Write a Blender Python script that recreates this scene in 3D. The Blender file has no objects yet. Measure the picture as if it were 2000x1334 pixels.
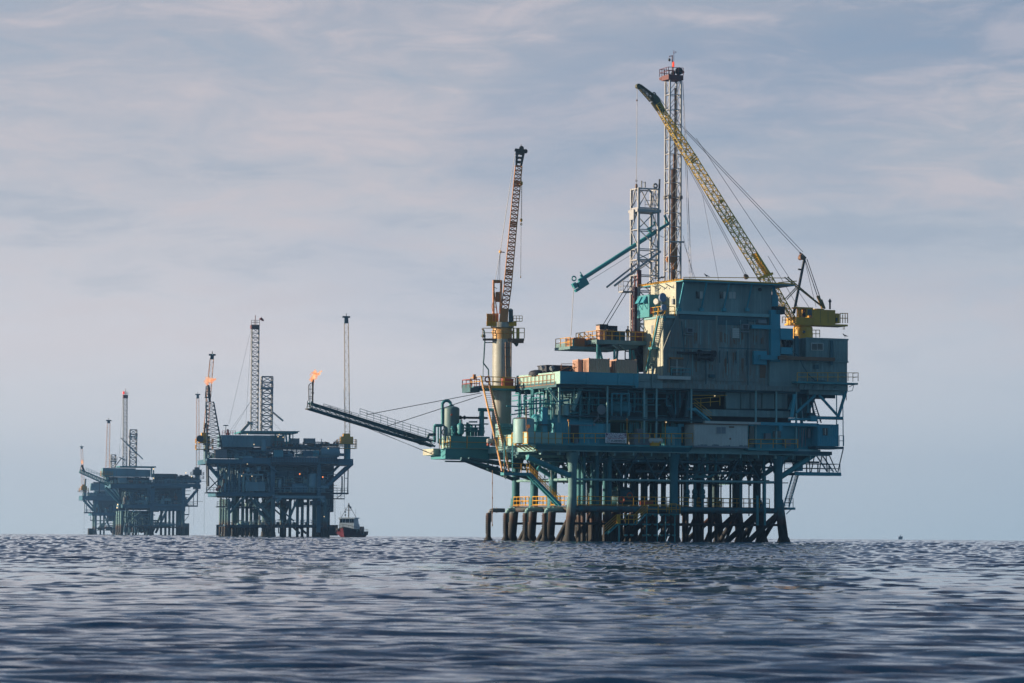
import bpy, math, random
import numpy as np
from mathutils import Vector, Matrix
random.seed(7)
R = math.radians
SC = bpy.context.scene
COL = SC.collection

# ------------------------------------------------------------------ camera
EYE, FPX = 0.6, 6200.0                     # eye height over the mean sea, focal length in photo pixels (2000 wide)
PITCH, ROLL = math.atan((1046 - 667) / FPX), 0.0065
fw = Vector((0, math.cos(PITCH), math.sin(PITCH)))
r0, u0 = Vector((1, 0, 0)), Vector((0, -math.sin(PITCH), math.cos(PITCH)))
rt = r0 * math.cos(ROLL) + u0 * math.sin(ROLL)
up = u0 * math.cos(ROLL) - r0 * math.sin(ROLL)
cam_d = bpy.data.cameras.new('camera')
cam = bpy.data.objects.new('camera', cam_d)
COL.objects.link(cam)
cam.matrix_world = Matrix(((rt.x, up.x, -fw.x, 0), (rt.y, up.y, -fw.y, 0), (rt.z, up.z, -fw.z, EYE), (0, 0, 0, 1)))
cam_d.sensor_width = 36
cam_d.lens = FPX / 2000 * 36
cam_d.clip_start, cam_d.clip_end = 0.5, 30000
cam_d.dof.use_dof = True
cam_d.dof.focus_distance = 420
cam_d.dof.aperture_fstop = 9.5
SC.camera = cam

# ------------------------------------------------------------------ light
SUN_EL, SUN_AZ = R(12), R(180)             # azimuth: direction to the sun, counted from +X towards +Y
sd = Vector((math.cos(SUN_EL) * math.cos(SUN_AZ), math.cos(SUN_EL) * math.sin(SUN_AZ), math.sin(SUN_EL)))
sun_d = bpy.data.lights.new('sun', 'SUN')
sun_d.energy, sun_d.angle, sun_d.color = 5.0, R(0.7), (1.0, 0.80, 0.56)
sun = bpy.data.objects.new('sun', sun_d)
COL.objects.link(sun)
sun.rotation_euler = sd.to_track_quat('Z', 'Y').to_euler()
SC.view_settings.view_transform = 'Standard'
SC.view_settings.look = 'None'
SC.view_settings.exposure = 0.8
SC.view_settings.gamma = 1.0

W = bpy.data.worlds.new('World')
SC.world = W
W.use_nodes = True
nt = W.node_tree
for n in list(nt.nodes):
    nt.nodes.remove(n)


def node(t, kind, **kw):
    n = t.nodes.new(kind)
    for k, v in kw.items():
        if k == 'inp':
            for i, x in v.items():
                n.inputs[i].default_value = x
        else:
            setattr(n, k, v)
    return n


def ramp(t, fac, stops, interp='LINEAR'):
    n = node(t, 'ShaderNodeValToRGB')
    n.color_ramp.interpolation = interp
    e = n.color_ramp.elements
    while len(e) < len(stops):
        e.new(0.5)
    for el, (p, c) in zip(e, stops):
        el.position = p
        el.color = (*c, 1) if len(c) == 3 else c
    t.links.new(fac, n.inputs[0])
    return n


def maths(t, op, a, b=None, c=None, clamp=False):
    n = node(t, 'ShaderNodeMath', operation=op, use_clamp=clamp)
    for i, x in enumerate((a, b, c)):
        if x is None:
            continue
        if isinstance(x, (int, float)):
            n.inputs[i].default_value = x
        else:
            t.links.new(x, n.inputs[i])
    return n.outputs[0]


def mixc(t, fac, a, b, mode='MIX'):
    n = node(t, 'ShaderNodeMix', data_type='RGBA', blend_type=mode)
    for i, x in ((0, fac), (6, a), (7, b)):
        if isinstance(x, (int, float)):
            n.inputs[i].default_value = x
        elif isinstance(x, tuple):
            n.inputs[i].default_value = (*x, 1)
        else:
            t.links.new(x, n.inputs[i])
    return n.outputs[2]


def noise(t, vec, scale, detail=4, rough=0.5, dist=0.0):
    n = node(t, 'ShaderNodeTexNoise')
    n.inputs['Scale'].default_value = scale
    n.inputs['Detail'].default_value = detail
    n.inputs['Roughness'].default_value = rough
    n.inputs['Distortion'].default_value = dist
    if vec is not None:
        t.links.new(vec, n.inputs['Vector'])
    return n.outputs[0]


def stretch(t, vec, s, loc=(0, 0, 0), rot=(0, 0, 0)):
    n = node(t, 'ShaderNodeMapping')
    n.inputs['Scale'].default_value = s
    n.inputs['Location'].default_value = loc
    n.inputs['Rotation'].default_value = rot
    t.links.new(vec, n.inputs['Vector'])
    return n.outputs[0]


def build_sky():
    t = nt
    out = node(t, 'ShaderNodeOutputWorld')
    sky = node(t, 'ShaderNodeTexSky', sky_type='NISHITA')
    sky.sun_disc = False
    sky.sun_elevation = SUN_EL
    sky.sun_rotation = math.pi / 2 - SUN_AZ
    sky.dust_density = 2.0
    b1 = node(t, 'ShaderNodeBackground')
    b1.inputs[1].default_value = 0.05
    t.links.new(sky.outputs[0], b1.inputs[0])
    tc = node(t, 'ShaderNodeTexCoord')
    d = tc.outputs['Generated']
    sep = node(t, 'ShaderNodeSeparateXYZ')
    t.links.new(d, sep.inputs[0])
    el = sep.outputs[2]
    # the thin overcast veil, by height over the horizon
    base = ramp(t, maths(t, 'MULTIPLY', el, 2.0), [
        (0.0, (0.66, 0.745, 0.82)), (0.05, (0.735, 0.77, 0.83)), (0.12, (0.745, 0.73, 0.785)),
        (0.22, (0.57, 0.575, 0.645)), (0.34, (0.43, 0.46, 0.55)), (0.44, (0.22, 0.31, 0.46)), (0.62, (0.06, 0.14, 0.28)), (1.0, (0.03, 0.08, 0.17))]).outputs[0]
    # the haze thins to the right of the view, cooler there; unseen sky behind darkened and tinted teal to tone shaded fronts
    side = maths(t, 'MULTIPLY_ADD', sep.outputs[0], 4.2, 0.25, clamp=True)
    base = mixc(t, side, base, mixc(t, 1.0, base, (0.80, 0.88, 0.93), 'MULTIPLY'))
    back = maths(t, 'MULTIPLY_ADD', sep.outputs[1], -1.6, 1.1, clamp=True)
    # cloud streaks: long and flat, broken into puffs
    wv = node(t, 'ShaderNodeTexNoise')
    wv.inputs['Scale'].default_value = 9.0
    wv.inputs['Detail'].default_value = 3
    t.links.new(stretch(t, d, (1, 1, 2.2)), wv.inputs['Vector'])
    va = node(t, 'ShaderNodeVectorMath', operation='MULTIPLY_ADD')
    t.links.new(wv.outputs[1], va.inputs[0])
    va.inputs[1].default_value = (0.035, 0.0, 0.016)
    t.links.new(d, va.inputs[2])
    dw = va.outputs[0]
    n1 = noise(t, stretch(t, dw, (8, 8, 44), (0.4, 0, 1.3), (0, R(5), 0)), 1.0, 6, 0.55, 0.3)
    n2 = noise(t, stretch(t, dw, (30, 26, 120), (2.0, 1, 0.4), (0, R(4), 0)), 1.0, 6, 0.62, 0.6)
    n3 = noise(t, stretch(t, dw, (5, 5, 17), (3.1, 0, 0.9)), 1.0, 4, 0.5, 0.2)
    hi = maths(t, 'MULTIPLY_ADD', el, 13.0, -0.45, clamp=True)
    cl = maths(t, 'ADD', maths(t, 'MULTIPLY', n1, 0.58), maths(t, 'MULTIPLY', n2, 0.42))
    warm = ramp(t, cl, [(0.46, (0, 0, 0)), (0.62, (1, 1, 1))], 'EASE').outputs[0]
    cool = ramp(t, cl, [(0.36, (1, 1, 1)), (0.50, (0, 0, 0))], 'EASE').outputs[0]
    wf = maths(t, 'MULTIPLY', maths(t, 'MULTIPLY', warm, hi), 0.62)
    cf = maths(t, 'MULTIPLY', maths(t, 'MULTIPLY', cool, hi), 0.46)
    base = mixc(t, cf, base, (0.34, 0.435, 0.56))
    base = mixc(t, wf, base, (0.70, 0.62, 0.65))
    pf = maths(t, 'MULTIPLY', ramp(t, n3, [(0.46, (0, 0, 0)), (0.64, (1, 1, 1))], 'EASE').outputs[0], maths(t, 'MULTIPLY_ADD', el, 6.0, 0.0, clamp=True))
    base = mixc(t, pf, base, mixc(t, 1.0, base, (0.76, 0.85, 0.94), 'MULTIPLY'))
    base = mixc(t, back, base, mixc(t, 1.0, base, (0.43, 0.77, 0.90), 'MULTIPLY'))
    b2 = node(t, 'ShaderNodeBackground')
    b2.inputs[1].default_value = 0.58
    t.links.new(base, b2.inputs[0])
    m = node(t, 'ShaderNodeMixShader')
    m.inputs[0].default_value = 0.88
    t.links.new(b1.outputs[0], m.inputs[1])
    t.links.new(b2.outputs[0], m.inputs[2])
    t.links.new(m.outputs[0], out.inputs[0])


build_sky()


# ------------------------------------------------------------------ materials
MATS = {}


def newmat(name):
    m = bpy.data.materials.new(name)
    m.use_nodes = True
    t = m.node_tree
    return m, t, t.nodes['Principled BSDF']


def paint(name, base, rust=0.25, var=0.25, rough=0.55, metal=0.0, scale=1.0, rustcol=(0.16, 0.062, 0.026), streak=True, panel=None):
    """weathered paint: patchy tone, vertical rust runs"""
    m, t, b = newmat(name)
    co = node(t, 'ShaderNodeTexCoord').outputs['Object']
    big = noise(t, stretch(t, co, (0.35 * scale,) * 3), 1.0, 5, 0.6)
    fine = noise(t, stretch(t, co, (2.2 * scale,) * 3), 1.0, 6, 0.65)
    dark = tuple(c * (1 - var) for c in base)
    lite = tuple(min(0.9, c * (1 + var * 0.7)) for c in base)
    c = mixc(t, maths(t, 'MULTIPLY_ADD', big, 2.2, -0.6, clamp=True), dark, lite)
    c = mixc(t, maths(t, 'MULTIPLY', fine, 0.35), c, tuple(x * 0.7 for x in base))
    if panel:
        sx = node(t, 'ShaderNodeSeparateXYZ')
        t.links.new(co, sx.inputs[0])
        cb = node(t, 'ShaderNodeCombineXYZ')
        for i, q in enumerate(panel):
            t.links.new(maths(t, 'FLOOR', maths(t, 'DIVIDE', sx.outputs[i], q)), cb.inputs[i])
        wn = node(t, 'ShaderNodeTexWhiteNoise', noise_dimensions='3D')
        t.links.new(cb.outputs[0], wn.inputs[0])
        c = mixc(t, maths(t, 'MULTIPLY', wn.outputs[0], 0.5), c, tuple(x * 0.55 for x in base))
        pale = noise(t, stretch(t, co, (1.7, 1.7, 0.12), (7, 3, 1)), 1.0, 5, 0.65, 0.2)
        c = mixc(t, ramp(t, pale, [(0.50, (0, 0, 0)), (0.68, (0.32, 0.32, 0.32))]).outputs[0], c, tuple(min(0.6, x * 1.7 + 0.04) for x in base))
    if rust > 0:
        run = noise(t, stretch(t, co, (2.6 * scale, 2.6 * scale, (0.22 if streak else 2.0) * scale)), 1.0, 6, 0.7, 0.3)
        lo = 0.70 - 0.28 * rust
        mask = ramp(t, run, [(lo, (0, 0, 0)), (lo + 0.16, (1, 1, 1))]).outputs[0]
        mask = maths(t, 'MULTIPLY', mask, maths(t, 'MULTIPLY_ADD', big, 2.4, -0.75, clamp=True))
        c = mixc(t, maths(t, 'MULTIPLY', mask, 0.85), c, rustcol)
    t.links.new(c, b.inputs['Base Color'])
    b.inputs['Roughness'].default_value = rough
    b.inputs['Metallic'].default_value = metal
    MATS[name] = m
    return m


def plain(name, base, rough=0.6, metal=0.0):
    return paint(name, base, 0.0, 0.15, rough, metal)


def splash(name, base):
    """jacket steel: paint above, rust in the splash zone, black marine growth at the water"""
    m, t, b = newmat(name)
    g = node(t, 'ShaderNodeNewGeometry').outputs['Position']
    co = node(t, 'ShaderNodeTexCoord').outputs['Object']
    sep = node(t, 'ShaderNodeSeparateXYZ')
    t.links.new(g, sep.inputs[0])
    n = noise(t, stretch(t, g, (1.6, 1.6, 0.5)), 1.0, 6, 0.7)
    n2 = noise(t, stretch(t, g, (0.7, 0.7, 0.7)), 1.0, 4, 0.6)
    h = maths(t, 'ADD', sep.outputs[2], maths(t, 'MULTIPLY_ADD', n, 4.0, -2.0))
    c = mixc(t, maths(t, 'MULTIPLY_ADD', n2, 1.8, -0.4, clamp=True), tuple(x * 0.72 for x in base), base)
    rustc = mixc(t, n, (0.014, 0.009, 0.008), (0.19, 0.056, 0.021))
    c = mixc(t, maths(t, 'MULTIPLY_ADD', h, -0.55, 2.5, clamp=True), c, rustc)
    c = mixc(t, maths(t, 'MULTIPLY_ADD', h, -0.6, 2.2, clamp=True), c, (0.007, 0.007, 0.008))
    t.links.new(c, b.inputs['Base Color'])
    b.inputs['Roughness'].default_value = 0.75
    MATS[name] = m
    return m


TEAL = paint('teal_paint', (0.028, 0.235, 0.275), 0.18, 0.3)
TEALB = paint('blue_teal_paint', (0.035, 0.275, 0.355), 0.12, 0.25)
PALE = paint('pale_teal_paint', (0.20, 0.38, 0.40), 0.3, 0.25)
HOUSE = paint('stained_grey_green_paint', (0.175, 0.235, 0.24), 0.95, 0.4, 0.6, panel=(2.4, 9.0, 3.3))
LITMINT = paint('sunlit_mint_paint', (0.30, 0.48, 0.44), 0.3, 0.2)  # teal bulwark as the sun shows it: sunlight put into the colour
LITCREAM = paint('sunlit_cream_paint', (0.42, 0.42, 0.34), 0.5, 0.25, 0.6)  # left end faces: warm sunlight put into the colour
HOUSEU = paint('grey_green_paint', (0.185, 0.275, 0.285), 0.45, 0.25, 0.6, panel=(3.1, 9.0, 4.0))
BLUE = paint('blue_paint', (0.025, 0.27, 0.37), 0.08, 0.2)
WHITE = paint('dirty_white_paint', (0.50, 0.50, 0.48), 0.45, 0.2)
TAN = paint('tan_paint', (0.50, 0.29, 0.21), 0.4, 0.25)
YEL = paint('yellow_paint', (0.62, 0.32, 0.012), 0.3, 0.3)
CRYEL = paint('pale_yellow_crane_paint', (0.56, 0.38, 0.07), 0.35, 0.3)
CRTAN = paint('tan_crane_paint', (0.52, 0.20, 0.06), 0.45, 0.3)
GALV = plain('galvanised_steel', (0.33, 0.33, 0.35), 0.5)
RED = paint('faded_red_paint', (0.38, 0.07, 0.035), 0.3, 0.25)
CROWN = paint('dark_red_paint', (0.14, 0.035, 0.035), 0.3, 0.2)
ORANGE = paint('rust_orange_paint', (0.33, 0.13, 0.035), 0.5, 0.3)
RUST = paint('rusty_steel', (0.17, 0.085, 0.045), 0.7, 0.3)
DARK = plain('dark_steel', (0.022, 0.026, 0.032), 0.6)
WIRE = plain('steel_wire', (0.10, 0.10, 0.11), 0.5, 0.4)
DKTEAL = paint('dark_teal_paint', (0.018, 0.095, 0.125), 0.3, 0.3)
NAVY = plain('navy_tarpaulin', (0.018, 0.022, 0.04), 0.7)
DISH = plain('blue_grey_paint', (0.17, 0.23, 0.36), 0.5)
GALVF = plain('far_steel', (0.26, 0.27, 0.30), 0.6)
GREYT = paint('grey_teal_paint', (0.10, 0.20, 0.22), 0.25, 0.25)
GREY = plain('grey_paint', (0.20, 0.22, 0.25), 0.6)
LEGM = splash('jacket_teal_splash_zone', (0.026, 0.165, 0.205))
LEGP = splash('jacket_pale_splash_zone', (0.12, 0.25, 0.27))
LEGD = splash('jacket_dark_splash_zone', (0.012, 0.055, 0.072))  # darker jacket copy; on inner members it carries the shade under the deck
FAR = paint('distant_teal_paint', (0.022, 0.125, 0.20), 0.25, 0.4, scale=0.6)  # distant paints run bluer: part of the haze is put into the colour
FARD = paint('distant_dark_paint', (0.006, 0.032, 0.058), 0.3, 0.35, scale=0.6)  # inner walls: shade between the decks put into the colour
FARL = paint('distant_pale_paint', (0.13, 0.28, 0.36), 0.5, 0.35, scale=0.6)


def glassmat():
    m, t, b = newmat('window_glass')
    b.inputs['Base Color'].default_value = (0.012, 0.016, 0.022, 1)
    b.inputs['Roughness'].default_value = 0.08
    MATS['glass'] = m
    return m


GLASS = glassmat()


def emit(name, col, s):
    m, t, b = newmat(name)
    b.inputs['Base Color'].default_value = (*col, 1)
    b.inputs['Emission Color'].default_value = (*col, 1)
    b.inputs['Emission Strength'].default_value = s
    return m


LAMP = emit('lit_lamp', (1.0, 0.72, 0.38), 0.7)
LAMPO = emit('orange_lamp', (1.0, 0.25, 0.06), 1.2)
BEACON = emit('red_beacon', (1.0, 0.05, 0.02), 0.35)


def flamemat():
    m, t, b = newmat('flame')
    t.nodes.remove(b)
    out = t.nodes['Material Output']
    g = node(t, 'ShaderNodeNewGeometry').outputs['Position']
    n = noise(t, stretch(t, g, (1.5, 1.5, 1.5)), 1.0, 6, 0.7, 1.2)
    n2 = noise(t, stretch(t, g, (3.2, 3.2, 3.2), (5, 2, 1)), 1.0, 5, 0.7, 1.0)
    c = ramp(t, n, [(0.34, (0.60, 0.13, 0.04)), (0.5, (0.66, 0.26, 0.11)), (0.62, (0.80, 0.52, 0.28))]).outputs[0]
    e = node(t, 'ShaderNodeEmission')
    e.inputs[1].default_value = 1.0
    t.links.new(c, e.inputs[0])
    tr = node(t, 'ShaderNodeBsdfTransparent')
    mx = node(t, 'ShaderNodeMixShader')
    lw = node(t, 'ShaderNodeLayerWeight')
    lw.inputs[0].default_value = 0.5
    a = ramp(t, n2, [(0.38, (0.03, 0.03, 0.03)), (0.56, (0.55, 0.55, 0.55))]).outputs[0]
    a = maths(t, 'MULTIPLY', a, maths(t, 'MULTIPLY_ADD', lw.outputs[1], -1.5, 1.35, clamp=True))
    t.links.new(a, mx.inputs[0])
    t.links.new(tr.outputs[0], mx.inputs[1])
    t.links.new(e.outputs[0], mx.inputs[2])
    t.links.new(mx.outputs[0], out.inputs[0])
    return m


FLAME = flamemat()


# ------------------------------------------------------------------ mesh builder
class MB:
    def __init__(s):
        s.v, s.f = [], []

    def quad(s, *p):
        i = len(s.v)
        s.v += [tuple(x) for x in p]
        s.f.append(tuple(range(i, i + len(p))))
        return s

    def hexa(s, p):
        """8 corners: bottom ring 0-3, top ring 4-7"""
        i = len(s.v)
        s.v += [tuple(x) for x in p]
        for q in ((3, 2, 1, 0), (4, 5, 6, 7), (0, 1, 5, 4), (1, 2, 6, 5), (2, 3, 7, 6), (3, 0, 4, 7)):
            s.f.append(tuple(i + k for k in q))
        return s

    def box(s, u0, u1, v0, v1, z0, z1):
        u0, u1 = min(u0, u1), max(u0, u1)
        v0, v1 = min(v0, v1), max(v0, v1)
        z0, z1 = min(z0, z1), max(z0, z1)
        return s.hexa([(u0, v0, z0), (u1, v0, z0), (u1, v1, z0), (u0, v1, z0),
                       (u0, v0, z1), (u1, v0, z1), (u1, v1, z1), (u0, v1, z1)])

    def tube(s, p, q, r, n=8, r2=None, cap=True):
        p, q = Vector(p), Vector(q)
        d = q - p
        if d.length < 1e-5:
            return s
        d.normalize()
        a = d.cross(Vector((0, 0, 1)) if abs(d.z) < 0.9 else Vector((1, 0, 0))).normalized()
        b = d.cross(a)
        r2 = r if r2 is None else r2
        i = len(s.v)
        for c, rr in ((p, r), (q, r2)):
            for k in range(n):
                w = 2 * math.pi * (k + 0.5) / n
                s.v.append(tuple(c + (a * math.cos(w) + b * math.sin(w)) * rr))
        for k in range(n):
            m = (k + 1) % n
            s.f.append((i + k, i + n + k, i + n + m, i + m))
        if cap:
            s.f.append(tuple(i + k for k in range(n)))
            s.f.append(tuple(i + n + k for k in reversed(range(n))))
        return s

    def path(s, pts, r, n=8):
        for a, b in zip(pts, pts[1:]):
            s.tube(a, b, r, n)
        return s

    def beam(s, p, q, w, h=None):
        """square bar between two points"""
        return s.tube(p, q, w * 0.7071, 4)

    def lathe(s, base, prof, n=24, axis=(0, 0, 1), start=0.0):
        """prof: (radius, height) along the axis from base"""
        d = Vector(axis).normalized()
        a = d.cross(Vector((0, 0, 1)) if abs(d.z) < 0.9 else Vector((1, 0, 0))).normalized()
        b = d.cross(a)
        base = Vector(base)
        i = len(s.v)
        for rr, hh in prof:
            for k in range(n):
                w = 2 * math.pi * k / n
                s.v.append(tuple(base + d * hh + (a * math.cos(w) + b * math.sin(w)) * max(rr, 1e-3)))
        for j in range(len(prof) - 1):
            for k in range(n):
                m = (k + 1) % n
                s.f.append((i + j * n + k, i + (j + 1) * n + k, i + (j + 1) * n + m, i + j * n + m))
        s.f.append(tuple(i + k for k in range(n)))
        e = i + (len(prof) - 1) * n
        s.f.append(tuple(e + k for k in reversed(range(n))))
        return s

    def tank(s, p, q, r, bulge=0.4, n=24):
        """dished-end vessel from p to q"""
        p, q = Vector(p), Vector(q)
        L = (q - p).length
        prof = [(r * math.cos(w), L0) for w, L0 in []]
        k = 6
        prof = [(r * math.sin(math.pi / 2 * j / k), bulge * r * (1 - math.cos(math.pi / 2 * j / k))) for j in range(k + 1)]
        prof += [(r * math.cos(math.pi / 2 * j / k), L - bulge * r + bulge * r * math.sin(math.pi / 2 * j / k)) for j in range(k + 1)]
        return s.lathe(p, prof, n, q - p)

    def ring(s, c, rad, r, axis=(0, 1, 0), n=20, m=6):
        d = Vector(axis).normalized()
        a = d.cross(Vector((0, 0, 1)) if abs(d.z) < 0.9 else Vector((1, 0, 0))).normalized()
        b = d.cross(a)
        c = Vector(c)
        i = len(s.v)
        for k in range(n):
            w = 2 * math.pi * k / n
            o = a * math.cos(w) + b * math.sin(w)
            for j in range(m):
                x = 2 * math.pi * j / m
                s.v.append(tuple(c + o * (rad + r * math.cos(x)) + d * (r * math.sin(x))))
        for k in range(n):
            for j in range(m):
                k2, j2 = (k + 1) % n, (j + 1) % m
                s.f.append((i + k * m + j, i + k2 * m + j, i + k2 * m + j2, i + k * m + j2))
        return s

    def rail(s, pts, h=1.1, sp=1.6, r=0.035, bars=(1.0, 0.5)):
        for a, b in zip(pts, pts[1:]):
            a, b = Vector(a), Vector(b)
            L = (b - a).length
            n = max(1, round(L / sp))
            for k in range(n + 1):
                p = a.lerp(b, k / n)
                s.tube(p, p + Vector((0, 0, h)), r * 1.15, 5)
            for f in bars:
                o = Vector((0, 0, h * f))
                s.tube(a + o, b + o, r, 5)
        return s

    def lattice(s, p, q, e1, e2, n, r, rd=None, e1b=None, e2b=None, faces=(0, 1, 2, 3), x=False, ends=True):
        """four-chord lattice from p to q; e1, e2 half-width vectors at p (e1b, e2b at q)"""
        p, q, e1, e2 = Vector(p), Vector(q), Vector(e1), Vector(e2)
        e1b = Vector(e1b) if e1b is not None else e1
        e2b = Vector(e2b) if e2b is not None else e2
        rd = rd or r * 0.6
        sg = [(-1, -1), (1, -1), (1, 1), (-1, 1)]

        def pt(k, c):
            t = k / n
            return p.lerp(q, t) + e1.lerp(e1b, t) * sg[c][0] + e2.lerp(e2b, t) * sg[c][1]
        for c in range(4):
            s.tube(pt(0, c), pt(n, c), r, 6)
        for k in range(n + 1):
            for c in faces:
                d = (c + 1) % 4
                if ends or 0 < k < n:
                    s.tube(pt(k, c), pt(k, d), rd, 5)
                if k < n:
                    if x:
                        s.tube(pt(k, c), pt(k + 1, d), rd, 5)
                        s.tube(pt(k, d), pt(k + 1, c), rd, 5)
                    elif k % 2 == 0:
                        s.tube(pt(k, c), pt(k + 1, d), rd, 5)
                    else:
                        s.tube(pt(k, d), pt(k + 1, c), rd, 5)
        return s

    def corr(s, a, b, z0, z1, out, pitch=0.28, depth=0.05):
        """corrugated sheet wall from a to b (u, v), ribs pushed along out (u, v)"""
        a, b, out = Vector((*a, 0)), Vector((*b, 0)), Vector((*out, 0)).normalized() * depth
        n = max(2, round((b - a).length / pitch))
        pts = []
        for k in range(n):
            for f, o in ((0.0, 0), (0.18, 1), (0.5, 1), (0.68, 0)):
                pts.append(a.lerp(b, (k + f) / n) + out * o)
        pts.append(b)
        i = len(s.v)
        for q in pts:
            s.v.append((q.x, q.y, z0))
            s.v.append((q.x, q.y, z1))
        for k in range(len(pts) - 1):
            j = i + 2 * k
            s.f.append((j, j + 2, j + 3, j + 1))
        return s

    def stair(s, top, bot, wid, tread=True, n=None, r=0.09, dep=0.24):
        """stringers and treads; top/bot: one stringer's ends, wid: vector to the other"""
        top, bot, wid = Vector(top), Vector(bot), Vector(wid)
        for o in (Vector(), wid):
            a, b = top + o, bot + o
            s.tube(a, b, r, 4)
        if tread:
            n = n or max(3, round(abs(top.z - bot.z) / 0.24))
            run = bot - top
            run.z = 0
            run = (run.normalized() if run.length > 0.01 else Vector((0, 1, 0))) * dep * 0.5
            for k in range(1, n):
                c = top.lerp(bot, k / n)
                a, b = c + wid * 0.06, c + wid * 0.94
                h = Vector((0, 0, 0.04))
                s.hexa([a - run, b - run, b + run, a + run, a - run + h, b - run + h, b + run + h, a + run + h])
        return s

    def islands(s):
        """the loose pieces, each a builder of its own"""
        up_ = list(range(len(s.v)))

        def find(a):
            while up_[a] != a:
                up_[a] = up_[up_[a]]
                a = up_[a]
            return a
        for f in s.f:
            r_ = find(f[0])
            for k in f[1:]:
                up_[find(k)] = r_
        grp = {}
        for f in s.f:
            grp.setdefault(find(f[0]), []).append(f)
        out = []
        for fs in grp.values():
            m, mp = MB(), {}
            for f in fs:
                for k in f:
                    if k not in mp:
                        mp[k] = len(m.v)
                        m.v.append(s.v[k])
                m.f.append(tuple(mp[k] for k in f))
            out.append(m)
        return out

    def make(s, name, mat, origin=(0, 0, 0), smooth=False):
        me = bpy.data.meshes.new(name)
        o = Vector(origin)
        me.from_pydata([(x - o.x, y - o.y, z - o.z) for x, y, z in s.v], [], s.f)
        if mat:
            me.materials.append(mat)
        me.validate()
        if smooth:
            for p in me.polygons:
                p.use_smooth = True
            try:
                me.set_sharp_from_angle(angle=R(38))
            except Exception:
                pass
        ob = bpy.data.objects.new(name, me)
        COL.objects.link(ob)
        return ob


# ------------------------------------------------------------------ sites: a platform's own frame (u along its front, v away from us, z up)
class Site:
    def __init__(s, px, dist, ang):
        d = fw * FPX + rt * (px - 1000) - up * (1049 - 667)
        t = dist / d.y
        s.o = Vector((d.x * t, dist, 0))
        s.a = ang
        s.z = -(s.o.length ** 2) / (2 * 6.371e6)
        s.o.z = s.z
        s.cu, s.cv = Vector((math.cos(ang), math.sin(ang), 0)), Vector((-math.sin(ang), math.cos(ang), 0))

    def ray(s, px, py):
        d = fw * FPX + rt * (px - 1000) - up * (py - 667)
        c = Vector((0, 0, EYE)) - s.o
        return (Vector((c.dot(s.cu), c.dot(s.cv), c.z)), Vector((d.dot(s.cu), d.dot(s.cv), d.z)))

    def f(s, px, py, v):
        c, d = s.ray(px, py)
        return c + d * ((v - c.y) / d.y)

    def s_(s, px, py, u):
        c, d = s.ray(px, py)
        return c + d * ((u - c.x) / d.x)

    def g(s, px, py, z):
        c, d = s.ray(px, py)
        return c + d * ((z - c.z) / d.z)

    def fbox(s, mb, x0, y0, x1, y1, v0, v1):
        a, b, c = s.f(x0, y0, v0), s.f(x1, (y0 + y1) / 2, v0), s.f(x0, y1, v0)
        mb.box(a.x, b.x, v0, v1, c.z, a.z)
        return a.x, b.x, c.z, a.z

    def world(s, p):
        return s.o + s.cu * p[0] + s.cv * p[1] + Vector((0, 0, p[2]))


EACH = set('''horizontal_tube upper_brace truss_brace splash_brace knee_brace diagonal_brace deck_post deck_column drill_floor_leg deck_strut
jacket_brace roof_strut window_pane window_screen air_conditioner_grille wall_opening junction_box fan_motor deck_lamp lifebuoy_case
wheelhouse_window pane saddle stay_wire stay_cable guy_wire raking_pipe standpipe pipe door corner_post girder splash_zone_wall leg
hook_block door_bar cab_window gantry_strut boom_stop bay_truss square_duct module_wall panel_door vent_hood crown_sheave'''.split())


class Thing:
    def __init__(s, S, name, label, cat, origin=(0, 0, 0), group=None):
        s.S, s.og = S, Vector(origin)
        s.e = bpy.data.objects.new(name, None)
        COL.objects.link(s.e)
        s.e.empty_display_size = 0.5
        s.e.location = S.world(origin)
        s.e.rotation_euler = (0, 0, S.a)
        s.e['label'], s.e['category'] = label, cat
        if group:
            s.e['group'] = group

    def part(s, name, mb, mat, parent=None, smooth=False, label=None):
        if name in EACH:
            out = None
            pcs = mb.islands()
            if 1 < len(pcs) <= 60:
                for q in pcs:
                    ob = q.make(name, mat, s.og, smooth)
                    ob.parent = parent or s.e
                    out = out or ob
                return out
        ob = mb.make(name, mat, s.og, smooth)
        ob.parent = parent or s.e
        if label:
            ob['label'] = label
        return ob


def solo(S, name, label, cat, mb, mat, origin, group=None, smooth=False):
    ob = mb.make(name, mat, origin, smooth)
    ob.location = S.world(origin)
    ob.rotation_euler = (0, 0, S.a)
    ob['label'], ob['category'] = label, cat
    if group:
        ob['group'] = group
    return ob


V = Vector
# ------------------------------------------------------------------ sea
SEA_SLOPE = 2.05


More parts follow.
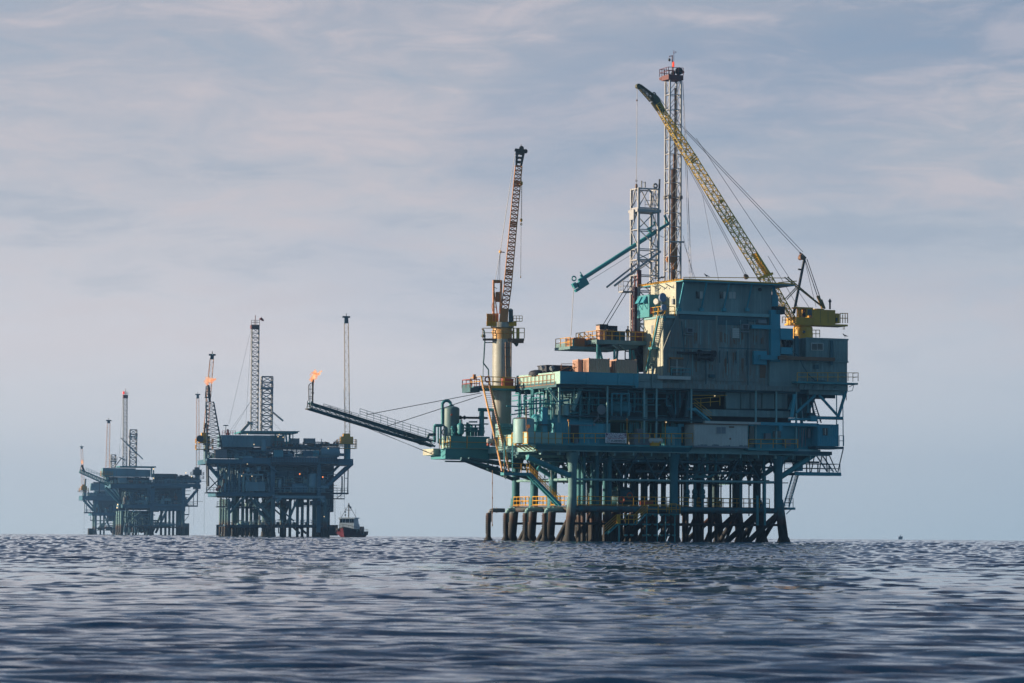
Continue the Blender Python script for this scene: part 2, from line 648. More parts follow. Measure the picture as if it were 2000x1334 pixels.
def build_sea():
    f = FPX * 0.512
    rows = []
    y = 215.0
    while y > 0.46:
        rows.append(EYE * f / y)
        y -= 0.36 if y > 60 else (0.5 if y > 30 else (0.62 if y > 5 else (0.3 if y > 2 else 0.05)))
    near = list(np.geomspace(2.0, rows[0] * 0.99, 60))
    d = np.array(near + rows)
    th = np.concatenate([np.linspace(-42, -9.6, 150, endpoint=False), np.linspace(-9.6, 9.6, 1200, endpoint=False),
                         np.linspace(9.6, 42, 151)]) * math.pi / 180
    D, T = np.meshgrid(d, th, indexing='ij')
    X, Y = D * np.sin(T), D * np.cos(T)
    Z = -D ** 2 / (2 * 6.371e6)
    rng = np.random.default_rng(5)
    H, GX, GY = np.zeros_like(Z), np.zeros_like(Z), np.zeros_like(Z)
    N = 96
    colstep = D * (math.radians(19.2) / 1200)
    for l in np.geomspace(0.09, 1.9, N):
        a0 = rng.normal(math.radians(86), math.radians(27))
        k = 2 * math.pi / l
        slope = 0.0175 * SEA_SLOPE * (1.0 if l < 0.42 else (0.42 / l) ** 0.8) * min(1.0, (l / 0.2) ** 0.8)
        ph = rng.uniform(0, 2 * math.pi)
        fade = np.clip(1.7 - colstep / (l * 0.3), 0, 1)
        kx, ky = k * math.cos(a0), k * math.sin(a0)
        arg = kx * X * 0.62 + ky * Y + ph
        c, s_ = np.cos(arg) * slope * fade, np.sin(arg) * (slope / k) * fade
        H += s_
        GX += c * math.cos(a0)
        GY += c * math.sin(a0)
    # gusts: calmer and rougher patches, drawn out across the wind
    gust = 1.0 + 0.30 * np.sin(X * 0.05 + 1.3 * np.sin(Y * 0.013)) * np.sin(Y * 0.031 + 0.6 * np.sin(X * 0.03)) + 0.22 * np.sin(Y * 0.19 + 0.7 * np.sin(X * 0.21))
    gust = gust * np.interp(D, [12, 26, 70, 160], [0.85, 1.0, 1.1, 1.25])
    H, GX, GY = H * gust * np.interp(D, [14, 26, 70, 160], [0.85, 0.78, 0.36, 0.18]), GX * gust, GY * gust
    # peaked crests, flat troughs
    sh = 1 + 5.0 * np.clip(H, -0.05, 0.1)
    GX, GY = GX * sh, GY * sh
    H = H + 2.5 * np.clip(H, -0.05, 0.1) ** 2
    Z = Z + H - 0.01
    # facets that lean away from a low eye are hidden behind crests: what is seen leans towards it
    rx, ry = X / D, Y / D
    p = GX * rx + GY * ry
    gz = EYE / D
    far = np.clip((D - 25) / 60, 0, 1)
    lean = np.where(p < -0.6 * gz, np.abs(p) * 0.45, p)
    dp = (lean - p) * far
    GX, GY = GX + dp * rx, GY + dp * ry
    nrm = np.stack([-GX, -GY, np.ones_like(GX)], -1)
    nrm /= np.linalg.norm(nrm, axis=-1, keepdims=True)
    nr, nc = D.shape
    co = np.stack([X, Y, Z], -1).reshape(-1, 3).astype(np.float32)
    idx = np.arange(nr * nc).reshape(nr, nc)
    q = np.stack([idx[:-1, :-1], idx[:-1, 1:], idx[1:, 1:], idx[1:, :-1]], -1).reshape(-1, 4).astype(np.int32)
    me = bpy.data.meshes.new('sea')
    me.vertices.add(len(co))
    me.vertices.foreach_set('co', co.ravel())
    me.loops.add(q.size)
    me.loops.foreach_set('vertex_index', q.ravel())
    me.polygons.add(len(q))
    me.polygons.foreach_set('loop_start', np.arange(0, q.size, 4, dtype=np.int32))
    me.polygons.foreach_set('use_smooth', np.ones(len(q), dtype=bool))
    me.update(calc_edges=True)
    me.normals_split_custom_set_from_vertices(nrm.reshape(-1, 3).astype(np.float32))
    m, t, b = newmat('sea_water')
    b.inputs['Base Color'].default_value = (0.006, 0.031, 0.078, 1)
    b.inputs['Roughness'].default_value = 0.06
    b.inputs['IOR'].default_value = 1.333
    g = node(t, 'ShaderNodeNewGeometry').outputs['Position']
    w1 = noise(t, stretch(t, g, (1.0, 0.75, 1.0)), 7.0, 3, 0.55, 0.3)
    bp = node(t, 'ShaderNodeBump')
    bp.inputs['Strength'].default_value = 0.25
    bp.inputs['Distance'].default_value = 0.02
    t.links.new(w1, bp.inputs['Height'])
    t.links.new(bp.outputs[0], b.inputs['Normal'])
    me.materials.append(m)
    ob = bpy.data.objects.new('sea', me)
    COL.objects.link(ob)
    ob['kind'] = 'structure'
    ob['label'] = 'dark blue rippled sea stretching to the horizon'


build_sea()

# ------------------------------------------------------------------ near platform
P1 = Site(1094, 385, R(24.2))
F = P1.f


def SU(x, y, u):
    return P1.s_(x, y, u)


def fb(mb, x0, y0, x1, y1, v0, v1):
    return P1.fbox(mb, x0, y0, x1, y1, v0, v1)


T1 = Thing(P1, 'oil_platform', 'large near teal oil platform with tall stained living quarters and rusty legs', 'oil platform', F(1316, 1056, 2) * 1.0, 'offshore oil platforms')
ZL = F(1094, 866, 0).z                     # lower deck
ZU = F(1094, 731, 0.3).z                   # upper deck
UL = F(1046, 872, 1.0).x                   # left edge of lower deck
UR = F(1600, 874, 1.0).x
UU = F(1094, 740, 0.3).x                   # left edge of upper deck
ZW = F(1118, 988, 2).z                     # jacket walkway


def jacket():
    vs = [2.0, 7.6, 13.2, 18.8]
    cols = [F(1118, 950, 2).x, F(1316, 950, 2).x, F(1520, 950, 2).x]
    for ci, u in enumerate(cols):
        bat = (-0.055, 0.0, 0.085)[ci]
        for vi, v in enumerate(vs):
            bv = (-0.03, 0, 0, 0.05)[vi]
            m = MB()
            zt = ZL - 1.0
            m.tube((u, v, ZW - 0.4), (u, v, zt), 0.50 if vi else 0.53, 16)
            m.tube((u, v, zt - 1.6), (u, v, zt), 0.53, 16, 0.85)
            o = ZW + 1.0
            m.tube((u + bat * 1.0, v, o), (u + bat * (o + 3) * 1.6, v + bv * (o + 3), -3), 0.56, 16, 0.64)
            m.lathe((u + bat * (o) * 1.6, v + bv * o, 0), [(0.66, 0.6), (0.84, 0.1), (1.0, -0.6)], 16)
            T1.part('leg', m, LEGP if (ci == 0 and vi == 0) else (LEGM if vi < 1 or ci == 0 else LEGD), smooth=True)  # rear legs in the darker copy: underdeck shade put into the colour
    # big horizontal tubes at the walkway and bracing
    m = MB()
    for v in vs:
        m.tube((cols[0], v, ZW - 0.36), (cols[2], v, ZW - 0.36), 0.36, 12)
    T1.part('horizontal_tube', m, LEGM, smooth=True)
    m = MB()
    for u in cols:
        m.tube((u, vs[0], ZW - 0.36), (u, vs[-1], ZW - 0.36), 0.33, 12)
    T1.part('horizontal_tube', m, LEGD, smooth=True)
    m = MB()
    zb = F(1118, 936, 2).z
    for v in vs:
        m.tube((cols[0], v, zb), (cols[2], v, zb), 0.14, 8)
    for u in cols:
        m.tube((u, vs[0], zb), (u, vs[-1], zb), 0.17, 8)
    T1.part('upper_brace', m, PALE, smooth=True)
    m = MB()
    for vi, v in enumerate(vs):
        for a, b in ((0, 1), (1, 2)):
            for k in range(3):
                ua = cols[a] + (cols[b] - cols[a]) * k / 3
                ub = cols[a] + (cols[b] - cols[a]) * (k + 1) / 3
                um = (ua + ub) / 2
                m.tube((ua + 0.3, v, ZL - 0.9), (um, v, zb), 0.10, 6)
                m.tube((um, v, zb), (ub - 0.3, v, ZL - 0.9), 0.10, 6)
    for u in cols:
        for k in range(3):
            va, vb = vs[k], vs[k + 1]
            m.tube((u, va, zb), (u, (va + vb) / 2, ZL - 0.9), 0.11, 6)
            m.tube((u, (va + vb) / 2, ZL - 0.9), (u, vb, zb), 0.11, 6)
    T1.part('truss_brace', m, DKTEAL)  # dark teal puts the shade under the deck into the colour
    m = MB()
    for u, s in ((cols[1], 0), (cols[2], 0)):
        for vi, v in enumerate(vs):
            w = 4.2
            m.tube((u - w * 1.6, v, -2.0), (u, v, ZW - 0.7), 0.36, 10)
    for u in cols:
        for k in range(3):
            m.tube((u, vs[k], ZW - 0.7), (u, vs[k + 1], -1.0), 0.30, 10)
    zl = F(1450, 1025, 2).z
    for v in vs:
        m.tube((cols[0] - 0.4, v, zl), (cols[2] + 0.4, v, zl), 0.16, 8)
    T1.part('splash_brace', m, LEGD, smooth=True)
    # diagonal knee braces from deck corners
    m = MB()
    m.tube(F(1030, 893, 1.5), (cols[0], 2, F(1116, 931, 2).z), 0.36, 12)
    m.tube(F(1050, 913, 8) , (cols[0], 7.6, zb + 0.3), 0.30, 12)
    a = F(1590, 888, 2)
    m.tube((cols[2], 2, F(1524, 935, 2).z), a, 0.34, 12)
    m.tube((cols[2], 7.6, F(1524, 935, 2).z), (a.x, 7.6, a.z), 0.30, 12)
    m.tube((cols[2], 13.2, F(1524, 935, 2).z), (a.x, 13.2, a.z), 0.30, 12)
    m.tube((cols[2], 2, F(1524, 905, 2).z), F(1548, 882, 2), 0.26, 10)
    T1.part('knee_brace', m, TEAL, smooth=True)
    # well conductors (thick teal pairs in front, dark cluster inside)
    for x0, x1 in ((1131.5, 1139.5), (1157, 1165), (1182, 1190)):
        for x, v in ((x0, 4.2), (x1, 3.4)):
            m = MB()
            u = F(x, 950, v).x
            m.tube((u, v, -2.5), (u, v, ZL - 0.6), 0.31, 14)
            T1.part('riser_pipe', m, LEGM, smooth=True)
    rr = random.Random(3)
    for k in range(26):
        x = 1150 + 255 * (k % 13) / 12.0 + rr.uniform(-4, 4)
        v = (9.6, 15.5)[k // 13] + rr.uniform(-0.8, 0.8)
        x -= 6.56 * (v - 4) * 0.55
        u = F(x, 950, v).x
        m = MB().tube((u, v, -2.5), (u, v, ZL - 0.5), rr.choice((0.25, 0.3, 0.34)), 10)
        T1.part('conductor_pipe', m, LEGD, smooth=True)
    for x, v in ((1208, 5), (1222, 6), (1262, 5.5), (1277, 6.5), (1342, 3.2), (1357, 4.2), (1372, 3.4), (1388, 4.8), (1399, 6), (1447, 4), (1492, 3)):
        u = F(x, 950, v).x
        m = MB().tube((u, v, -2.5), (u, v, ZL - 0.5), 0.2, 10)
        if x in (1342, 1357, 1372):
            zz = F(x, 975, v).z
            m.lathe((u, v, zz), [(0.2, 0), (0.36, 0.15), (0.36, 0.5), (0.25, 0.6), (0.36, 0.75), (0.34, 1.1), (0.2, 1.3)], 12)
        T1.part('conductor_pipe', m, LEGM if v < 4.5 else LEGD, smooth=True)
    m = MB()
    for k in range(64):
        x = 1140 + rr.random() * 350
        v = 3 + rr.random() * 14
        x -= (v - 3) * 3.4
        p = F(x, 884 + rr.random() * 30, v)
        q = F(x + rr.uniform(-46, 46), 925 + rr.random() * 26, v)
        m.tube(p, q, rr.choice((0.07, 0.1, 0.14)), 6)
    for k in range(40):
        x = 1140 + rr.random() * 350
        v = 4 + rr.random() * 12
        p = F(x, 890 + rr.random() * 60, v)
        m.tube(p, (p.x + rr.uniform(2, 7), v, p.z), rr.choice((0.06, 0.09)), 6)
    for k in range(30):
        x = 1150 + rr.random() * 340
        v = 3.5 + rr.random() * 12
        u = F(x - (v - 3) * 3.4, 950, v).x
        z1 = rr.choice((ZW + 0.1, ZL - 0.5))
        m.tube((u, v, -2 if z1 < ZL - 1 else ZW - 1), (u, v, z1), rr.choice((0.08, 0.13, 0.18)), 7)
    for k in range(9):
        u = cols[0] + 2 + k * 2.9
        for v in (5.5, 11):
            m.tube((u, v, -1.5), (u + 2.4, v, ZW - 0.6), 0.17, 7)
    T1.part('inner_bracing', m, LEGD, smooth=True)
    # J shaped pipes hanging from the deck (right of the middle leg)
    m = MB()
    for x, r_ in ((1365, 0.16), (1381, 0.2), (1398, 0.17)):
        p = [F(x, 884, 3), F(x, 918, 3), F(x - 3, 926, 3.1), F(x - 12, 931, 3.4), F(x - 30, 932, 3.6)]
        m.path(p, r_, 8)
    m.path([F(1479, 968, 1.2), F(1479.5, 1026, 1.0)], 0.17, 8)
    m.path([F(1494, 930, 1.2), F(1494, 1026, 1.0)], 0.15, 8)
    T1.part('pipework', m, TEAL, smooth=True)
    # caissons with elbow pipes at the left end
    for x, y0, x2, off in ((954, 993, 985, 22.0), (988, 992, 1004, 16.0), (1026, 991, 1062, 10.2), (1064, 991, 1107, 4.2)):
        v = off
        c = F(x, 1010, v)
        m = MB()
        m.lathe((c.x, c.y, 0), [(0.74, -0.6), (0.56, 0.08), (0.36, 0.40), (0.32, 0.6), (0.31, F(x, 1002, v).z)], 14)
        for k in range(9):
            m.box(c.x - 0.40, c.x - 0.30, v - 0.08, v + 0.08, 0.9 + k * 0.26, 1.02 + k * 0.26)
        cs = T1.part('caisson', m, LEGD, smooth=True)
        m = MB()
        zt = F(x, y0 + 3.5, v).z
        a = F(x + 2.5, y0, v)
        e = F(x2, y0 + 3.5, v)
        m.path([(a.x, v, F(x, 1004, v).z - 1.0), (a.x, v, zt - 0.4), (a.x + 0.12, v, zt - 0.12), (a.x + 0.4, v, zt), (e.x, v, zt)], 0.27, 12)
        m.lathe((a.x + 0.9, v, zt), [(0.33, 0), (0.33, 0.12)], 12, (1, 0, 0))
        T1.part('elbow_pipe', m, GREY if off > 20 else PALE, cs, True)
    # thin spray line hanging at the far left
    m = MB().path([F(962, 898, 18), F(961.5, 1028, 18)], 0.05, 5)
    for y in (945, 974, 1003, 1027):
        m.lathe(F(961.7, y, 18), [(0.09, 0), (0.09, 0.2)], 8)
    T1.part('hanging_line', m, RUST)


def walkways():
    # jacket walkway: left side and front
    uc = F(1118, 950, 2).x
    m = MB()
    m.box(uc - 0.6, uc + 0.6, 2.6, 19.5, ZW + 0.02, ZW + 0.1)
    m.box(uc + 0.6, F(1345, 985, 3.2).x, 2.5, 4.4, ZW + 0.02, ZW + 0.1)
    ur = F(1520, 985, 2).x
    m.box(F(1345, 985, 3.2).x, ur + 1.6, 7.0, 8.4, ZW + 0.02, ZW + 0.1)
    T1.part('walkway', m, RUST)
    m = MB()
    ue = uc - 0.55
    for y0, y1 in ((3.2, 7.0), (8.2, 12.4), (13.6, 18.2)):
        m.rail([(ue, y0, ZW + 0.1), (ue, y1, ZW + 0.1)], 1.1, 1.0, 0.05, (1.0, 0.55, 0.08))
    m.rail([(uc + 0.55, 3, ZW + 0.1), (uc + 0.55, 18.4, ZW + 0.1)], 1.1, 1.3, 0.04)
    m.rail([F(1128, 987, 2.5), F(1345, 989, 2.5)], 1.1, 1.5, 0.045, (1.0, 0.55, 0.08))
    m.rail([F(1352, 989, 5), F(1410, 990, 5)], 1.1, 0.7, 0.045, (1.0, 0.5, 0.08))
    m.rail([(F(1345, 985, 7).x, 7.0, ZW + 0.1), (ur + 1.5, 7.0, ZW + 0.1)], 1.1, 1.4, 0.045)
    m.rail([(F(1345, 985, 8.4).x, 8.4, ZW + 0.1), (ur + 1.5, 8.4, ZW + 0.1)], 1.1, 1.0, 0.045)
    m.rail([F(1302, 1000, 1.3), F(1321, 1000, 1.3)], 1.05, 0.7, 0.04)
    T1.part('walkway_railing', m, YEL)
    # landing stairs at the front
    st, tr = MB(), MB()
    st.stair(F(1258, 1003, 1.3), F(1238, 1023, 1.3), V((0, -0.8, 0)), r=0.1)
    st.stair(F(1203, 1023, 1.3), F(1181, 1043, 1.3), V((0, -0.8, 0)), r=0.1)
    a, b = F(1205, 1023, 1.3), F(1238, 1023, 1.3)
    st.box(a.x, b.x, 0.45, 1.35, a.z - 0.1, a.z)
    st.box(a.x - 0.1, a.x + 0.08, 0.6, 0.78, -1.5, a.z - 0.1)
    c, d = F(1258, 1003, 1.3), F(1322, 1003, 1.3)
    st.box(c.x, d.x, 0.45, 1.35, c.z - 0.1, c.z)
    for x in (1263, 1284, 1300, 1318):
        p = F(x, 1003, 0.9)
        st.tube((p.x, 0.9, -1.5), (p.x, 0.9, p.z - 0.1), 0.09, 6)
    for x in (1222, 1234, 1258, 1268, 1280, 1292, 1305, 1316):
        for y in (1007, 1025, 1046):
            p = F(x, y, 1.2)
            st.lathe(p, [(0.12, -0.1), (0.26, 0.0), (0.26, 0.14)], 8)
    T1.part('boat_landing', st, TEAL)
    tr.rail([a, b], 1.1, 1.1, 0.045)
    tr.rail([V((a.x, 0.45, a.z)), V((b.x, 0.45, a.z))], 1.1, 1.1, 0.045)
    for o in (V((0, 0, 0)), V((0, -0.8, 0))):
        for h in (1.05, 0.72, 0.4):
            tr.tube(F(1258, 1003, 1.3) + o + V((0, 0, h)), F(1238, 1023, 1.3) + o + V((0, 0, h)), 0.04, 5)
            tr.tube(F(1203, 1023, 1.3) + o + V((0, 0, h)), F(1181, 1043, 1.3) + o + V((0, 0, h)), 0.04, 5)
    for x, y in ((1205, 1023), (1207, 1023), (1210, 1023)):
        tr.box(F(x, y, 0.4).x - 0.06, F(x, y, 0.4).x + 0.06, 0.3, 0.4, a.z, a.z + 1.15)
    tr.rail([V((c.x, 0.45, c.z)), V((d.x, 0.45, c.z))], 1.1, 1.3, 0.045)
    T1.part('landing_railing', tr, YEL)
    # teal stair from the deck down to the walkway on the left
    st, tr = MB(), MB()
    vs_ = 1.0
    tp, bt = F(1034.6, 925, vs_), F(1095, 987, vs_)
    st.stair(tp, bt, V((0, 0.9, 0)), r=0.22, n=18)
    l0 = F(984, 922, vs_)
    st.box(l0.x, tp.x + 0.1, vs_ - 0.05, vs_ + 1.0, tp.z - 0.25, tp.z + 0.1)
    for x in (985, 1001):
        p = F(x, 922, vs_)
        st.beam((p.x, vs_, p.z), (p.x, vs_, ZL), 0.12)
    T1.part('access_stair', st, TEAL)
    for o in (V((0, 0, 0.0)), V((0, 0.9, 0))):
        for h in (1.1, 0.8, 0.5):
            tr.tube(tp + o + V((0, 0, h)), bt + o + V((0, 0, h)), 0.035, 5)
        for k in range(7):
            p = tp.lerp(bt, k / 6) + o
            tr.tube(p, p + V((0, 0, 1.1)), 0.04, 5)
    tr.rail([V((l0.x, vs_, tp.z + 0.1)), V((tp.x, vs_, tp.z + 0.1))], 1.1, 1.0, 0.04)
    T1.part('stair_railing', tr, YEL)
    # right hand stair and hanging platform
    st = MB()
    p0, p1 = F(1548, 923, 3), F(1636, 924, 3)
    st.box(p0.x, p1.x, 2.4, 5.2, p0.z - 0.32, p0.z)
    st.box(p0.x - 0.1, p1.x + 0.1, 2.25, 2.4, p0.z - 0.36, p0.z + 0.08)
    T1.part('hanging_platform', st, TEALB)
    st = MB()
    st.stair(F(1559, 928, 3.2), F(1541, 990, 3.2), V((0.8, 0, 0)) * -1, r=0.1, n=22)
    q0 = F(1533, 991, 3.2)
    q1 = F(1549, 991, 3.2)
    st.box(q0.x, q1.x, 2.6, 4.2, q0.z - 0.3, q0.z)
    st.tube(F(1536, 1004, 3.2), F(1546, 994, 3.2), 0.06, 5)
    st.stair(F(1606, 889, 3.2), F(1628, 922, 3.2), V((-0.9, 0, 0)), r=0.09, n=12)
    T1.part('side_stair', st, TEALB)
    tr = MB()
    z = p0.z
    tr.rail([V((p0.x, 2.4, z)), V((p1.x, 2.4, z)), V((p1.x, 5.1, z)), V((p0.x, 5.1, z))], 1.15, 1.8, 0.04)
    tr.rail([q0, q1], 1.15, 0.6, 0.04)
    for h in (1.1, 0.6):
        tr.tube(F(1559, 928, 3.2) + V((0, 0, h)), F(1541, 990, 3.2) + V((0, 0, h)), 0.04, 5)
    T1.part('platform_railing', tr, DKTEAL)
    m = MB()
    for x0, y0, x1, y1 in ((1584, 923, 1592, 885), (1600, 923, 1606, 885), (1580, 885, 1582, 922), (1647, 876, 1636, 924), (1613, 885, 1616, 922), (1618, 885, 1634, 922), (1557, 885, 1552, 921), (1541, 885, 1548, 905)):
        m.tube(F(x0, y0, 2.8), F(x1, y1, 2.8), 0.08, 6)
    m.tube(F(1535, 902, 4), F(1600, 903, 4), 0.12, 6)
    T1.part('hanger_bars', m, DKTEAL)
    m = MB()
    a, b = F(1556, 904, 2.5), F(1569, 920, 2.5)
    m.box(a.x, b.x, 2.6, 3.6, b.z, a.z)
    T1.part('control_cabinet', m, BLUE)


def lower_deck():
    m = MB()
    V0 = 1.0
    zg = F(1094, 884, V0).z
    zt = ZL - 0.12
    m.box(UL, UR + 0.2, V0, 20.2, zt - 0.3, zt)
    # front girder, left girder and inner girders
    m.box(UL + 0.05, F(1620, 880, V0).x, V0 + 0.05, V0 + 0.35, F(1094, 881, V0).z, zt - 0.3)
    m.box(UL, UL + 0.3, V0 + 0.36, 20.1, F(1094, 882, V0).z, zt - 0.3)
    for v in (4.6, 7.6, 10.4, 13.2, 16, 18.8):
        m.box(UL + 0.4, UR, v - 0.15, v + 0.15, zg - 0.5, zt - 0.3)
    for k in range(16):
        u = UL + 1.0 + (UR - UL - 2) * k / 15
        m.box(u - 0.1, u + 0.1, V0 + 0.4, 20.0, zg - 0.25, zt - 0.31)
    T1.part('lower_deck', m, PALE)
    m = MB()
    # hanging pipes and cable trays under the deck
    rr = random.Random(11)
    for k in range(20):
        v = 2.2 + rr.random() * 15
        z = zg - 0.5 - rr.random() * 1.6
        a = UL + 1 + rr.random() * 14
        m.tube((a, v, z), (a + 6 + rr.random() * 16, v, z), 0.06 + rr.random() * 0.14, 6)
    for k in range(50):
        u = UL + 2 + rr.random() * (UR - UL - 4)
        v = 3 + rr.random() * 14
        z = zg - 0.4
        m.tube((u, v, z), (u + rr.uniform(-1.2, 1.2), v, z - 0.6 - rr.random() * 2.6), 0.05 + rr.random() * 0.08, 5)
    T1.part('underdeck_pipework', m, DKTEAL)
    # box girder under the left end
    m = MB()
    a, b = F(1010, 883, 2.6), F(1122, 890, 2.6)
    m.box(a.x, b.x, 2.2, 3.0, b.z, a.z)
    for x in (1122, 1128, 1136, 1142):
        p = F(x, 886, 2.2)
        m.box(p.x, p.x + 0.2, 1.9, 3.0, p.z - 0.35, p.z + 0.3)
    T1.part('box_girder', m, DKTEAL)
    # deck edge and sloping apron plates
    m = MB()
    a, b = F(1031, 864.5, 0), F(1353, 864.5, 0)
    e = a.z
    m.box(a.x, b.x, 0.0, 1.2, e - 0.22, e)
    T1.part('deck_edge', m, TEAL)
    m = MB()
    s0, s1 = F(1048, 867, 0.1), F(1352, 867, 0.1)
    zb = F(1048, 877.5, 0.95).z
    n = 9
    for k in range(n):
        ua = s0.x + (s1.x - s0.x) * k / n + 0.03
        ub = s0.x + (s1.x - s0.x) * (k + 1) / n - 0.03
        m.hexa([(ua, 0.92, zb), (ub, 0.92, zb), (ub, 0.98, zb), (ua, 0.98, zb),
                (ua, 0.1, e - 0.23), (ub, 0.1, e - 0.23), (ub, 0.16, e - 0.23), (ua, 0.16, e - 0.23)])
        m.beam((ua, 0.9, zb), (ua, 0.05, e - 0.2), 0.07)
    T1.part('apron', m, TEALB)
    # bulwark at the left corner
    m = MB()
    ul = F(1031, 850, 0).x
    zr, z0 = F(1031, 843.7, 0).z, F(1031, 866.5, 0).z
    b = F(1098, 850, 0)
    m.box(ul, b.x, 0.0, 0.06, z0, zr)
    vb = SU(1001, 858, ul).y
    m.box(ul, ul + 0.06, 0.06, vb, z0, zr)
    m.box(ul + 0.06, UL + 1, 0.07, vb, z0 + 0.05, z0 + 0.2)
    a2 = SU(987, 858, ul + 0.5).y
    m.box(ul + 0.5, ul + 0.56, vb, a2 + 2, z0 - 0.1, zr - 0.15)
    T1.part('bulwark', m, LITMINT)
    m = MB()
    for k in range(5):
        v = 0.1 + (vb - 0.1) * k / 4
        m.beam((ul - 0.05, v, z0), (ul - 0.05, v, zr), 0.07)
    for z in (z0 + 0.05, (z0 + zr) / 2 + 0.1, zr):
        m.beam((ul - 0.05, 0, z), (ul - 0.05, vb, z), 0.06)
    for k in range(5):
        v = vb + (a2 - vb + 2) * k / 4
        m.beam((ul + 0.44, v, z0 - 0.1), (ul + 0.44, v, zr - 0.15), 0.07)
    m.beam((ul + 0.44, vb, zr - 0.5), (ul + 0.44, a2 + 2, zr - 0.5), 0.06)
    for k in range(6):
        u = ul + (b.x - ul) * k / 5
        m.beam((u, -0.05, z0), (u, -0.05, zr), 0.06)
    m.beam((ul, -0.05, (z0 + zr) / 2), (b.x, -0.05, (z0 + zr) / 2), 0.05)
    for k in range(4):
        v = 0.4 + k * 1.2
        m.beam((ul + 0.05, v, z0), (UL, v + 0.1, z0 - 0.75), 0.1)
    T1.part('bulwark_frame', m, YEL)
    m = MB()
    m.rail([F(1098, 864.4, 0.05), F(1353, 864.4, 0.05)], F(1098, 848, 0.05).z - e, 1.55, 0.045)
    m.rail([F(1462, 875, -0.2), F(1558, 875, -0.2)], F(1462, 858, -0.2).z - F(1462, 875, -0.2).z, 1.6, 0.045)
    T1.part('deck_railing', m, YEL)
    # right hand lower walkway
    m = MB()
    a, b = F(1461, 875, -0.2), F(1559, 875, -0.2)
    m.box(a.x, b.x, -0.2, 2.2, F(1461, 879.5, -0.2).z, a.z)
    T1.part('walkway_edge', m, TEAL)
    m = MB()
    a, b = F(1594, 871.5, 0.2), F(1648, 871.5, 0.2)
    m.box(a.x, b.x, 0.2, 4.0, F(1594, 876, 0.2).z, a.z)
    a, b = F(1500, 877, 1.3), F(1622, 889, 1.3)
    m.box(a.x, b.x, 0.9, 1.6, b.z, F(1500, 879.9, 1.3).z)
    T1.part('girder', m, DKTEAL)
    m = MB()
    m.tube(F(1646, 770, 0.3), F(1647, 872, 0.3), 0.07, 6)
    m.tube(F(1634, 770, 0.6), F(1634, 830, 0.6), 0.08, 6)
    m.rail([F(1639, 871, 0.4), F(1648, 871, 0.4)], 1.3, 0.6, 0.04)
    T1.part('corner_post', m, TEAL)
    # wall behind the right hand walkway with its cabinets
    m = MB()
    a, b = F(1462, 825, 2.2), F(1598, 879, 2.2)
    m.box(a.x, b.x, 2.2, 2.4, b.z, a.z)
    for x in (1476, 1516, 1554):
        p = F(x, 832, 2.1)
        m.box(p.x - 0.1, p.x + 0.1, 2.0, 2.2, b.z, a.z)
    w = T1.part('equipment_wall', m, TEALB)
    m = MB()
    for x0, y0, x1, y1 in ((1510, 842, 1515, 855), (1518, 842, 1525, 855), (1463, 832, 1473, 873)):
        fb(m, x0, y0, x1, y1, 2.12, 2.3)
    T1.part('wall_opening', m, GLASS, w)
    m = MB()
    fb(m, 1495, 846, 1506, 859, 1.7, 2.2)
    fb(m, 1532, 859, 1545, 871, 1.7, 2.2)
    T1.part('junction_box', m, GREY, w)
    m = MB()
    m.tank(F(1580, 856, 1.6), F(1580, 836, 1.6), 0.22, 0.6, 12)
    for x in (1560, 1566, 1573, 1590):
        m.tube(F(x, 872, 1.8), F(x + random.uniform(-1, 2), 834, 1.8), 0.07, 6)
    m.beam(F(1566, 873, 1), F(1570, 836, 1), 0.12)
    T1.part('gas_pipework', m, GREY)
    m = MB()
    fb(m, 1561, 836, 1596, 872, 4.0, 4.3)
    T1.part('inner_wall', m, DKTEAL)
    # long square duct above
    m = MB()
    a, b = F(1377, 822, 0.6), F(1597, 822, 0.6)
    m.box(a.x, F(1486, 822, 0.6).x - 0.02, 0.6, 1.2, F(1377, 826.6, 0.6).z, a.z)
    T1.part('square_duct', m, WHITE)
    m = MB()
    m.box(F(1486, 822, 0.6).x, b.x, 0.58, 1.22, F(1377, 828, 0.6).z, a.z + 0.02)
    p, q = F(1522, 829, 0.5), F(1528.5, 841, 0.5)
    m.box(p.x, q.x, 0.5, 1.1, q.z, p.z)
    p, q = F(1583, 812, 0.9), F(1597, 823, 0.9)
    m.box(p.x, q.x, 0.9, 1.8, q.z, p.z)
    T1.part('square_duct', m, BLUE)


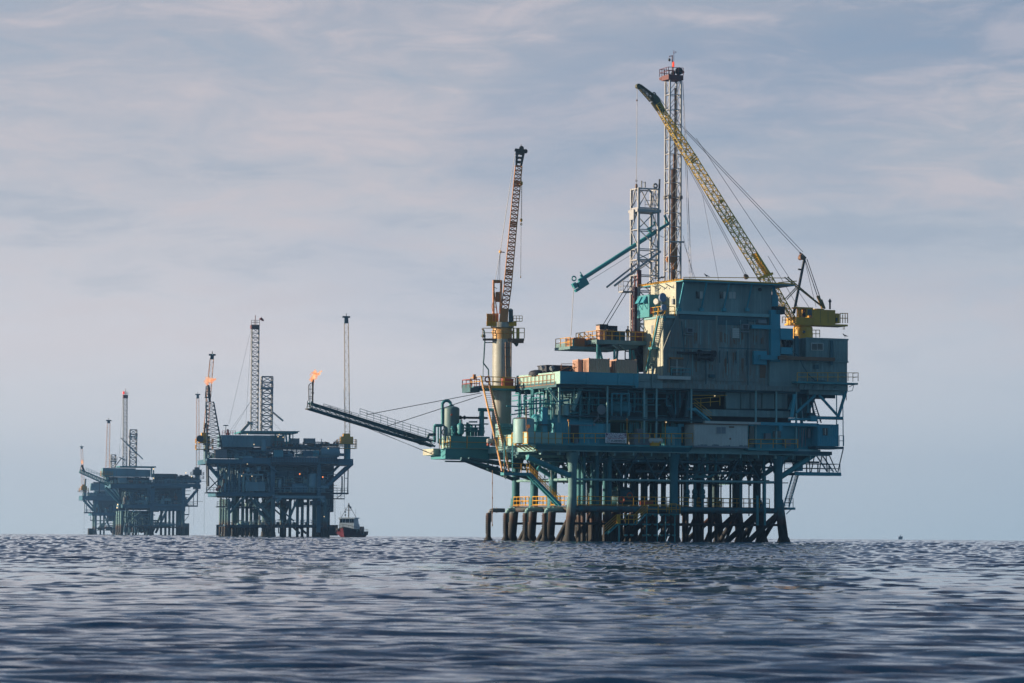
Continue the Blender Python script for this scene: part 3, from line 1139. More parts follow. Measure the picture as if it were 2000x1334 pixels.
def middle():
    """between the decks"""
    zu = F(1094, 751, 0.3).z
    # back wall closes the view through the process modules
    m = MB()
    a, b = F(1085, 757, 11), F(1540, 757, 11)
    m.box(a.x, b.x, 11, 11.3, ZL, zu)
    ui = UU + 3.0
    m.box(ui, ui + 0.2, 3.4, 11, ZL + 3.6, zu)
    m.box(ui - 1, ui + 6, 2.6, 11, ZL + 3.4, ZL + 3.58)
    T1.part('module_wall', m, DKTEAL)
    # posts on the left side and front
    m = MB()
    us = UU + 0.5
    for v in (1.6, 3.4, 5.2, 7.2, 9.2, 11.4, 13.2):
        m.beam((us, v, ZL), (us, v, zu), 0.22)
    for x in (1186, 1258, 1282, 1350, 1476, 1516, 1555):
        p = F(x, 800, 1.2)
        m.beam((p.x, 1.2, F(x, 866, 1.2).z), (p.x, 1.2, zu), 0.2)
    p = F(1259, 800, 5)
    m.box(p.x - 0.3, p.x + 0.3, 4.8, 5.4, ZL, zu)
    T1.part('deck_post', m, PALE)
    m = MB()
    m.tube(F(1341, 815, 2.2), F(1347, 757, 2.2), 0.35, 10)
    m.tube(F(1300, 780, 4), F(1318, 813, 4), 0.45, 10)
    m.tube(F(1318, 813, 4), F(1330, 770, 4), 0.45, 10)
    T1.part('diagonal_brace', m, DKTEAL, smooth=True)
    m = MB()
    m.tube(F(1118, 802, 3.0), F(1136, 752, 3.0), 0.3, 10)
    m.tube(F(1122, 802, 3.4), F(1121, 752, 3.4), 0.14, 8)
    m.tube(F(1118, 780, 3.4), F(1128, 752, 3.4), 0.1, 8)
    m.tube(F(1130, 756, 2.4), F(1146, 751, 2.0), 0.3, 10)
    m.tube(F(1070, 757, 1.0), F(1090, 785, 1.4), 0.14, 8)
    T1.part('diagonal_brace', m, PALE, smooth=True)
    # process pipework of the left half
    rr = random.Random(21)
    m = MB()
    for k in range(46):
        x = 1012 + rr.random() * 140
        y0 = 757 + rr.random() * 30
        y1 = 790 + rr.random() * 40
        v = 1.8 + rr.random() * 6
        p, q = F(x, y0, v), F(x, y1, v)
        m.tube(p, q, 0.05 + rr.random() * 0.09, 7)
        if rr.random() < 0.75:
            m.tube(p, (p.x, p.y + rr.uniform(0.8, 2.6), p.z), 0.07, 6)
        if rr.random() < 0.7:
            m.tube(q, (q.x + rr.uniform(-2.2, 2.2), q.y, q.z), 0.08, 6)
        if rr.random() < 0.6:
            m.lathe(p.lerp(q, 0.6), [(0.1, 0), (0.2, 0.05), (0.2, 0.3), (0.1, 0.36)], 8)
    for x0, y0, x1, y1, v, r_ in ((1005, 802, 1060, 796, 2.2, 0.09), (998, 810, 1033, 805, 3, 0.08), (1053, 762, 1175, 762, 2.2, 0.07),
                                  (1036, 785, 1070, 780, 2.6, 0.1), (1082, 785, 1112, 781, 2.4, 0.14), (1140, 777, 1290, 779, 2.0, 0.07),
                                  (1055, 789, 1160, 790, 2.6, 0.06), (1150, 790, 1290, 791, 2.4, 0.06), (1225, 764, 1300, 764, 3, 0.06),
                                  (1010, 790, 1080, 787, 4, 0.1), (1104, 808, 1130, 806, 3, 0.1)):
        m.tube(F(x0, y0, v), F(x1, y1, v), r_, 7)
    T1.part('process_pipework', m, TEAL, smooth=True)
    m = MB()
    for k in range(38):
        x = 1150 + rr.random() * 200
        v = 2.2 + rr.random() * 6
        y0, y1 = 755 + rr.random() * 14, 770 + rr.random() * 42
        p, q = F(x, y0, v), F(x, y1, v)
        m.tube(p, q, 0.05 + rr.random() * 0.08, 6)
        if rr.random() < 0.6:
            m.tube(q, (q.x + rr.uniform(-3, 3), q.y, q.z), 0.06, 6)
    for k in range(24):
        x = 1200 + rr.random() * 150
        v = 2.4 + rr.random() * 5
        p, q = F(x, 822 + rr.random() * 8, v), F(x, 840 + rr.random() * 24, v)
        m.tube(p, q, 0.05 + rr.random() * 0.1, 6)
        if rr.random() < 0.5:
            m.tube(q, (q.x + rr.uniform(-2, 2), q.y, q.z), 0.06, 6)
    # frame of pipes in front of the round tank
    for x in (1195, 1213, 1228.5):
        m.tube(F(x, 769, 1.6), F(x, 812, 1.6), 0.1, 8)
    m.tube(F(1195, 769, 1.6), F(1228.5, 769, 1.6), 0.1, 8)
    T1.part('process_pipework', m, TEALB, smooth=True)
    # mezzanine
    m = MB()
    a, b = F(1192, 816.5, 1.0), F(1376, 816.5, 1.0)
    m.box(a.x, b.x, 1.0, 9.5, F(1192, 819.6, 1).z, a.z)
    m.box(a.x, b.x, 0.95, 1.15, F(1192, 814.9, 1).z, F(1192, 813.7, 1).z)
    for k in range(10):
        u = a.x + (b.x - a.x) * k / 9
        m.beam((u, 1.05, a.z), (u, 1.05, F(1192, 813.7, 1).z), 0.1)
    T1.part('mezzanine', m, DKTEAL)
    # panels of the mid level at the right
    m = MB()
    for x0, y0, x1, y1, v in ((1418, 766, 1446, 798, 2.6), (1448, 766, 1464, 798, 2.55), (1466, 766, 1487, 798, 2.5), (1489, 766, 1512, 798, 2.6), (1514, 766, 1538, 798, 2.5)):
        fb(m, x0, y0, x1, y1, v, 3.0)
    fb(m, 1372, 799, 1542, 812, 2.2, 3.2)
    w = T1.part('mid_wall', m, HOUSEU)
    m = MB()
    fb(m, 1468, 768, 1487, 796, 2.44, 2.6)
    T1.part('panel_door', m, HOUSE, w)
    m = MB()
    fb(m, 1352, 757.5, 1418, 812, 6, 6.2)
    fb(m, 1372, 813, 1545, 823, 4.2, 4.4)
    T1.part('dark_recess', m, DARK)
    m = MB()
    m.stair(F(1356, 797, 1.4), F(1386, 822, 1.4), V((0, 0.8, 0)), r=0.16)
    a = F(1346, 797, 1.4)
    m.box(a.x, F(1357, 797, 1.4).x, 1.2, 2.6, a.z - 0.3, a.z)
    T1.part('inner_stair', m, TEALB)
    m = MB()
    for h in (1.1, 0.75, 0.4):
        m.tube(F(1356, 797, 1.4) + V((0, 0, h)), F(1390, 824, 1.4) + V((0, 0, h)), 0.035, 5)
    m.rail([F(1350, 797, 1.3), F(1406, 792, 1.3)], 1.1, 1.4, 0.035)
    m.path([F(1352, 772, 1.3), F(1420, 772, 1.3)], 0.04, 5)
    T1.part('inner_railing', m, YEL)
    m = MB().lathe(F(1396, 774, 2.6), [(0.03, 0), (0.09, 0.04), (0.09, 0.12), (0.03, 0.16)], 10)
    T1.part('work_lamp', m, LAMP)
    # right hand open bay
    m = MB()
    def br(x0, y0, x1, y1, v, r_):
        m.tube(F(x0, y0, v), F(x1, y1, v), r_, 8)
    m2 = m
    for v in (1.0, 6.0):
        br(1600, 772, 1638, 814, v, 0.17)
        br(1653, 762, 1637, 814, v, 0.2)
        br(1596, 816, 1645, 817, v, 0.22)
        br(1555, 806, 1592, 772, v, 0.18)
        br(1546, 815, 1552, 770, v, 0.26)
    br(1541, 800, 1548, 782, 2, 0.16)
    br(1570, 822, 1594, 768, 4, 0.2)
    br(1540, 819, 1596, 819, 1.2, 0.16)
    br(1578, 770, 1578, 820, 3, 0.14)
    br(1584, 770, 1590, 815, 5, 0.12)
    br(1562, 770, 1566, 830, 5, 0.2)
    T1.part('bay_truss', m, TEALB, smooth=True)
    m = MB()
    m.stair(F(1590, 782, 2), F(1604, 826, 2), V((0, 0.9, 0)), r=0.09)
    fb(m, 1581, 806, 1590, 816, 2.2, 3.0)
    T1.part('bay_stair', m, DKTEAL)
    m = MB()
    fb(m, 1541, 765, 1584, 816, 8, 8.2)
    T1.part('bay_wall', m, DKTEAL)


def upper_deck():
    m = MB()
    a, b = F(1094, 749, 0.3), F(1656, 749, 0.3)
    zt = a.z
    zb = F(1094, 756.5, 0.3).z
    # slab with joists
    us = F(1245, 745, 0.6).x
    m.box(UU, b.x, 1.4, 16, zb + 0.1, zt + 0.3)
    for v in (3.4, 6, 8.6, 11.2, 13.8):
        m.box(UU + 0.2, b.x - 0.1, v - 0.12, v + 0.12, zb - 0.3, zb + 0.1)
    T1.part('upper_deck', m, DKTEAL)
    m = MB()
    zr, zm = F(1094, 725, 0.3).z, F(1094, 743, 0.3).z
    z0 = F(1094, 749, 0.3).z
    m.box(UU, us, 0.3, 0.36, z0, zr)
    m.box(UU - 0.02, us, 0.22, 0.3, zm - 0.06, zm + 0.06)
    for x in (1146, 1208, 1239):
        p = F(x, 740, 0.3)
        m.box(p.x - 0.07, p.x + 0.07, 0.2, 0.3, z0, zr)
    m.box(us - 0.4, us, 0.36, 1.4, F(1245, 757, .3).z, zr - 0.9)
    T1.part('bulwark', m, TEALB)
    m = MB()
    vs = SU(1083, 738, UU).y
    ve = SU(1007, 745, UU).y
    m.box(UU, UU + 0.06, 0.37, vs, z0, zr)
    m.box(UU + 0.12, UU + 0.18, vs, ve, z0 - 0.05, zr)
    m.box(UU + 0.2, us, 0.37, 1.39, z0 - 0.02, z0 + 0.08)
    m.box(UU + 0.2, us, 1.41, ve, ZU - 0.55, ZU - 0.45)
    T1.part('bulwark', m, LITMINT)  # side panels paler than the front: sunlit tone put into the colour
    m = MB()
    n = 10
    for k in range(n + 1):
        v = vs + (ve - vs) * k / n
        m.beam((UU, v, z0 + 0.0), (UU, v, zr - 0.25), 0.07)
    for z in (z0, z0 + 0.55, zr - 0.25):
        m.beam((UU, vs, z), (UU, ve, z), 0.06)
    m.rail([F(1096, 725, 2.0), F(1122, 725, 2.0)], 0.9, 1.6, 0.04)
    m.beam(F(1093, 724, 1.5), F(1111, 716, 1.5), 0.08)
    m.beam(F(1113, 723, 1.5), F(1126, 717, 1.5), 0.08)
    T1.part('bulwark_frame', m, ORANGE)
    # stepped fascia left of the house
    m = MB()
    fb(m, 1245, 729, 1286, 741.5, 0.7, 2.0)
    fb(m, 1245, 742, 1294, 744.5, 0.5, 2.0)
    fb(m, 1245, 745, 1294, 757, 0.6, 1.6)
    m.beam(F(1274, 716, 0.5), F(1274, 757, 0.5), 0.16)
    T1.part('stepped_fascia', m, HOUSEU)
    # long fascia beam
    m = MB()
    p = F(1294, 747.5, 0.8)
    q = F(1562, 747.5, 0.8)
    m.box(p.x, q.x, 0.8, 1.35, F(1294, 757.5, .8).z, p.z)
    for k in range(9):
        u = p.x + (q.x - p.x) * k / 8
        m.box(u - 0.05, u + 0.05, 0.74, 0.8, F(1294, 757.3, .8).z, p.z - 0.3)
    T1.part('fascia_beam', m, HOUSE)
    m = MB()
    p, q = F(1557, 744.5, -0.4), F(1676, 744.5, -0.4)
    m.box(p.x, q.x, -0.4, 1.0, F(1557, 748, -.4).z, p.z)
    T1.part('walkway_edge', m, TEAL)
    m = MB()
    p, q = F(1562, 749, 0.5), F(1656, 749, 0.5)
    zz = F(1562, 760.5, 0.5).z
    m.box(p.x, q.x, 0.5, 1.0, zz, p.z)
    for x in (1574, 1590, 1612, 1634):
        m.beam(F(x, 749, -0.3), F(x - 4, 759, 0.45), 0.09)
    m.box(F(1580, 765, 1).x, F(1652, 765, 1).x, 1.05, 1.5, F(1580, 770.5, 1).z, F(1580, 761, 1).z)
    m.beam(F(1672, 749, 0), F(1658, 756, 0.5), 0.08)
    m.path([F(1668, 750, 0), F(1665, 763, 0.2), F(1656, 764.5, 0.3)], 0.04, 5)
    T1.part('fascia_beam', m, HOUSEU)
    m = MB()
    e1 = F(1676, 744.5, -0.35)
    m.rail([F(1557, 744.5, -0.35), e1, V((e1.x, 0.95, e1.z))], F(1557, 728, -.35).z - F(1557, 744.5, -.35).z, 1.5, 0.04)
    T1.part('deck_railing', m, YEL)
    m = MB()
    m.path([F(1653, 770, 0.6), F(1653, 782, 0.6)], 0.05, 5)
    T1.part('hanging_chain', m, DARK)


def quarters():
    vf = 1.6
    za, zb = F(1295, 613, vf).z, F(1295, 741, vf).z
    m = MB()
    ul, ur = F(1295, 680, vf).x, F(1503, 680, vf).x
    m.box(ul, ur, vf, 7.0, zb - 1.2, za)
    # framing strips and seams
    for x0, x1 in ((1295, 1302), (1397, 1401), (1499, 1503)):
        a, b = F(x0, 680, vf), F(x1, 680, vf)
        m.box(a.x - 0.02, b.x, vf - 0.1, vf - 0.003, zb, za)
    a, b = F(1295, 680, vf), F(1503, 680, vf)
    z1 = F(1295, 677, vf).z
    m.box(a.x + 0.5, b.x - 0.5, vf - 0.07, vf - 0.004, z1 - 0.45, z1)
    z1 = F(1295, 735, vf).z
    m.box(a.x + 3.5, b.x - 0.5, vf - 0.09, vf - 0.004, zb + 0.02, z1)
    blk = T1.part('quarters_block', m, HOUSE)
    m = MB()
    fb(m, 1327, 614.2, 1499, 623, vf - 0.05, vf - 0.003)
    for x0, x1 in ((1310, 1390), (1404, 1496)):
        fb(m, x0, 678.5, x1, 680, vf - 0.1, vf - 0.071)
    fb(m, 1400, 626, 1462, 634, vf - 0.055, vf - 0.003)
    T1.part('painted_shadow_strip', m, DKTEAL, blk)  # dark strips stand for the shade below the ledge and seams
    m = MB()
    for x in (1330, 1352, 1420, 1441, 1478):
        fb(m, x, 683, x + 1.2, 733, vf - 0.08, vf - 0.046)
    for x in (1338, 1368, 1384, 1418, 1446, 1474):
        fb(m, x, 625, x + 1.1, 673, vf - 0.08, vf - 0.046)
    T1.part('cover_strip', m, PALE, blk)
    m = MB()
    rr = random.Random(77)
    for x, y, w_, h_ in ((1356, 651, 6, 22), (1405, 650, 10, 20), (1413, 652, 7, 21), (1432, 662, 12, 11), (1446, 650, 9, 24), (1470, 655, 12, 18), (1484, 660, 8, 12), (1356, 707, 4, 22), (1374, 712, 18, 14), (1412, 700, 6, 30), (1428, 688, 8, 26), (1447, 700, 5, 30), (1483, 714, 13, 16)):
        for k in range(5):
            xx = x + rr.uniform(0, w_)
            ww = rr.uniform(0.5, 1.8)
            fb(m, xx, y + rr.uniform(-2, 2), xx + ww, y + h_ * rr.uniform(0.5, 1.0), vf - 0.047 + k * 0.0015, vf - 0.02)
    T1.part('rust_stain', m, RUST, blk)
    # corrugated panels set in the block
    m = MB()
    for x0, x1, y0, y1 in ((1354, 1396, 624, 674), (1402, 1460, 624, 674), (1462, 1497, 640, 674), (1352, 1396, 682, 733), (1402, 1470, 682, 733)):
        p, q = F(x0, y0, vf), F(x1, y1, vf)
        m.corr((p.x, vf - 0.01), (q.x, vf - 0.01), q.z, p.z, (0, -1), 0.62, 0.03)
    T1.part('wall_panel', m, HOUSE, blk)
    # top block (control house)
    m = MB()
    ut, ue = F(1321, 580, vf).x, F(1507, 580, vf).x
    zt, z0 = F(1321, 549, vf).z, F(1321, 613.5, vf).z
    vb = 8.6
    m.box(ut, ue, vf, vb, z0 + 0.05, zt)
    zl = F(1321, 607, vf).z
    top = T1.part('control_house', m, HOUSEU)
    m = MB().box(ut - 0.1, ue + 0.2, vf - 0.35, vf - 0.004, z0 + 0.02, zl)
    T1.part('ledge', m, PALE, top)
    m = MB()
    for k in range(4):
        xx = (1325, 1369, 1413, 1458)[k]
        m.beam(F(xx, 606, vf - 0.1), F(xx + 11, 551.5, vf - 1.75), 0.17)
        p = F(xx, 606, vf - 0.1)
        m.box(p.x - 0.25, p.x + 0.25, vf - 0.42, vf - 0.05, p.z - 0.15, p.z + 0.28)
    T1.part('roof_strut', m, TEALB, top)
    # windows
    for x0, y0, x1, y1, xm in ((1360, 569, 1373, 583.5, 1367), (1405.5, 569.5, 1420, 583.5, 1413), (1423, 569, 1438, 584, 1430)):
        m = MB()
        fb(m, x0 - 0.5, y0 - 0.7, x1 + 0.5, y1 + 0.7, vf - 0.06, vf - 0.004)
        w = T1.part('window', m, HOUSEU, top)
        m = MB()
        fb(m, x0, y0, xm - 0.3, y1, vf - 0.075, vf - 0.061)
        if x0 > 1422:
            fb(m, xm + 0.3, y0, x1, y1, vf - 0.075, vf - 0.061)
    m = MB()
    for x0, y0, x1, y1 in ((1360, 569, 1366.5, 583), (1406, 569.5, 1412.5, 583)):
        fb(m, x0, y0, x1, y1, vf - 0.09, vf - 0.062)
    T1.part('window_pane', m, GLASS, top)
    m = MB()
    for x0, y0, x1, y1 in ((1367, 569, 1372.5, 583), (1413, 569.5, 1419, 583), (1424, 570, 1430, 583), (1431, 570, 1437, 583)):
        fb(m, x0, y0, x1, y1, vf - 0.085, vf - 0.062)
    T1.part('window_screen', m, WHITE, top)
    m = MB().lathe(F(1483.5, 566, vf), [(0.22, 0.05), (0.22, 0.2), (0.05, 0.24)], 14, (0, -1, 0))
    T1.part('wall_vent', m, DARK, top)
    m = MB()
    for y in (563, 581):
        for vv in (2.2, 3.4, 4.8, 6.4):
            p = SU(1310, y, ut)
            m.lathe((ut - 0.02, vv, p.z + (vv - 3.5) * 0.0), [(0.09, 0), (0.09, 0.1), (0.02, 0.12)], 8, (-1, 0, 0))
    m.box(ut - 0.3, ut - 0.004, 1.9, 2.3, F(1321, 594, vf).z, F(1321, 583, vf).z)
    for vv in (2.6, 4.4, 6.2):
        m.beam((ut - 0.02, vv, F(1321, 561, vf).z), (ut - 1.0, vv, F(1321, 553.5, vf).z), 0.1)
    T1.part('wall_fittings', m, GREY, top)
    # roof
    m = MB()
    vr = vf - 1.85
    a, b = F(1334, 545, vr), F(1553, 545, vr)
    zr = a.z
    u0 = a.x - 0.0
    vb2 = SU(1251, 556, u0).y
    m.box(u0, b.x, vr, vb2, zr - 0.25, zr)
    T1.part('roof', m, TEALB)
    m = MB()
    m.box(u0 - 0.05, b.x + 0.05, vr - 0.08, vr - 0.004, zr - 0.1, zr + 0.06)
    m.box(u0 - 0.08, u0 - 0.004, vr, vb2, zr - 0.12, zr + 0.05)
    rr = random.Random(4)
    for k in range(26):
        v = vr + 0.3 + (vb2 - vr - 0.5) * k / 25
        m.box(u0 - 0.5 + rr.uniform(-0.1, 0.1), u0 + 2.5, v, v + 0.14, zr + 0.012, zr + 0.07)
    for x in (1371, 1374, 1377, 1421, 1424, 1428, 1473, 1476, 1480, 1500, 1510, 1520, 1530, 1540):
        p = F(x, 545, vr)
        m.box(p.x, p.x + 0.12, vr - 0.02, vr + 3.2, zr + 0.012, zr + 0.08)
    m.tube(F(1334, 541.5, vr), F(1535, 543, vr), 0.05, 5)
    m.beam(F(1520, 552, vr + 1), F(1556, 549, vr + 1), 0.12)
    T1.part('roof_edging', m, YEL)
    # lower house details
    for x0, y0, x1, y1 in ((1341.5, 640, 1354.5, 649.5), (1450, 632.5, 1463, 643), (1481, 624, 1497, 631)):
        m = MB()
        fb(m, x0, y0, x1, y1, vf - 0.55, vf - 0.05)
        fb(m, x0 - 2, y1 + 3.5, x1 + 1, y1 + 5, vf - 0.6, vf - 0.05)
        ac = T1.part('air_conditioner', m, GREY, blk)
    m = MB()
    for x0, y0, x1, y1 in ((1343.5, 641.5, 1352.5, 648), (1452, 634, 1461, 641.5)):
        fb(m, x0, y0, x1, y1, vf - 0.57, vf - 0.552)
    T1.part('air_conditioner_grille', m, DARK, blk)
    m = MB()
    for k in range(5):
        y = 641 + k * 3.9
        fb(m, 1431, y, 1444, y + 3.2, vf - 0.16, vf - 0.05)
    T1.part('louvre', m, WHITE, blk)
    m = MB()
    fb(m, 1310, 701, 1335, 733, vf - 0.14, vf - 0.004)
    T1.part('glazed_door', m, GLASS, blk)
    m = MB()
    fb(m, 1321.5, 701, 1323, 733, vf - 0.2, vf - 0.141)
    fb(m, 1309, 716, 1336, 717, vf - 0.2, vf - 0.141)
    T1.part('door_frame', m, WHITE, blk)
    m = MB()
    fb(m, 1310, 697.5, 1335, 701, vf - 0.4, vf - 0.004)
    m.tube(F(1307, 702, vf - .2), F(1307, 727, vf - .2), 0.07, 6)
    T1.part('awning', m, ORANGE, blk)
    m = MB()
    p, q = F(1285, 733.5, 0.3), F(1349, 733.5, 0.3)
    m.box(p.x, q.x, 0.3, vf - 0.1, F(1285, 740, 0.3).z, p.z)
    bal = T1.part('balcony', m, WHITE)
    m = MB()
    m.rail([F(1312, 733.3, 0.35), F(1348, 733.3, 0.35)], 0.85, 1.1, 0.04)
    T1.part('balcony_railing', m, TEALB, bal)
    # two dark pipes laid along the wall on brackets
    m = MB()
    m.tube(F(1323, 689, vf - 0.6), F(1362, 689.6, vf - 0.6), 0.16, 10)
    for x0, x1, y in ((1362, 1399, 689.8), (1358, 1396, 698)):
        m.lathe(F(x0, y, vf - 0.6), [(0.22, 0), (0.42, 0.1), (0.42, 0.5), (0.28, 0.6), (0.28, 1.9), (0.42, 2.0), (0.42, 2.5), (0.2, 2.6)], 14, (1, 0, 0))
    T1.part('wall_pipes', m, DARK, blk, True)
    m = MB()
    for x, y0, y1 in ((1461, 624, 757), (1379, 703, 752), (1406, 684, 709), (1421, 686, 710), (1438, 686, 710), (1458, 684, 714), (1331, 628, 690)):
        m.tube(F(x, y0, vf - 0.15), F(x + (6 if x == 1331 else 0), y1, vf - 0.15), 0.06, 6)
    fb(m, 1386, 731, 1397, 737, vf - 0.4, vf - 0.1)
    m.path([F(1337, 733, vf - .2), F(1345, 700, vf - .2), F(1344, 660, vf - .2)], 0.035, 5)
    T1.part('conduit', m, DKTEAL, blk)
    m = MB()
    m.beam(F(1323, 613, vf - 0.3), F(1296, 683, vf - 0.5), 0.2)
    T1.part('knee_strut', m, HOUSE, blk)
    m = MB()
    fb(m, 1484, 713, 1495, 738, vf - 0.06, vf - 0.004)
    T1.part('rusty_plate', m, RUST, blk)
    # left end walls: thin sheets with the sunlit tone put into the paint
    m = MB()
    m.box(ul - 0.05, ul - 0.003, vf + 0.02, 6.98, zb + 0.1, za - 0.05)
    T1.part('sunlit_end_sheet', m, LITCREAM, blk)
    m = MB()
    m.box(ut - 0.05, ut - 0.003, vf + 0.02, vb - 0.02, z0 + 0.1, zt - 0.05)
    T1.part('sunlit_end_sheet', m, LITCREAM, top)
    m = MB()
    for vv in (2.2, 3.2):
        m.box(ul - 0.09, ul - 0.053, vv, vv + 0.08, zb + 0.2, za - 0.3)
    m.box(ul - 0.1, ul - 0.053, 4.2, 4.7, F(1280, 650, 3).z, F(1280, 634, 3).z)
    T1.part('door', m, GREY, blk)
    # blue ventilation trunking at the right end
    m = MB()
    v2 = vf - 0.7
    fb(m, 1506, 605, 1524, 706, v2, vf + 0.2)
    fb(m, 1469, 634, 1524.5, 641.5, v2 - 0.04, vf - 0.12)
    fb(m, 1486, 693, 1524.6, 702, v2 - 0.5, vf - 0.13)
    fb(m, 1473, 685, 1498, 711.5, v2 + 0.1, vf - 0.14)
    fb(m, 1525, 641, 1549, 663, v2 - 0.3, vf + 1.2)
    fb(m, 1526, 678, 1548, 691.5, v2 - 0.2, vf + 1.0)
    p = [F(1505, 563, vf + 1.0), F(1506, 612, vf + 1.0)]
    m.hexa([F(1508, 576, vf + .6), F(1520, 584, vf + .6), F(1520, 584, vf + 1.4), F(1508, 576, vf + 1.4),
            F(1508, 552, vf + .6), F(1511, 552, vf + .6), F(1511, 552, vf + 1.4), F(1508, 552, vf + 1.4)])
    fb(m, 1508, 576, 1520, 604, vf + 0.55, vf + 1.5)
    T1.part('ventilation_duct', m, BLUE)
    m = MB()
    fb(m, 1515, 598, 1533, 613, 0.9, 2.2)
    T1.part('cooler_unit', m, DARK)
    m = MB()
    for x, y in ((1527, 667), (1535, 671), (1541, 669), (1529, 674), (1537, 676)):
        m.lathe(F(x, y, 1.4), [(0.1, 0), (0.35, 0.1), (0.35, 0.4), (0.1, 0.5)], 10, (1, 0, 0))
    T1.part('fan_motor', m, DARK, smooth=True)
    m = MB()
    fb(m, 1522, 695, 1631, 702, 0.0, 0.5)
    T1.part('rusty_beam', m, RUST)
    # right hand blocks
    m = MB()
    vq = 1.1
    zt, zm, z0 = F(1574, 659.5, vq).z, F(1574, 704.5, vq).z, F(1574, 744, vq).z
    a, b = F(1574, 680, vq), F(1656, 680, vq)
    m.box(a.x, b.x, vq, 12.5, zm + 0.05, zt)
    m.box(F(1503, 720, vq).x + 0.05, b.x - 0.05, vq + 0.1, 12.4, z0 - 1.0, zm)
    m.box(F(1540, 700, 2.4).x, a.x - 0.01, 2.4, 6.4, zm, zt - 0.05)
    rb = T1.part('side_block', m, HOUSEU)
    m = MB()
    m.corr((a.x + 0.1, vq - 0.01), (b.x - 0.1, vq - 0.01), zm + 0.2, zt - 0.25, (0, -1), 0.3, 0.04)
    m.corr((F(1560, 720, vq).x, vq + 0.09), (b.x - 0.3, vq + 0.09), z0 + 0.1, zm - 0.2, (0, -1), 0.6, 0.05)
    m.box(a.x - 0.05, b.x + 0.05, vq - 0.08, vq - 0.05, zt - 0.18, zt + 0.04)
    m.box(a.x - 0.05, b.x + 0.05, vq - 0.08, vq - 0.05, zm - 0.1, zm + 0.12)
    T1.part('wall_panel', m, HOUSEU, rb)
    m = MB()
    fb(m, 1584.5, 669.5, 1608.5, 684, vq - 0.13, vq - 0.06)
    w = T1.part('window', m, WHITE, rb)
    m = MB()
    fb(m, 1586, 671, 1596, 683, vq - 0.16, vq - 0.131)
    fb(m, 1597, 671, 1607, 683, vq - 0.16, vq - 0.131)
    T1.part('window_pane', m, GLASS, rb)
    m = MB()
    fb(m, 1622, 665, 1627, 713, vq - 0.3, vq - 0.09)
    fb(m, 1591, 712, 1599, 720, vq - 0.3, vq + 0.04)
    fb(m, 1553, 656, 1560, 704, vq - 0.4, vq - 0.1)
    m.path([F(1548, 686, 0.2), F(1560, 695, 0.2), F(1568, 715, 0.3), F(1580, 733, 0.5), F(1592, 743, 0.6), F(1612, 744, 0.6)], 0.07, 6)
    T1.part('cable_run', m, DKTEAL, rb)


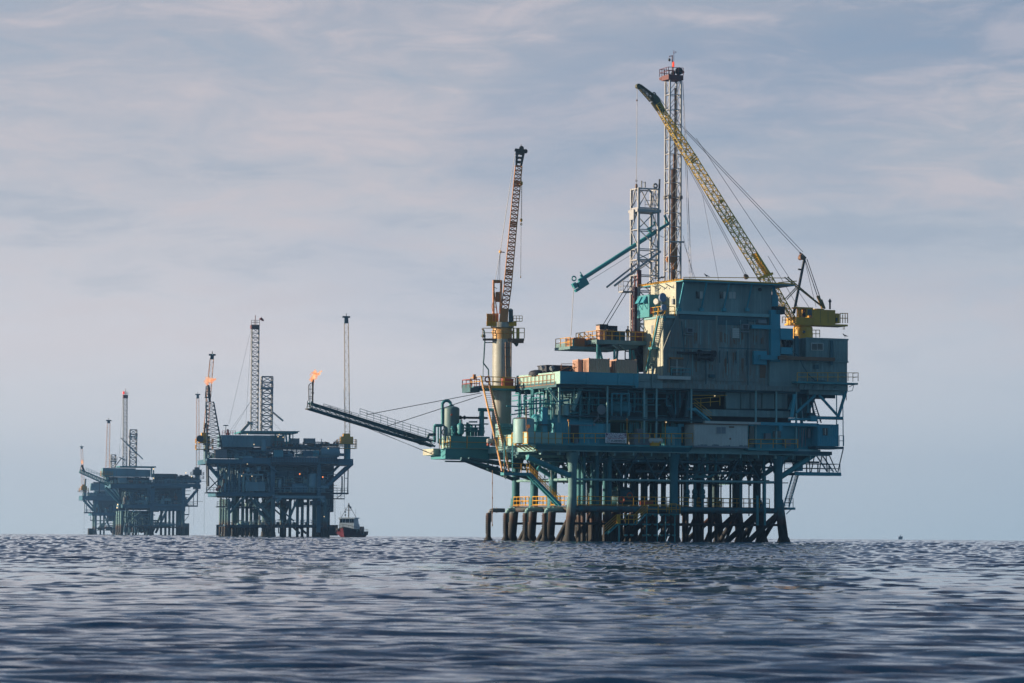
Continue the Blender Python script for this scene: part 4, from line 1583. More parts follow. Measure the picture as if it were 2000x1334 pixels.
def left_access():
    # walkway and shelter left of the control house
    m = MB()
    zw = F(1290, 618, 3.0).z
    ul = F(1295, 640, 1.6).x
    u0 = F(1268, 620, 5).x
    m.box(u0, ul + 1.6, 1.3, 6.4, zw - 0.28, zw)
    T1.part('side_walkway', m, PALE)
    m = MB()
    m.rail([V((u0, 6.3, zw)), V((u0, 1.4, zw)), V((ul + 1.5, 1.4, zw))], 1.15, 1.2, 0.045)
    T1.part('walkway_railing', m, YEL)
    st, tr = MB(), MB()
    a, b = F(1287, 617, 1.3), F(1274.5, 677.5, 3.2)
    st.stair(a, b, V((0.88, 0, 0)), r=0.15, n=15, dep=0.3)
    c, d = F(1271, 682, 3.2), F(1262, 727, 4.6)
    st.stair(c, d, V((1.0, 0, 0)), r=0.15, n=12, dep=0.3)
    st.box(b.x - 0.3, b.x + 1.2, 2.8, 4.0, b.z - 0.3, b.z - 0.02)
    T1.part('quarters_stair', st, TEAL)
    for s0, s1, w in ((a, b, 0.88), (c, d, 1.0)):
        for o in (V((-0.02, 0, 0)), V((w + .02, 0, 0))):
            tr.tube(s0 + o + V((0, 0, 1.0)), s1 + o + V((0, 0, 1.0)), 0.05, 5)
            for k in range(5):
                p = s0.lerp(s1, k / 4) + o
                tr.tube(p, p + V((0, 0, 1.0)), 0.035, 5)
    T1.part('stair_railing', tr, YEL)
    m = MB()
    uu = F(1268, 600, 4.4).x
    p, q = F(1268, 575, 4.4), F(1288, 575, 4.4)
    z0 = F(1268, 618, 4.4).z
    vb = SU(1245, 580, p.x).y
    m.box(p.x, q.x, 4.4, vb, zw + 0.01, p.z)
    sh = T1.part('stair_shelter', m, TEAL)
    m = MB()
    for vv in (4.9, 6.3):
        m.hexa([(p.x - 0.6, vv, p.z - 1.0), (p.x - 0.6, vv + 0.9, p.z - 1.0), (p.x - 0.02, vv + 0.9, p.z - 1.0), (p.x - 0.02, vv, p.z - 1.0),
                (p.x - 0.15, vv, p.z - 0.2), (p.x - 0.15, vv + 0.9, p.z - 0.2), (p.x - 0.02, vv + 0.9, p.z - 0.2), (p.x - 0.02, vv, p.z - 0.2)])
        m.beam((p.x - 0.55, vv, p.z - 1.0), (p.x - 0.05, vv, p.z - 1.8), 0.08)
    T1.part('vent_hood', m, TEALB, sh)
    m = MB()
    fb(m, 1271, 600, 1275, 613, 4.3, 4.4)
    T1.part('fire_cabinet', m, RED, sh)
    # drill floor module behind: big teal base and dark equipment under it
    m = MB()
    z1 = F(1164, 663, 6).z
    z2 = F(1164, 671, 6).z
    ua, ub = F(1164, 665, 6).x, F(1300, 665, 6).x
    m.box(ua, ub, 6, 18, z2, z1)
    m.box(ua, ua + 0.3, 5.8, 6, z2 - 0.1, z1 + 0.02)
    uc = F(1113, 678, 7.5).x
    zc = F(1113, 676, 7.5).z
    m.box(uc, F(1215, 678, 7.5).x, 7.5, 12, F(1113, 681.5, 7.5).z, zc)
    for x in (1210, 1222):
        m.beam(F(x - 14, 674, 6.1), F(x, 684, 6.6), 0.2)
    m.hexa([F(1203, 684, 6.6), F(1245, 680, 6.6), F(1245, 680, 12), F(1203, 684, 12), F(1196, 671, 6.2), F(1250, 671, 6.2), F(1250, 671, 12), F(1196, 671, 12)])
    T1.part('drill_floor', m, GREYT)
    m = MB()
    zd = ZU
    for x0, y0, x1, y1, v in ((1167, 672, 1166, 702, 6.2), (1172, 673, 1167, 702, 8), (1171, 682, 1187, 702, 6.2), (1200, 683, 1200, 702, 6.2), (1206, 683, 1201, 702, 8), (1230, 680, 1232, 706, 7), (1236, 684, 1250, 702, 7)):
        m.tube(F(x0, y0, v), (F(x1, y1, v).x, v, zd - 0.4), 0.15, 8)
    T1.part('drill_floor_leg', m, TEAL)
    m = MB()
    a1 = F(1164, 663, 6.1)
    m.rail([V((ua + 0.1, 12, z1)), V((ua + 0.1, 6.1, z1)), V((ub - 1, 6.1, z1))], 1.1, 1.1, 0.05)
    m.rail([V((uc + 0.1, 7.6, zc)), V((uc + 0.1, 11.9, zc))], 1.1, 1.4, 0.045)
    for x in (1130, 1141, 1152):
        m.path([F(x, 661, 8), F(x, 652 if x != 1141 else 650, 8), F(x + 9, 660, 8)], 0.06, 5)
    T1.part('drill_floor_railing', m, YEL)
    m = MB()
    fb(m, 1244, 676, 1266, 725, 7.5, 9.5)
    fb(m, 1237, 690, 1244, 706, 8, 9)
    rr = random.Random(8)
    for k in range(40):
        p = F(1232 + rr.random() * 34, 676 + rr.random() * 36, 7.3)
        m.box(p.x, p.x + rr.uniform(0.1, 0.5), 7.0 + rr.random() * 0.3, 7.6, p.z, p.z + rr.uniform(0.1, 0.5))
    for x, y in ((1221, 686), (1221, 700), (1230, 686)):
        m.tube(F(x, y, 7), F(x, y + 14, 7), 0.08, 6)
    m.path([F(1221, 686, 7), F(1232, 686, 7), F(1232, 702, 7), F(1221, 702, 7), F(1221, 686, 7)], 0.08, 6)
    T1.part('blowout_preventer', m, DARK)


def process_deck():
    # cantilevered deck at the far left
    v0 = 15.0
    m = MB()
    a, b = F(880.5, 876, v0), F(952, 876, v0)
    vb = v0 + 3.0
    z = F(880.5, 875, v0).z
    m.box(a.x - 0.6, UL + 0.2, v0 + 0.3, vb + 2, F(880.5, 896, v0).z, z - 0.1)
    l = F(845, 882, v0 + 2.5)
    m.box(l.x, a.x - 0.6, v0 + 2.2, vb + 2.6, F(845, 889, v0 + 2.5).z, F(845, 876, v0 + 2.5).z)
    m.box(l.x + 1.4, a.x + 2, v0 + 1.2, v0 + 2.2, F(859, 896, v0 + 1.5).z, F(859, 879, v0 + 1.5).z)
    T1.part('process_deck', m, TEAL)
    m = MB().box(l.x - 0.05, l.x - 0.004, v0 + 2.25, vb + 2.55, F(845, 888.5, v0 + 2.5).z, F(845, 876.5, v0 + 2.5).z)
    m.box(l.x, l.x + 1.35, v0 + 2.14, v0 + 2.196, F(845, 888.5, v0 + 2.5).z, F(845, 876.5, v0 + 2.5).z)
    T1.part('sunlit_end_plate', m, LITCREAM)  # left end of the teal deck, its sunlit tone put into the colour
    m = MB()
    zr = F(880.5, 851.5, v0).z
    z0 = F(880.5, 874.5, v0).z
    m.box(a.x, UL + 0.1, v0, v0 + 0.06, z0, zr)
    T1.part('bulwark', m, TEAL)
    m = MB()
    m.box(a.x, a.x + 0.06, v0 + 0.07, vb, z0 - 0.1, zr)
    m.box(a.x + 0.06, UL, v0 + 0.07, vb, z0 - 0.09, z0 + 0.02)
    T1.part('bulwark', m, LITMINT)  # side of the teal bulwark with sunlight put into its colour
    m = MB()
    for k in range(4):
        v = v0 + 0.05 + (vb - v0 - 0.1) * k / 3
        m.beam((a.x - 0.04, v, z0), (a.x - 0.04, v, zr), 0.07)
    m.beam((a.x - 0.04, v0, (z0 + zr) / 2), (a.x - 0.04, vb, (z0 + zr) / 2), 0.06)
    p = F(912, 860, v0)
    m.beam((p.x, v0 - 0.04, z0), (p.x, v0 - 0.04, zr), 0.08)
    m.beam((a.x, v0 - 0.04, (z0 + zr) / 2), (UL, v0 - 0.04, (z0 + zr) / 2), 0.05)
    m.rail([F(858, 876, v0 + 2.5), F(876, 876, v0 + 3)], 1.2, 0.8, 0.04)
    T1.part('bulwark_frame', m, YEL)
    # struts down to the rear legs
    m = MB()
    lg = F(1118, 950, 2).x
    for v in (13.2, 18.8):
        m.tube(F(900, 896, v), (lg, v, F(1003, 938, 18.8).z), 0.24, 10)
        m.tube(F(915, 896, v), (lg, v, F(1003, 912, 18.8).z), 0.2, 10)
        m.tube(F(953, 903, v), F(953, 917, v), 0.14, 8)
        m.tube(F(953, 917, v), F(973, 912, v), 0.14, 8)
    m.tube(F(869, 901, 16), F(926, 902, 16), 0.1, 8)
    T1.part('deck_strut', m, DKTEAL, smooth=True)
    # manifold: valves, small pots and headers
    rr = random.Random(5)
    m = MB()
    for k in range(30):
        x = 882 + rr.random() * 64
        v = v0 + 0.6 + rr.random() * 2.2
        top = 824 + rr.random() * 18
        p, q = F(x, 852, v), F(x, top, v)
        m.tube(p, q, 0.07 + rr.random() * 0.09, 8)
        if rr.random() < 0.6:
            m.lathe(p.lerp(q, rr.uniform(0.3, 0.8)), [(0.08, 0), (0.26, 0.04), (0.26, 0.14), (0.14, 0.2), (0.2, 0.3), (0.08, 0.4)], 10)
        if rr.random() < 0.55:
            m.tube(q, (q.x + rr.uniform(-1.2, 1.2), q.y, q.z), 0.09, 8)
    for y, x0, x1 in ((830, 888, 945), (836, 896, 946), (842, 886, 946), (824, 916, 932)):
        m.tube(F(x0, y, v0 + 1), F(x1, y, v0 + 1), 0.1, 8)
    T1.part('valve_manifold', m, TEAL, smooth=True)
    m = MB()
    m.tank(F(899.5, 850, v0 + 0.6), F(899.5, 826, v0 + 0.6), 0.45, 0.8, 16)
    m.tube(F(899.5, 828, v0 + .6), F(899.5, 820, v0 + .6), 0.12, 8)
    m.lathe(F(941.5, 852, v0 + 0.8), [(0.25, 0), (0.25, 3.2)], 12)
    m.tube(F(934, 800, v0 + 0.8), F(972, 801, v0 - 0.6), 0.22, 10)
    m.tube(F(938, 852, v0 + 1), F(938, 802, v0 + 1), 0.13, 8)
    T1.part('separator_pot', m, TEAL, smooth=True)
    m = MB()
    m.tube(F(895, 815.5, v0 + 1.6), F(952, 816.5, v0 + 1.6), 0.14, 10)
    for x in (898, 936, 906):
        m.lathe(F(x, 815.5, v0 + 1.6), [(0.25, 0), (0.25, 0.16)], 12, (1, 0, 0))
    m.tube(F(902, 818, v0 + 1.6), F(903, 830, v0 + 1.6), 0.05, 6)
    T1.part('header_pipe', m, DARK, smooth=True)
    m = MB()
    m.path([F(880, 794, v0 + 2.2), F(880.5, 788, v0 + 2.2), F(877.5, 784, v0 + 2.2), F(872, 782.2, v0 + 2.2), F(867, 784, v0 + 2.2), F(864, 789, v0 + 2.2), F(864, 829, v0 + 2.2), F(862.5, 831, v0 + 2.2), F(849, 831, v0 + 2.2), F(848.6, 834, v0 + 2.2), F(848.6, 864, v0 + 2.2)], 0.2, 12)
    m.path([F(856, 832, v0 + 2.4), F(856, 866, v0 + 2.4)], 0.1, 8)
    m.path([F(861, 832, v0 + 2.4), F(861, 870, v0 + 2.4)], 0.12, 8)
    T1.part('gooseneck_pipe', m, TEAL, smooth=True)
    # pump rack beside the stair
    m = MB()
    fb(m, 977, 827, 1001, 837, 9.5, 11)
    fb(m, 977, 839, 1001, 853, 9.6, 11)
    for k in range(7):
        x = 978 + k * 3.6
        m.tube(F(x, 838, 9.3), F(x, 828, 9.3), 0.09, 7)
        m.lathe(F(x, 833, 9.2), [(0.05, 0), (0.16, 0.03), (0.16, 0.1), (0.05, 0.14)], 8, (0, -1, 0))
    m.tube(F(976, 838.5, 9.3), F(1004, 837, 9.3), 0.1, 8)
    m.tube(F(1001, 843, 9.4), F(1003, 818, 9.0), 0.12, 8)
    m.tube(F(1003, 818, 9.0), F(1012, 817, 9.0), 0.12, 8)
    T1.part('pump_rack', m, PALE)


def crane_deck():
    # small deck round the left crane's pedestal, its long stair
    m = MB()
    v = 13.0
    a, b = F(941, 753, v), F(1006, 753, v)
    zt = F(941, 753, v).z
    m.box(a.x, b.x, v, v + 3.6, F(941, 761, v).z, zt)
    T1.part('crane_deck', m, TEAL)
    m = MB()
    c = F(916, 757, v + 1)
    m.box(c.x, a.x - 0.01, v + 0.6, v + 3.2, F(916, 766, v + 1).z, F(916, 757, v + 1).z)
    m.box(c.x - 0.01, c.x + 0.08, v + 0.5, v + 3.3, F(916, 757, v + 1).z, F(916, 750, v + 1).z)
    T1.part('crane_deck_annex', m, DKTEAL)
    m = MB()
    m.box(a.x, b.x, v - 0.08, v - 0.004, zt - 0.28, zt + 0.05)
    m.rail([V((a.x, v + 3.4, zt)), V((a.x, v, zt)), V((b.x, v, zt))], F(941, 735.5, v).z - zt, 1.5, 0.05)
    T1.part('crane_deck_railing', m, YEL)
    m = MB()
    zc = F(916, 757, v + 1).z
    m.rail([V((a.x, v + 0.7, zc)), V((c.x, v + 0.7, zc)), V((c.x, v + 3.1, zc)), V((a.x, v + 3.1, zc))], F(916, 741, v + 1).z - zc, 1.0, 0.05)
    m.ring(F(952, 741, v - 0.1), 0.32, 0.1)
    T1.part('crane_deck_railing', m, RED)
    m = MB()
    fb(m, 925, 731, 929.5, 740, v + 1.6, v + 1.9)
    m.tube(F(927, 740, v + 1.7), F(927, 757, v + 1.7), 0.05, 5)
    T1.part('notice_board', m, ORANGE)
    st = MB()
    u_ = a.x
    tp = F(941.5, 747, v - 0.2)
    bt = SU(980, 920, tp.x - 0.35)
    bt = V((tp.x - 0.3, bt.y, F(980, 920, bt.y).z))
    st.stair(tp, bt, V((0.93, 0, 0)), r=0.13, n=40, dep=0.2)
    T1.part('crane_stair', st, TAN)
    st = MB()
    for o in (V((-0.05, 0, 0)), V((0.98, 0, 0))):
        st.tube(tp + o + V((0, 0.3, 0.9)), bt + o + V((0, 0.3, 0.9)), 0.06, 5)
        for k in range(12):
            p = tp.lerp(bt, k / 11) + o
            st.tube(p, p + V((0, 0.3, 0.9)), 0.04, 5)
    T1.part('crane_stair_railing', st, YEL)


jacket()
walkways()
lower_deck()
middle()
upper_deck()
quarters()
left_access()
process_deck()
crane_deck()

# ------------------------------------------------------------------ things carried by the near platform
ON1 = 'equipment standing on the near platform'


def container(name, label, cat, x0, x1, ytop, zbot, v, dep, mat, group=None, pitch=0.3, frame=None, S=P1):
    a, b = S.f(x0, ytop, v), S.f(x1, ytop, v)
    z1, z0 = a.z, zbot
    T = Thing(S, name, label, cat, ((a.x + b.x) / 2, v + dep / 2, z0), group)
    m = MB()
    e = 0.05
    m.box(a.x + e, b.x - e, v + e, v + dep - e, z0 + 0.02, z1 - 0.04)
    m.corr((a.x + 0.12, v + e - 0.01), (b.x - 0.12, v + e - 0.01), z0 + 0.12, z1 - 0.12, (0, -1), pitch, 0.05)
    m.corr((a.x + e - 0.01, v + dep - 0.12), (a.x + e - 0.01, v + 0.12), z0 + 0.12, z1 - 0.12, (-1, 0), pitch, 0.05)
    T.part('body', m, mat)
    m = MB()
    w = 0.12
    for u in (a.x, b.x - w):
        for vv in (v, v + dep - w):
            m.box(u, u + w, vv, vv + w, z0, z1)
    for z in (z0 + 0.001, z1 - w - 0.001):
        m.box(a.x + w, b.x - w, v + 0.002, v + w, z, z + w)
        m.box(a.x + w, b.x - w, v + dep - w, v + dep - 0.002, z, z + w)
        m.box(a.x + 0.002, a.x + w, v + w, v + dep - w, z, z + w)
        m.box(b.x - w, b.x - 0.002, v + w, v + dep - w, z, z + w)
    for u in (a.x, b.x - 0.16):
        m.box(u - 0.01, u + 0.17, v - 0.01, v + 0.2, z1 - 0.001, z1 + 0.06)
    T.part('corner_frame', m, frame or mat)
    return T, a, b, z0, z1


def containers():
    z = ZU - 0.42
    T, a, b, z0, z1 = container('cargo_container', 'narrow tan cargo container on the upper deck, behind the bigger two', 'container', 1129, 1141, 702, z, 4.6, 1.6, TAN, 'tan containers on the upper deck')
    T, a, b, z0, z1 = container('cargo_container', 'tan cargo container with a long ribbed side, middle of the three on the upper deck', 'container', 1150, 1191, 699.8, z, 2.8, 1.7, TAN, 'tan containers on the upper deck')
    m = MB()
    for vv in (3.2, 3.6, 4.0):
        m.tube((a.x - 0.06, vv, z0 + 0.2), (a.x - 0.06, vv, z1 - 0.2), 0.03, 5)
    T.part('door_bar', m, RUST)
    T, a, b, z0, z1 = container('cargo_container', 'tan cargo container beside the living quarters stair, nearest to it', 'container', 1204, 1244, 701.8, z, 2.6, 1.9, TAN, 'tan containers on the upper deck')
    m = MB()
    fbm = MB()
    for vv in (3.1, 3.8):
        m.tube((a.x - 0.06, vv, z0 + 0.2), (a.x - 0.06, vv, z1 - 0.2), 0.03, 5)
    T.part('door_bar', m, RUST)
    # dark covered load behind
    p, q = F(1067, 713, 7), F(1124, 724, 7)
    T = Thing(P1, 'tarpaulin_stack', 'long dark navy covered load on the upper deck left of the containers', 'covered load', (p.x, 7, z))
    m = MB()
    m.box(p.x, q.x, 7, 9.4, z, p.z)
    m.box(p.x - 0.1, q.x + 0.1, 6.9, 9.5, p.z - 0.12, p.z + 0.03)
    for k in range(6):
        u = p.x + (q.x - p.x) * k / 5
        m.box(u - 0.05, u + 0.05, 6.85, 6.9, z, p.z - 0.13)
    T.part('cover', m, NAVY)
    m = MB()
    m.lathe(F(1049, 727, 8), [(1.1, -0.4), (1.0, 0.0), (0.75, 0.18), (0.3, 0.28)], 20)
    solo(P1, 'tank_hatch', 'low dark domed hatch on the upper deck edge beside the covered load', 'hatch', m, NAVY, F(1049, 727, 8), None, True)
    # floodlights on the bulwark
    for x, y, lab in ((1059, 718, 'small dark floodlight on the left bulwark of the upper deck, left of the pair'), (1078, 719, 'small dark floodlight on the left bulwark of the upper deck, nearer the front corner')):
        v = SU(x, y + 6, UU).y
        p = SU(x, y, UU)
        T = Thing(P1, 'floodlight', lab, 'floodlight', (UU, v, p.z - 0.6), 'floodlights on the upper deck bulwark')
        m = MB().lathe(p, [(0.08, -0.3), (0.26, -0.2), (0.3, 0.1), (0.24, 0.25)], 12, (-0.8, -0.3, -0.4))
        T.part('lamp_head', m, GREY, None, True)
        m = MB().tube((UU + 0.1, v, p.z - 0.6), p, 0.04, 6)
        T.part('bracket', m, GREY)


def cabins():
    # teal cabin with the dark doorway
    v = 1.35
    zf = ZL
    T, a, b, z0, z1 = container('deck_cabin', 'teal ribbed cabin on the lower deck with an open dark doorway', 'cabin', 1085, 1192, 825.5, zf, v, 2.6, TEALB, None, 0.5, TEALB)
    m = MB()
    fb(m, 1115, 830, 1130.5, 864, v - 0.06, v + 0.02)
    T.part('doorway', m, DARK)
    m = MB()
    fb(m, 1113, 829, 1156, 830.5, v - 0.1, v - 0.02)
    fb(m, 1160, 828, 1163, 831, v - 0.2, v - 0.02)
    T.part('door_rail', m, GREY)
    # white office trailer
    v = -0.35
    a, b = F(1356, 828.5, v), F(1460.5, 830, v)
    z1, z0 = a.z, F(1356, 870, v).z
    T = Thing(P1, 'office_trailer', 'dirty white office trailer on the lower deck edge, rust stained, with a double window', 'trailer', ((a.x + b.x) / 2, v + 1.3, z0))
    m = MB()
    m.box(a.x, b.x, v, v + 2.6, z0, z1)
    m.corr((a.x + 0.05, v - 0.005), (b.x - 0.05, v - 0.005), z0 + 0.15, z1 - 0.15, (0, -1), 0.42, 0.02)
    T.part('body', m, WHITE)
    m = MB()
    m.hexa([(a.x - 0.15, v - 0.15, z1 + 0.004), (b.x + 0.1, v - 0.15, z1 + 0.004), (b.x + 0.1, v + 2.7, z1 + 0.004), (a.x - 0.15, v + 2.7, z1 + 0.004),
            (a.x - 0.1, v - 0.1, z1 + 0.12), (b.x + 0.05, v - 0.1, z1 + 0.12), (b.x, v + 2.6, z1 + 0.2), (a.x, v + 2.6, z1 + 0.2)])
    T.part('roof', m, RUST)
    m = MB()
    m.box(a.x - 0.05, b.x + 0.05, v - 0.1, v + 2.7, z0 - 0.22, z0 - 0.004)
    rr = random.Random(2)
    for k in range(16):
        u = a.x + 0.3 + rr.random() * (b.x - a.x - 0.8)
        m.box(u, u + rr.uniform(0.1, 0.5), v - 0.03, v - 0.006, z0 - 0.002, z0 + rr.uniform(0.05, 0.2))
    T.part('skid', m, GREY)
    m = MB()
    fb(m, 1398.5, 833, 1418.5, 847.5, v - 0.08, v - 0.03)
    w = T.part('window', m, WHITE)
    m = MB()
    fb(m, 1399.5, 834, 1408, 846.7, v - 0.1, v - 0.081)
    fb(m, 1409, 834, 1417.5, 846.7, v - 0.1, v - 0.081)
    T.part('pane', m, GREY, w)
    m = MB()
    fb(m, 1424, 832.5, 1434, 835.5, v - 0.06, v - 0.02)
    m.lathe(F(1426, 857, v), [(0.13, 0.02), (0.13, 0.06)], 12, (0, -1, 0))
    T.part('vent', m, RUST)
    # blue cabin at the right corner
    v = 0.5
    zb = F(1597, 871, v).z
    T, a, b, z0, z1 = container('blue_cabin', 'bright blue ribbed cabin on the right corner of the lower deck', 'cabin', 1597, 1638, 828.3, zb, v, 2.6, BLUE, None, 0.32)
    m = MB()
    fb(m, 1607.5, 836, 1616.5, 850.5, v - 0.06, v - 0.02)
    w = T.part('window', m, GLASS)
    m = MB()
    fb(m, 1611.4, 837, 1612.6, 849, v - 0.08, v - 0.062)
    T.part('window_bar', m, WHITE, w)
    m = MB()
    fb(m, 1618, 836, 1626.5, 850.5, v - 0.06, v - 0.02)
    T.part('shutter', m, TEALB)


def vessels():
    # drum in the left corner of the lower deck
    c = F(1023, 845, 2.4)
    r_ = (F(1042, 830, 2.4).x - F(1004.5, 830, 2.4).x) / 2
    ztop = F(1023, 818.5, 2.4).z
    T = Thing(P1, 'storage_drum', 'short wide grey-teal drum in the left corner of the lower deck', 'tank', (c.x, 2.4, ZL))
    m = MB().lathe((c.x, 2.4, ZL), [(r_, 0), (r_, ztop - ZL - 0.1), (r_ - 0.05, ztop - ZL)], 32)
    T.part('shell', m, PALE, None, True)
    m = MB().lathe((c.x, 2.4, ztop + 0.01), [(r_ - 0.1, 0), (r_ * 0.6, 0.12), (0.2, 0.2)], 32)
    T.part('lid', m, RUST, None, True)
    m = MB()
    m.path([F(1028, 840, -0.1), F(1027.5, 795, -0.1)], 0.06, 6)
    solo(P1, 'vent_pipe', 'thin rusty vent pipe on the left bulwark corner of the lower deck', 'pipe', m, RUST, F(1028, 843, -0.1), None, True)
    m = MB().lathe(F(1032, 833, -0.05), [(0.05, 0), (0.24, 0.03), (0.24, 0.07)], 16, (-0.7, -1, 0.1))
    m.tube(F(1032, 833, 0.0), F(1029, 843.7, 0.0), 0.04, 6)
    solo(P1, 'orange_disc', 'small round orange disc beside the thin vent pipe', 'disc sign', m, ORANGE, F(1030, 843.7, 0.0))
    # horizontal separator
    z = F(1052, 827, 2.6).z
    T = Thing(P1, 'horizontal_vessel', 'long pale blue horizontal vessel with a bright dished end, above the teal cabin', 'tank', F(1100, 844, 3.4))
    y0, y1 = F(1043, 826, 3.2), F(1166, 828, 3.2)
    m = MB().tank((y0.x, 4.3, z), (y1.x, 4.3, z), F(1100, 809.5, 3.2).z - z, 0.5, 28)
    T.part('shell', m, TEALB, None, True)
    m = MB()
    for u in (y0.x + 1.3, y1.x - 1.3):
        m.box(u - 0.2, u + 0.2, 3.5, 5.1, ZL, z - 0.4)
    T.part('saddle', m, TEAL)
    m = MB()
    m.ring((y0.x + 0.25, 4.3, z + 0.3), 0.34, 0.06, (1, 0, 0))
    m.path([(y0.x + 0.05, 4.0, z - 1.0), (y0.x - 0.2, 4.0, z - 0.6), (y0.x - 0.1, 4.1, z + 0.6)], 0.05, 6)
    T.part('nozzle', m, DKTEAL, None, True)
    m = MB()
    fb(m, 1059.3, 796, 1069.5, 828.5, 1.6, 2.3)
    fb(m, 1060, 830.5, 1069, 843.5, 1.65, 2.25)
    T = Thing(P1, 'vertical_duct', 'square blue vertical duct in front of the horizontal vessel', 'duct', F(1064, 844, 1.9))
    T.part('duct', m, BLUE)
    m = MB()
    fb(m, 1057, 828.5, 1071.5, 830.5, 1.5, 2.4)
    p = F(1064, 844, 1.9)
    m.box(p.x - 0.2, p.x + 0.2, 1.7, 2.2, ZL, p.z + 0.05)
    T.part('flange', m, DARK)
    # pot above the vessel
    c = F(1105, 808, 3.0)
    T = Thing(P1, 'filter_pot', 'small grey cylindrical pot on top of the long horizontal vessel', 'filter', c)
    m = MB().lathe((c.x, 3.0, c.z - 0.2), [(0.42, 0), (0.42, F(1105, 790, 3).z - c.z), (0.3, F(1105, 789, 3).z - c.z + 0.2)], 18)
    T.part('shell', m, PALE, None, True)
    m = MB()
    for dx in (-0.75, -1.05, -1.3):
        m.tube((c.x + dx, 3, c.z - 0.1), (c.x + dx, 3, c.z + 0.9), 0.06, 6)
    T.part('feed_pipe', m, PALE)
    # round tank in the middle
    c = F(1209, 809, 4.4)
    r_ = (F(1231.5, 800, 4.4).x - F(1187, 800, 4.4).x) / 2
    T = Thing(P1, 'round_tank', 'wide teal domed tank behind a pipe frame in the middle of the platform', 'tank', (c.x, 4.4, F(1192, 814, 4.4).z))
    m = MB().tank((c.x, 4.4, c.z - 0.1), (c.x, 4.4, F(1209, 781, 4.4).z), r_, 0.35, 30)
    T.part('shell', m, TEALB, None, True)
    m = MB()
    for k in range(4):
        w = math.pi / 4 + k * math.pi / 2
        m.tube((c.x + r_ * 0.7 * math.cos(w), 4.4 + r_ * 0.7 * math.sin(w), c.z - 0.6), (c.x + r_ * 0.7 * math.cos(w), 4.4 + r_ * 0.7 * math.sin(w), c.z + 0.5), 0.08, 6)
    m.lathe((c.x + 0.2, 4.4, F(1209, 781, 4.4).z - 0.02), [(0.1, 0), (0.1, 0.5)], 8)
    T.part('leg', m, TEAL)
    m = MB().lathe(F(1209.5, 772, 3.8), [(0.14, 0), (0.2, 0.1), (0.14, 0.3)], 10)
    T.part('relief_valve', m, RED, None, True)
    # dish on a tripod
    T = Thing(P1, 'tripod_dish', 'grey round dish on a tripod standing on the teal cabin', 'dish antenna', F(1168, 825.5, 2.0))
    c = F(1174.5, 800, 2.0)
    m = MB().lathe(c, [(0.0, -0.12), (0.35, -0.09), (0.62, 0.0), (0.62, 0.06), (0.1, 0.14)], 24, (0.1, -1, 0))
    T.part('dish', m, GREY, None, True)
    m = MB()
    b_ = F(1168.5, 808, 2.1)
    m.tube((b_.x, 2.1, F(1168, 824.8, 2).z), (b_.x, 2.1, c.z), 0.05, 6)
    for dx, dv in ((-0.7, 0), (0.75, 0.1), (0, 0.9)):
        m.tube((b_.x, 2.1, F(1168, 815, 2).z), (b_.x + dx, 2.1 + dv, F(1168, 825.3, 2).z), 0.05, 6)
    T.part('tripod', m, GREY)
    # vertical vessel on the left process deck
    v = 17.0
    c = F(881.5, 852, v)
    r_ = (F(896, 820, v).x - F(867, 820, v).x) / 2
    zt = F(881.5, 793, v).z
    zb = F(881.5, 852, v).z
    T = Thing(P1, 'vertical_vessel', 'tall upright grey-teal vessel with a domed top on the left process deck', 'tank', (c.x, v, F(880.5, 875, 15).z))
    m = MB().tank((c.x, v, zb - 0.8), (c.x, v, zt), r_, 0.38, 30)
    T.part('shell', m, GREYT, None, True)
    m = MB().lathe((c.x, v, F(880.5, 875, 15).z), [(r_ * 0.92, 0), (r_ * 0.92, 1.0)], 24)
    m.lathe((c.x, v, zt - 0.05), [(0.3, 0), (0.3, 0.16), (0.2, 0.2)], 12)
    T.part('skirt', m, TEAL, None, True)
    m = MB().lathe(F(882, 810, v - r_), [(0.12, -0.05), (0.12, 0.06)], 10, (0, -1, 0))
    T.part('nozzle', m, RED)
    m = MB().path([F(867, 838, v), F(864, 841, v), F(863.5, 846, v), F(866, 850, v)], 0.06, 6)
    T.part('sample_loop', m, DARK)
    # white drum at the edge
    T = Thing(P1, 'white_drum', 'small white drum lying on the deck edge at the foot of the long crane stair', 'drum', F(956, 866, 11))
    m = MB().tank(F(950.5, 861.5, 11), F(962, 861.5, 11), 0.31, 0.5, 16)
    T.part('shell', m, WHITE, None, True)
    m = MB()
    for x in (953, 959.5):
        p = F(x, 865, 11)
        m.box(p.x - 0.08, p.x + 0.08, 10.8, 11.2, p.z - 0.35, p.z)
    T.part('cradle', m, RED)
    # hopper and bottles on the lower deck
    v = 1.4
    T = Thing(P1, 'hopper', 'grey tapered hopper on the lower deck right of the warning sign', 'hopper', F(1255, 864, v))
    a, b = F(1239, 850, v), F(1271, 850, v)
    c0, c1 = F(1247.5, 837, v), F(1264, 837, v)
    m = MB()
    m.box(a.x, b.x, v, v + 1.6, ZL, a.z)
    m.hexa([(a.x, v, a.z + .002), (b.x, v, a.z + .002), (b.x, v + 1.6, a.z + .002), (a.x, v + 1.6, a.z + .002), (c0.x, v + .4, F(1247, 844.5, v).z), (c1.x, v + .4, F(1247, 844.5, v).z), (c1.x, v + 1.2, F(1247, 844.5, v).z), (c0.x, v + 1.2, F(1247, 844.5, v).z)])
    m.box(c0.x, c1.x, v + .4, v + 1.2, F(1247, 844.5, v).z + .002, c0.z)
    T.part('bin', m, GREY)
    T = Thing(P1, 'equipment_cabinet', 'teal equipment cabinet on the lower deck behind two white gas bottles', 'cabinet', F(1316, 866, 1.9))
    m = MB()
    a, b = F(1301, 833, 1.7), F(1327, 833, 1.7)
    m.box(a.x, b.x, 1.7, 2.9, ZL, a.z)
    a2, b2 = F(1325, 828, 1.6), F(1336, 833, 1.6)
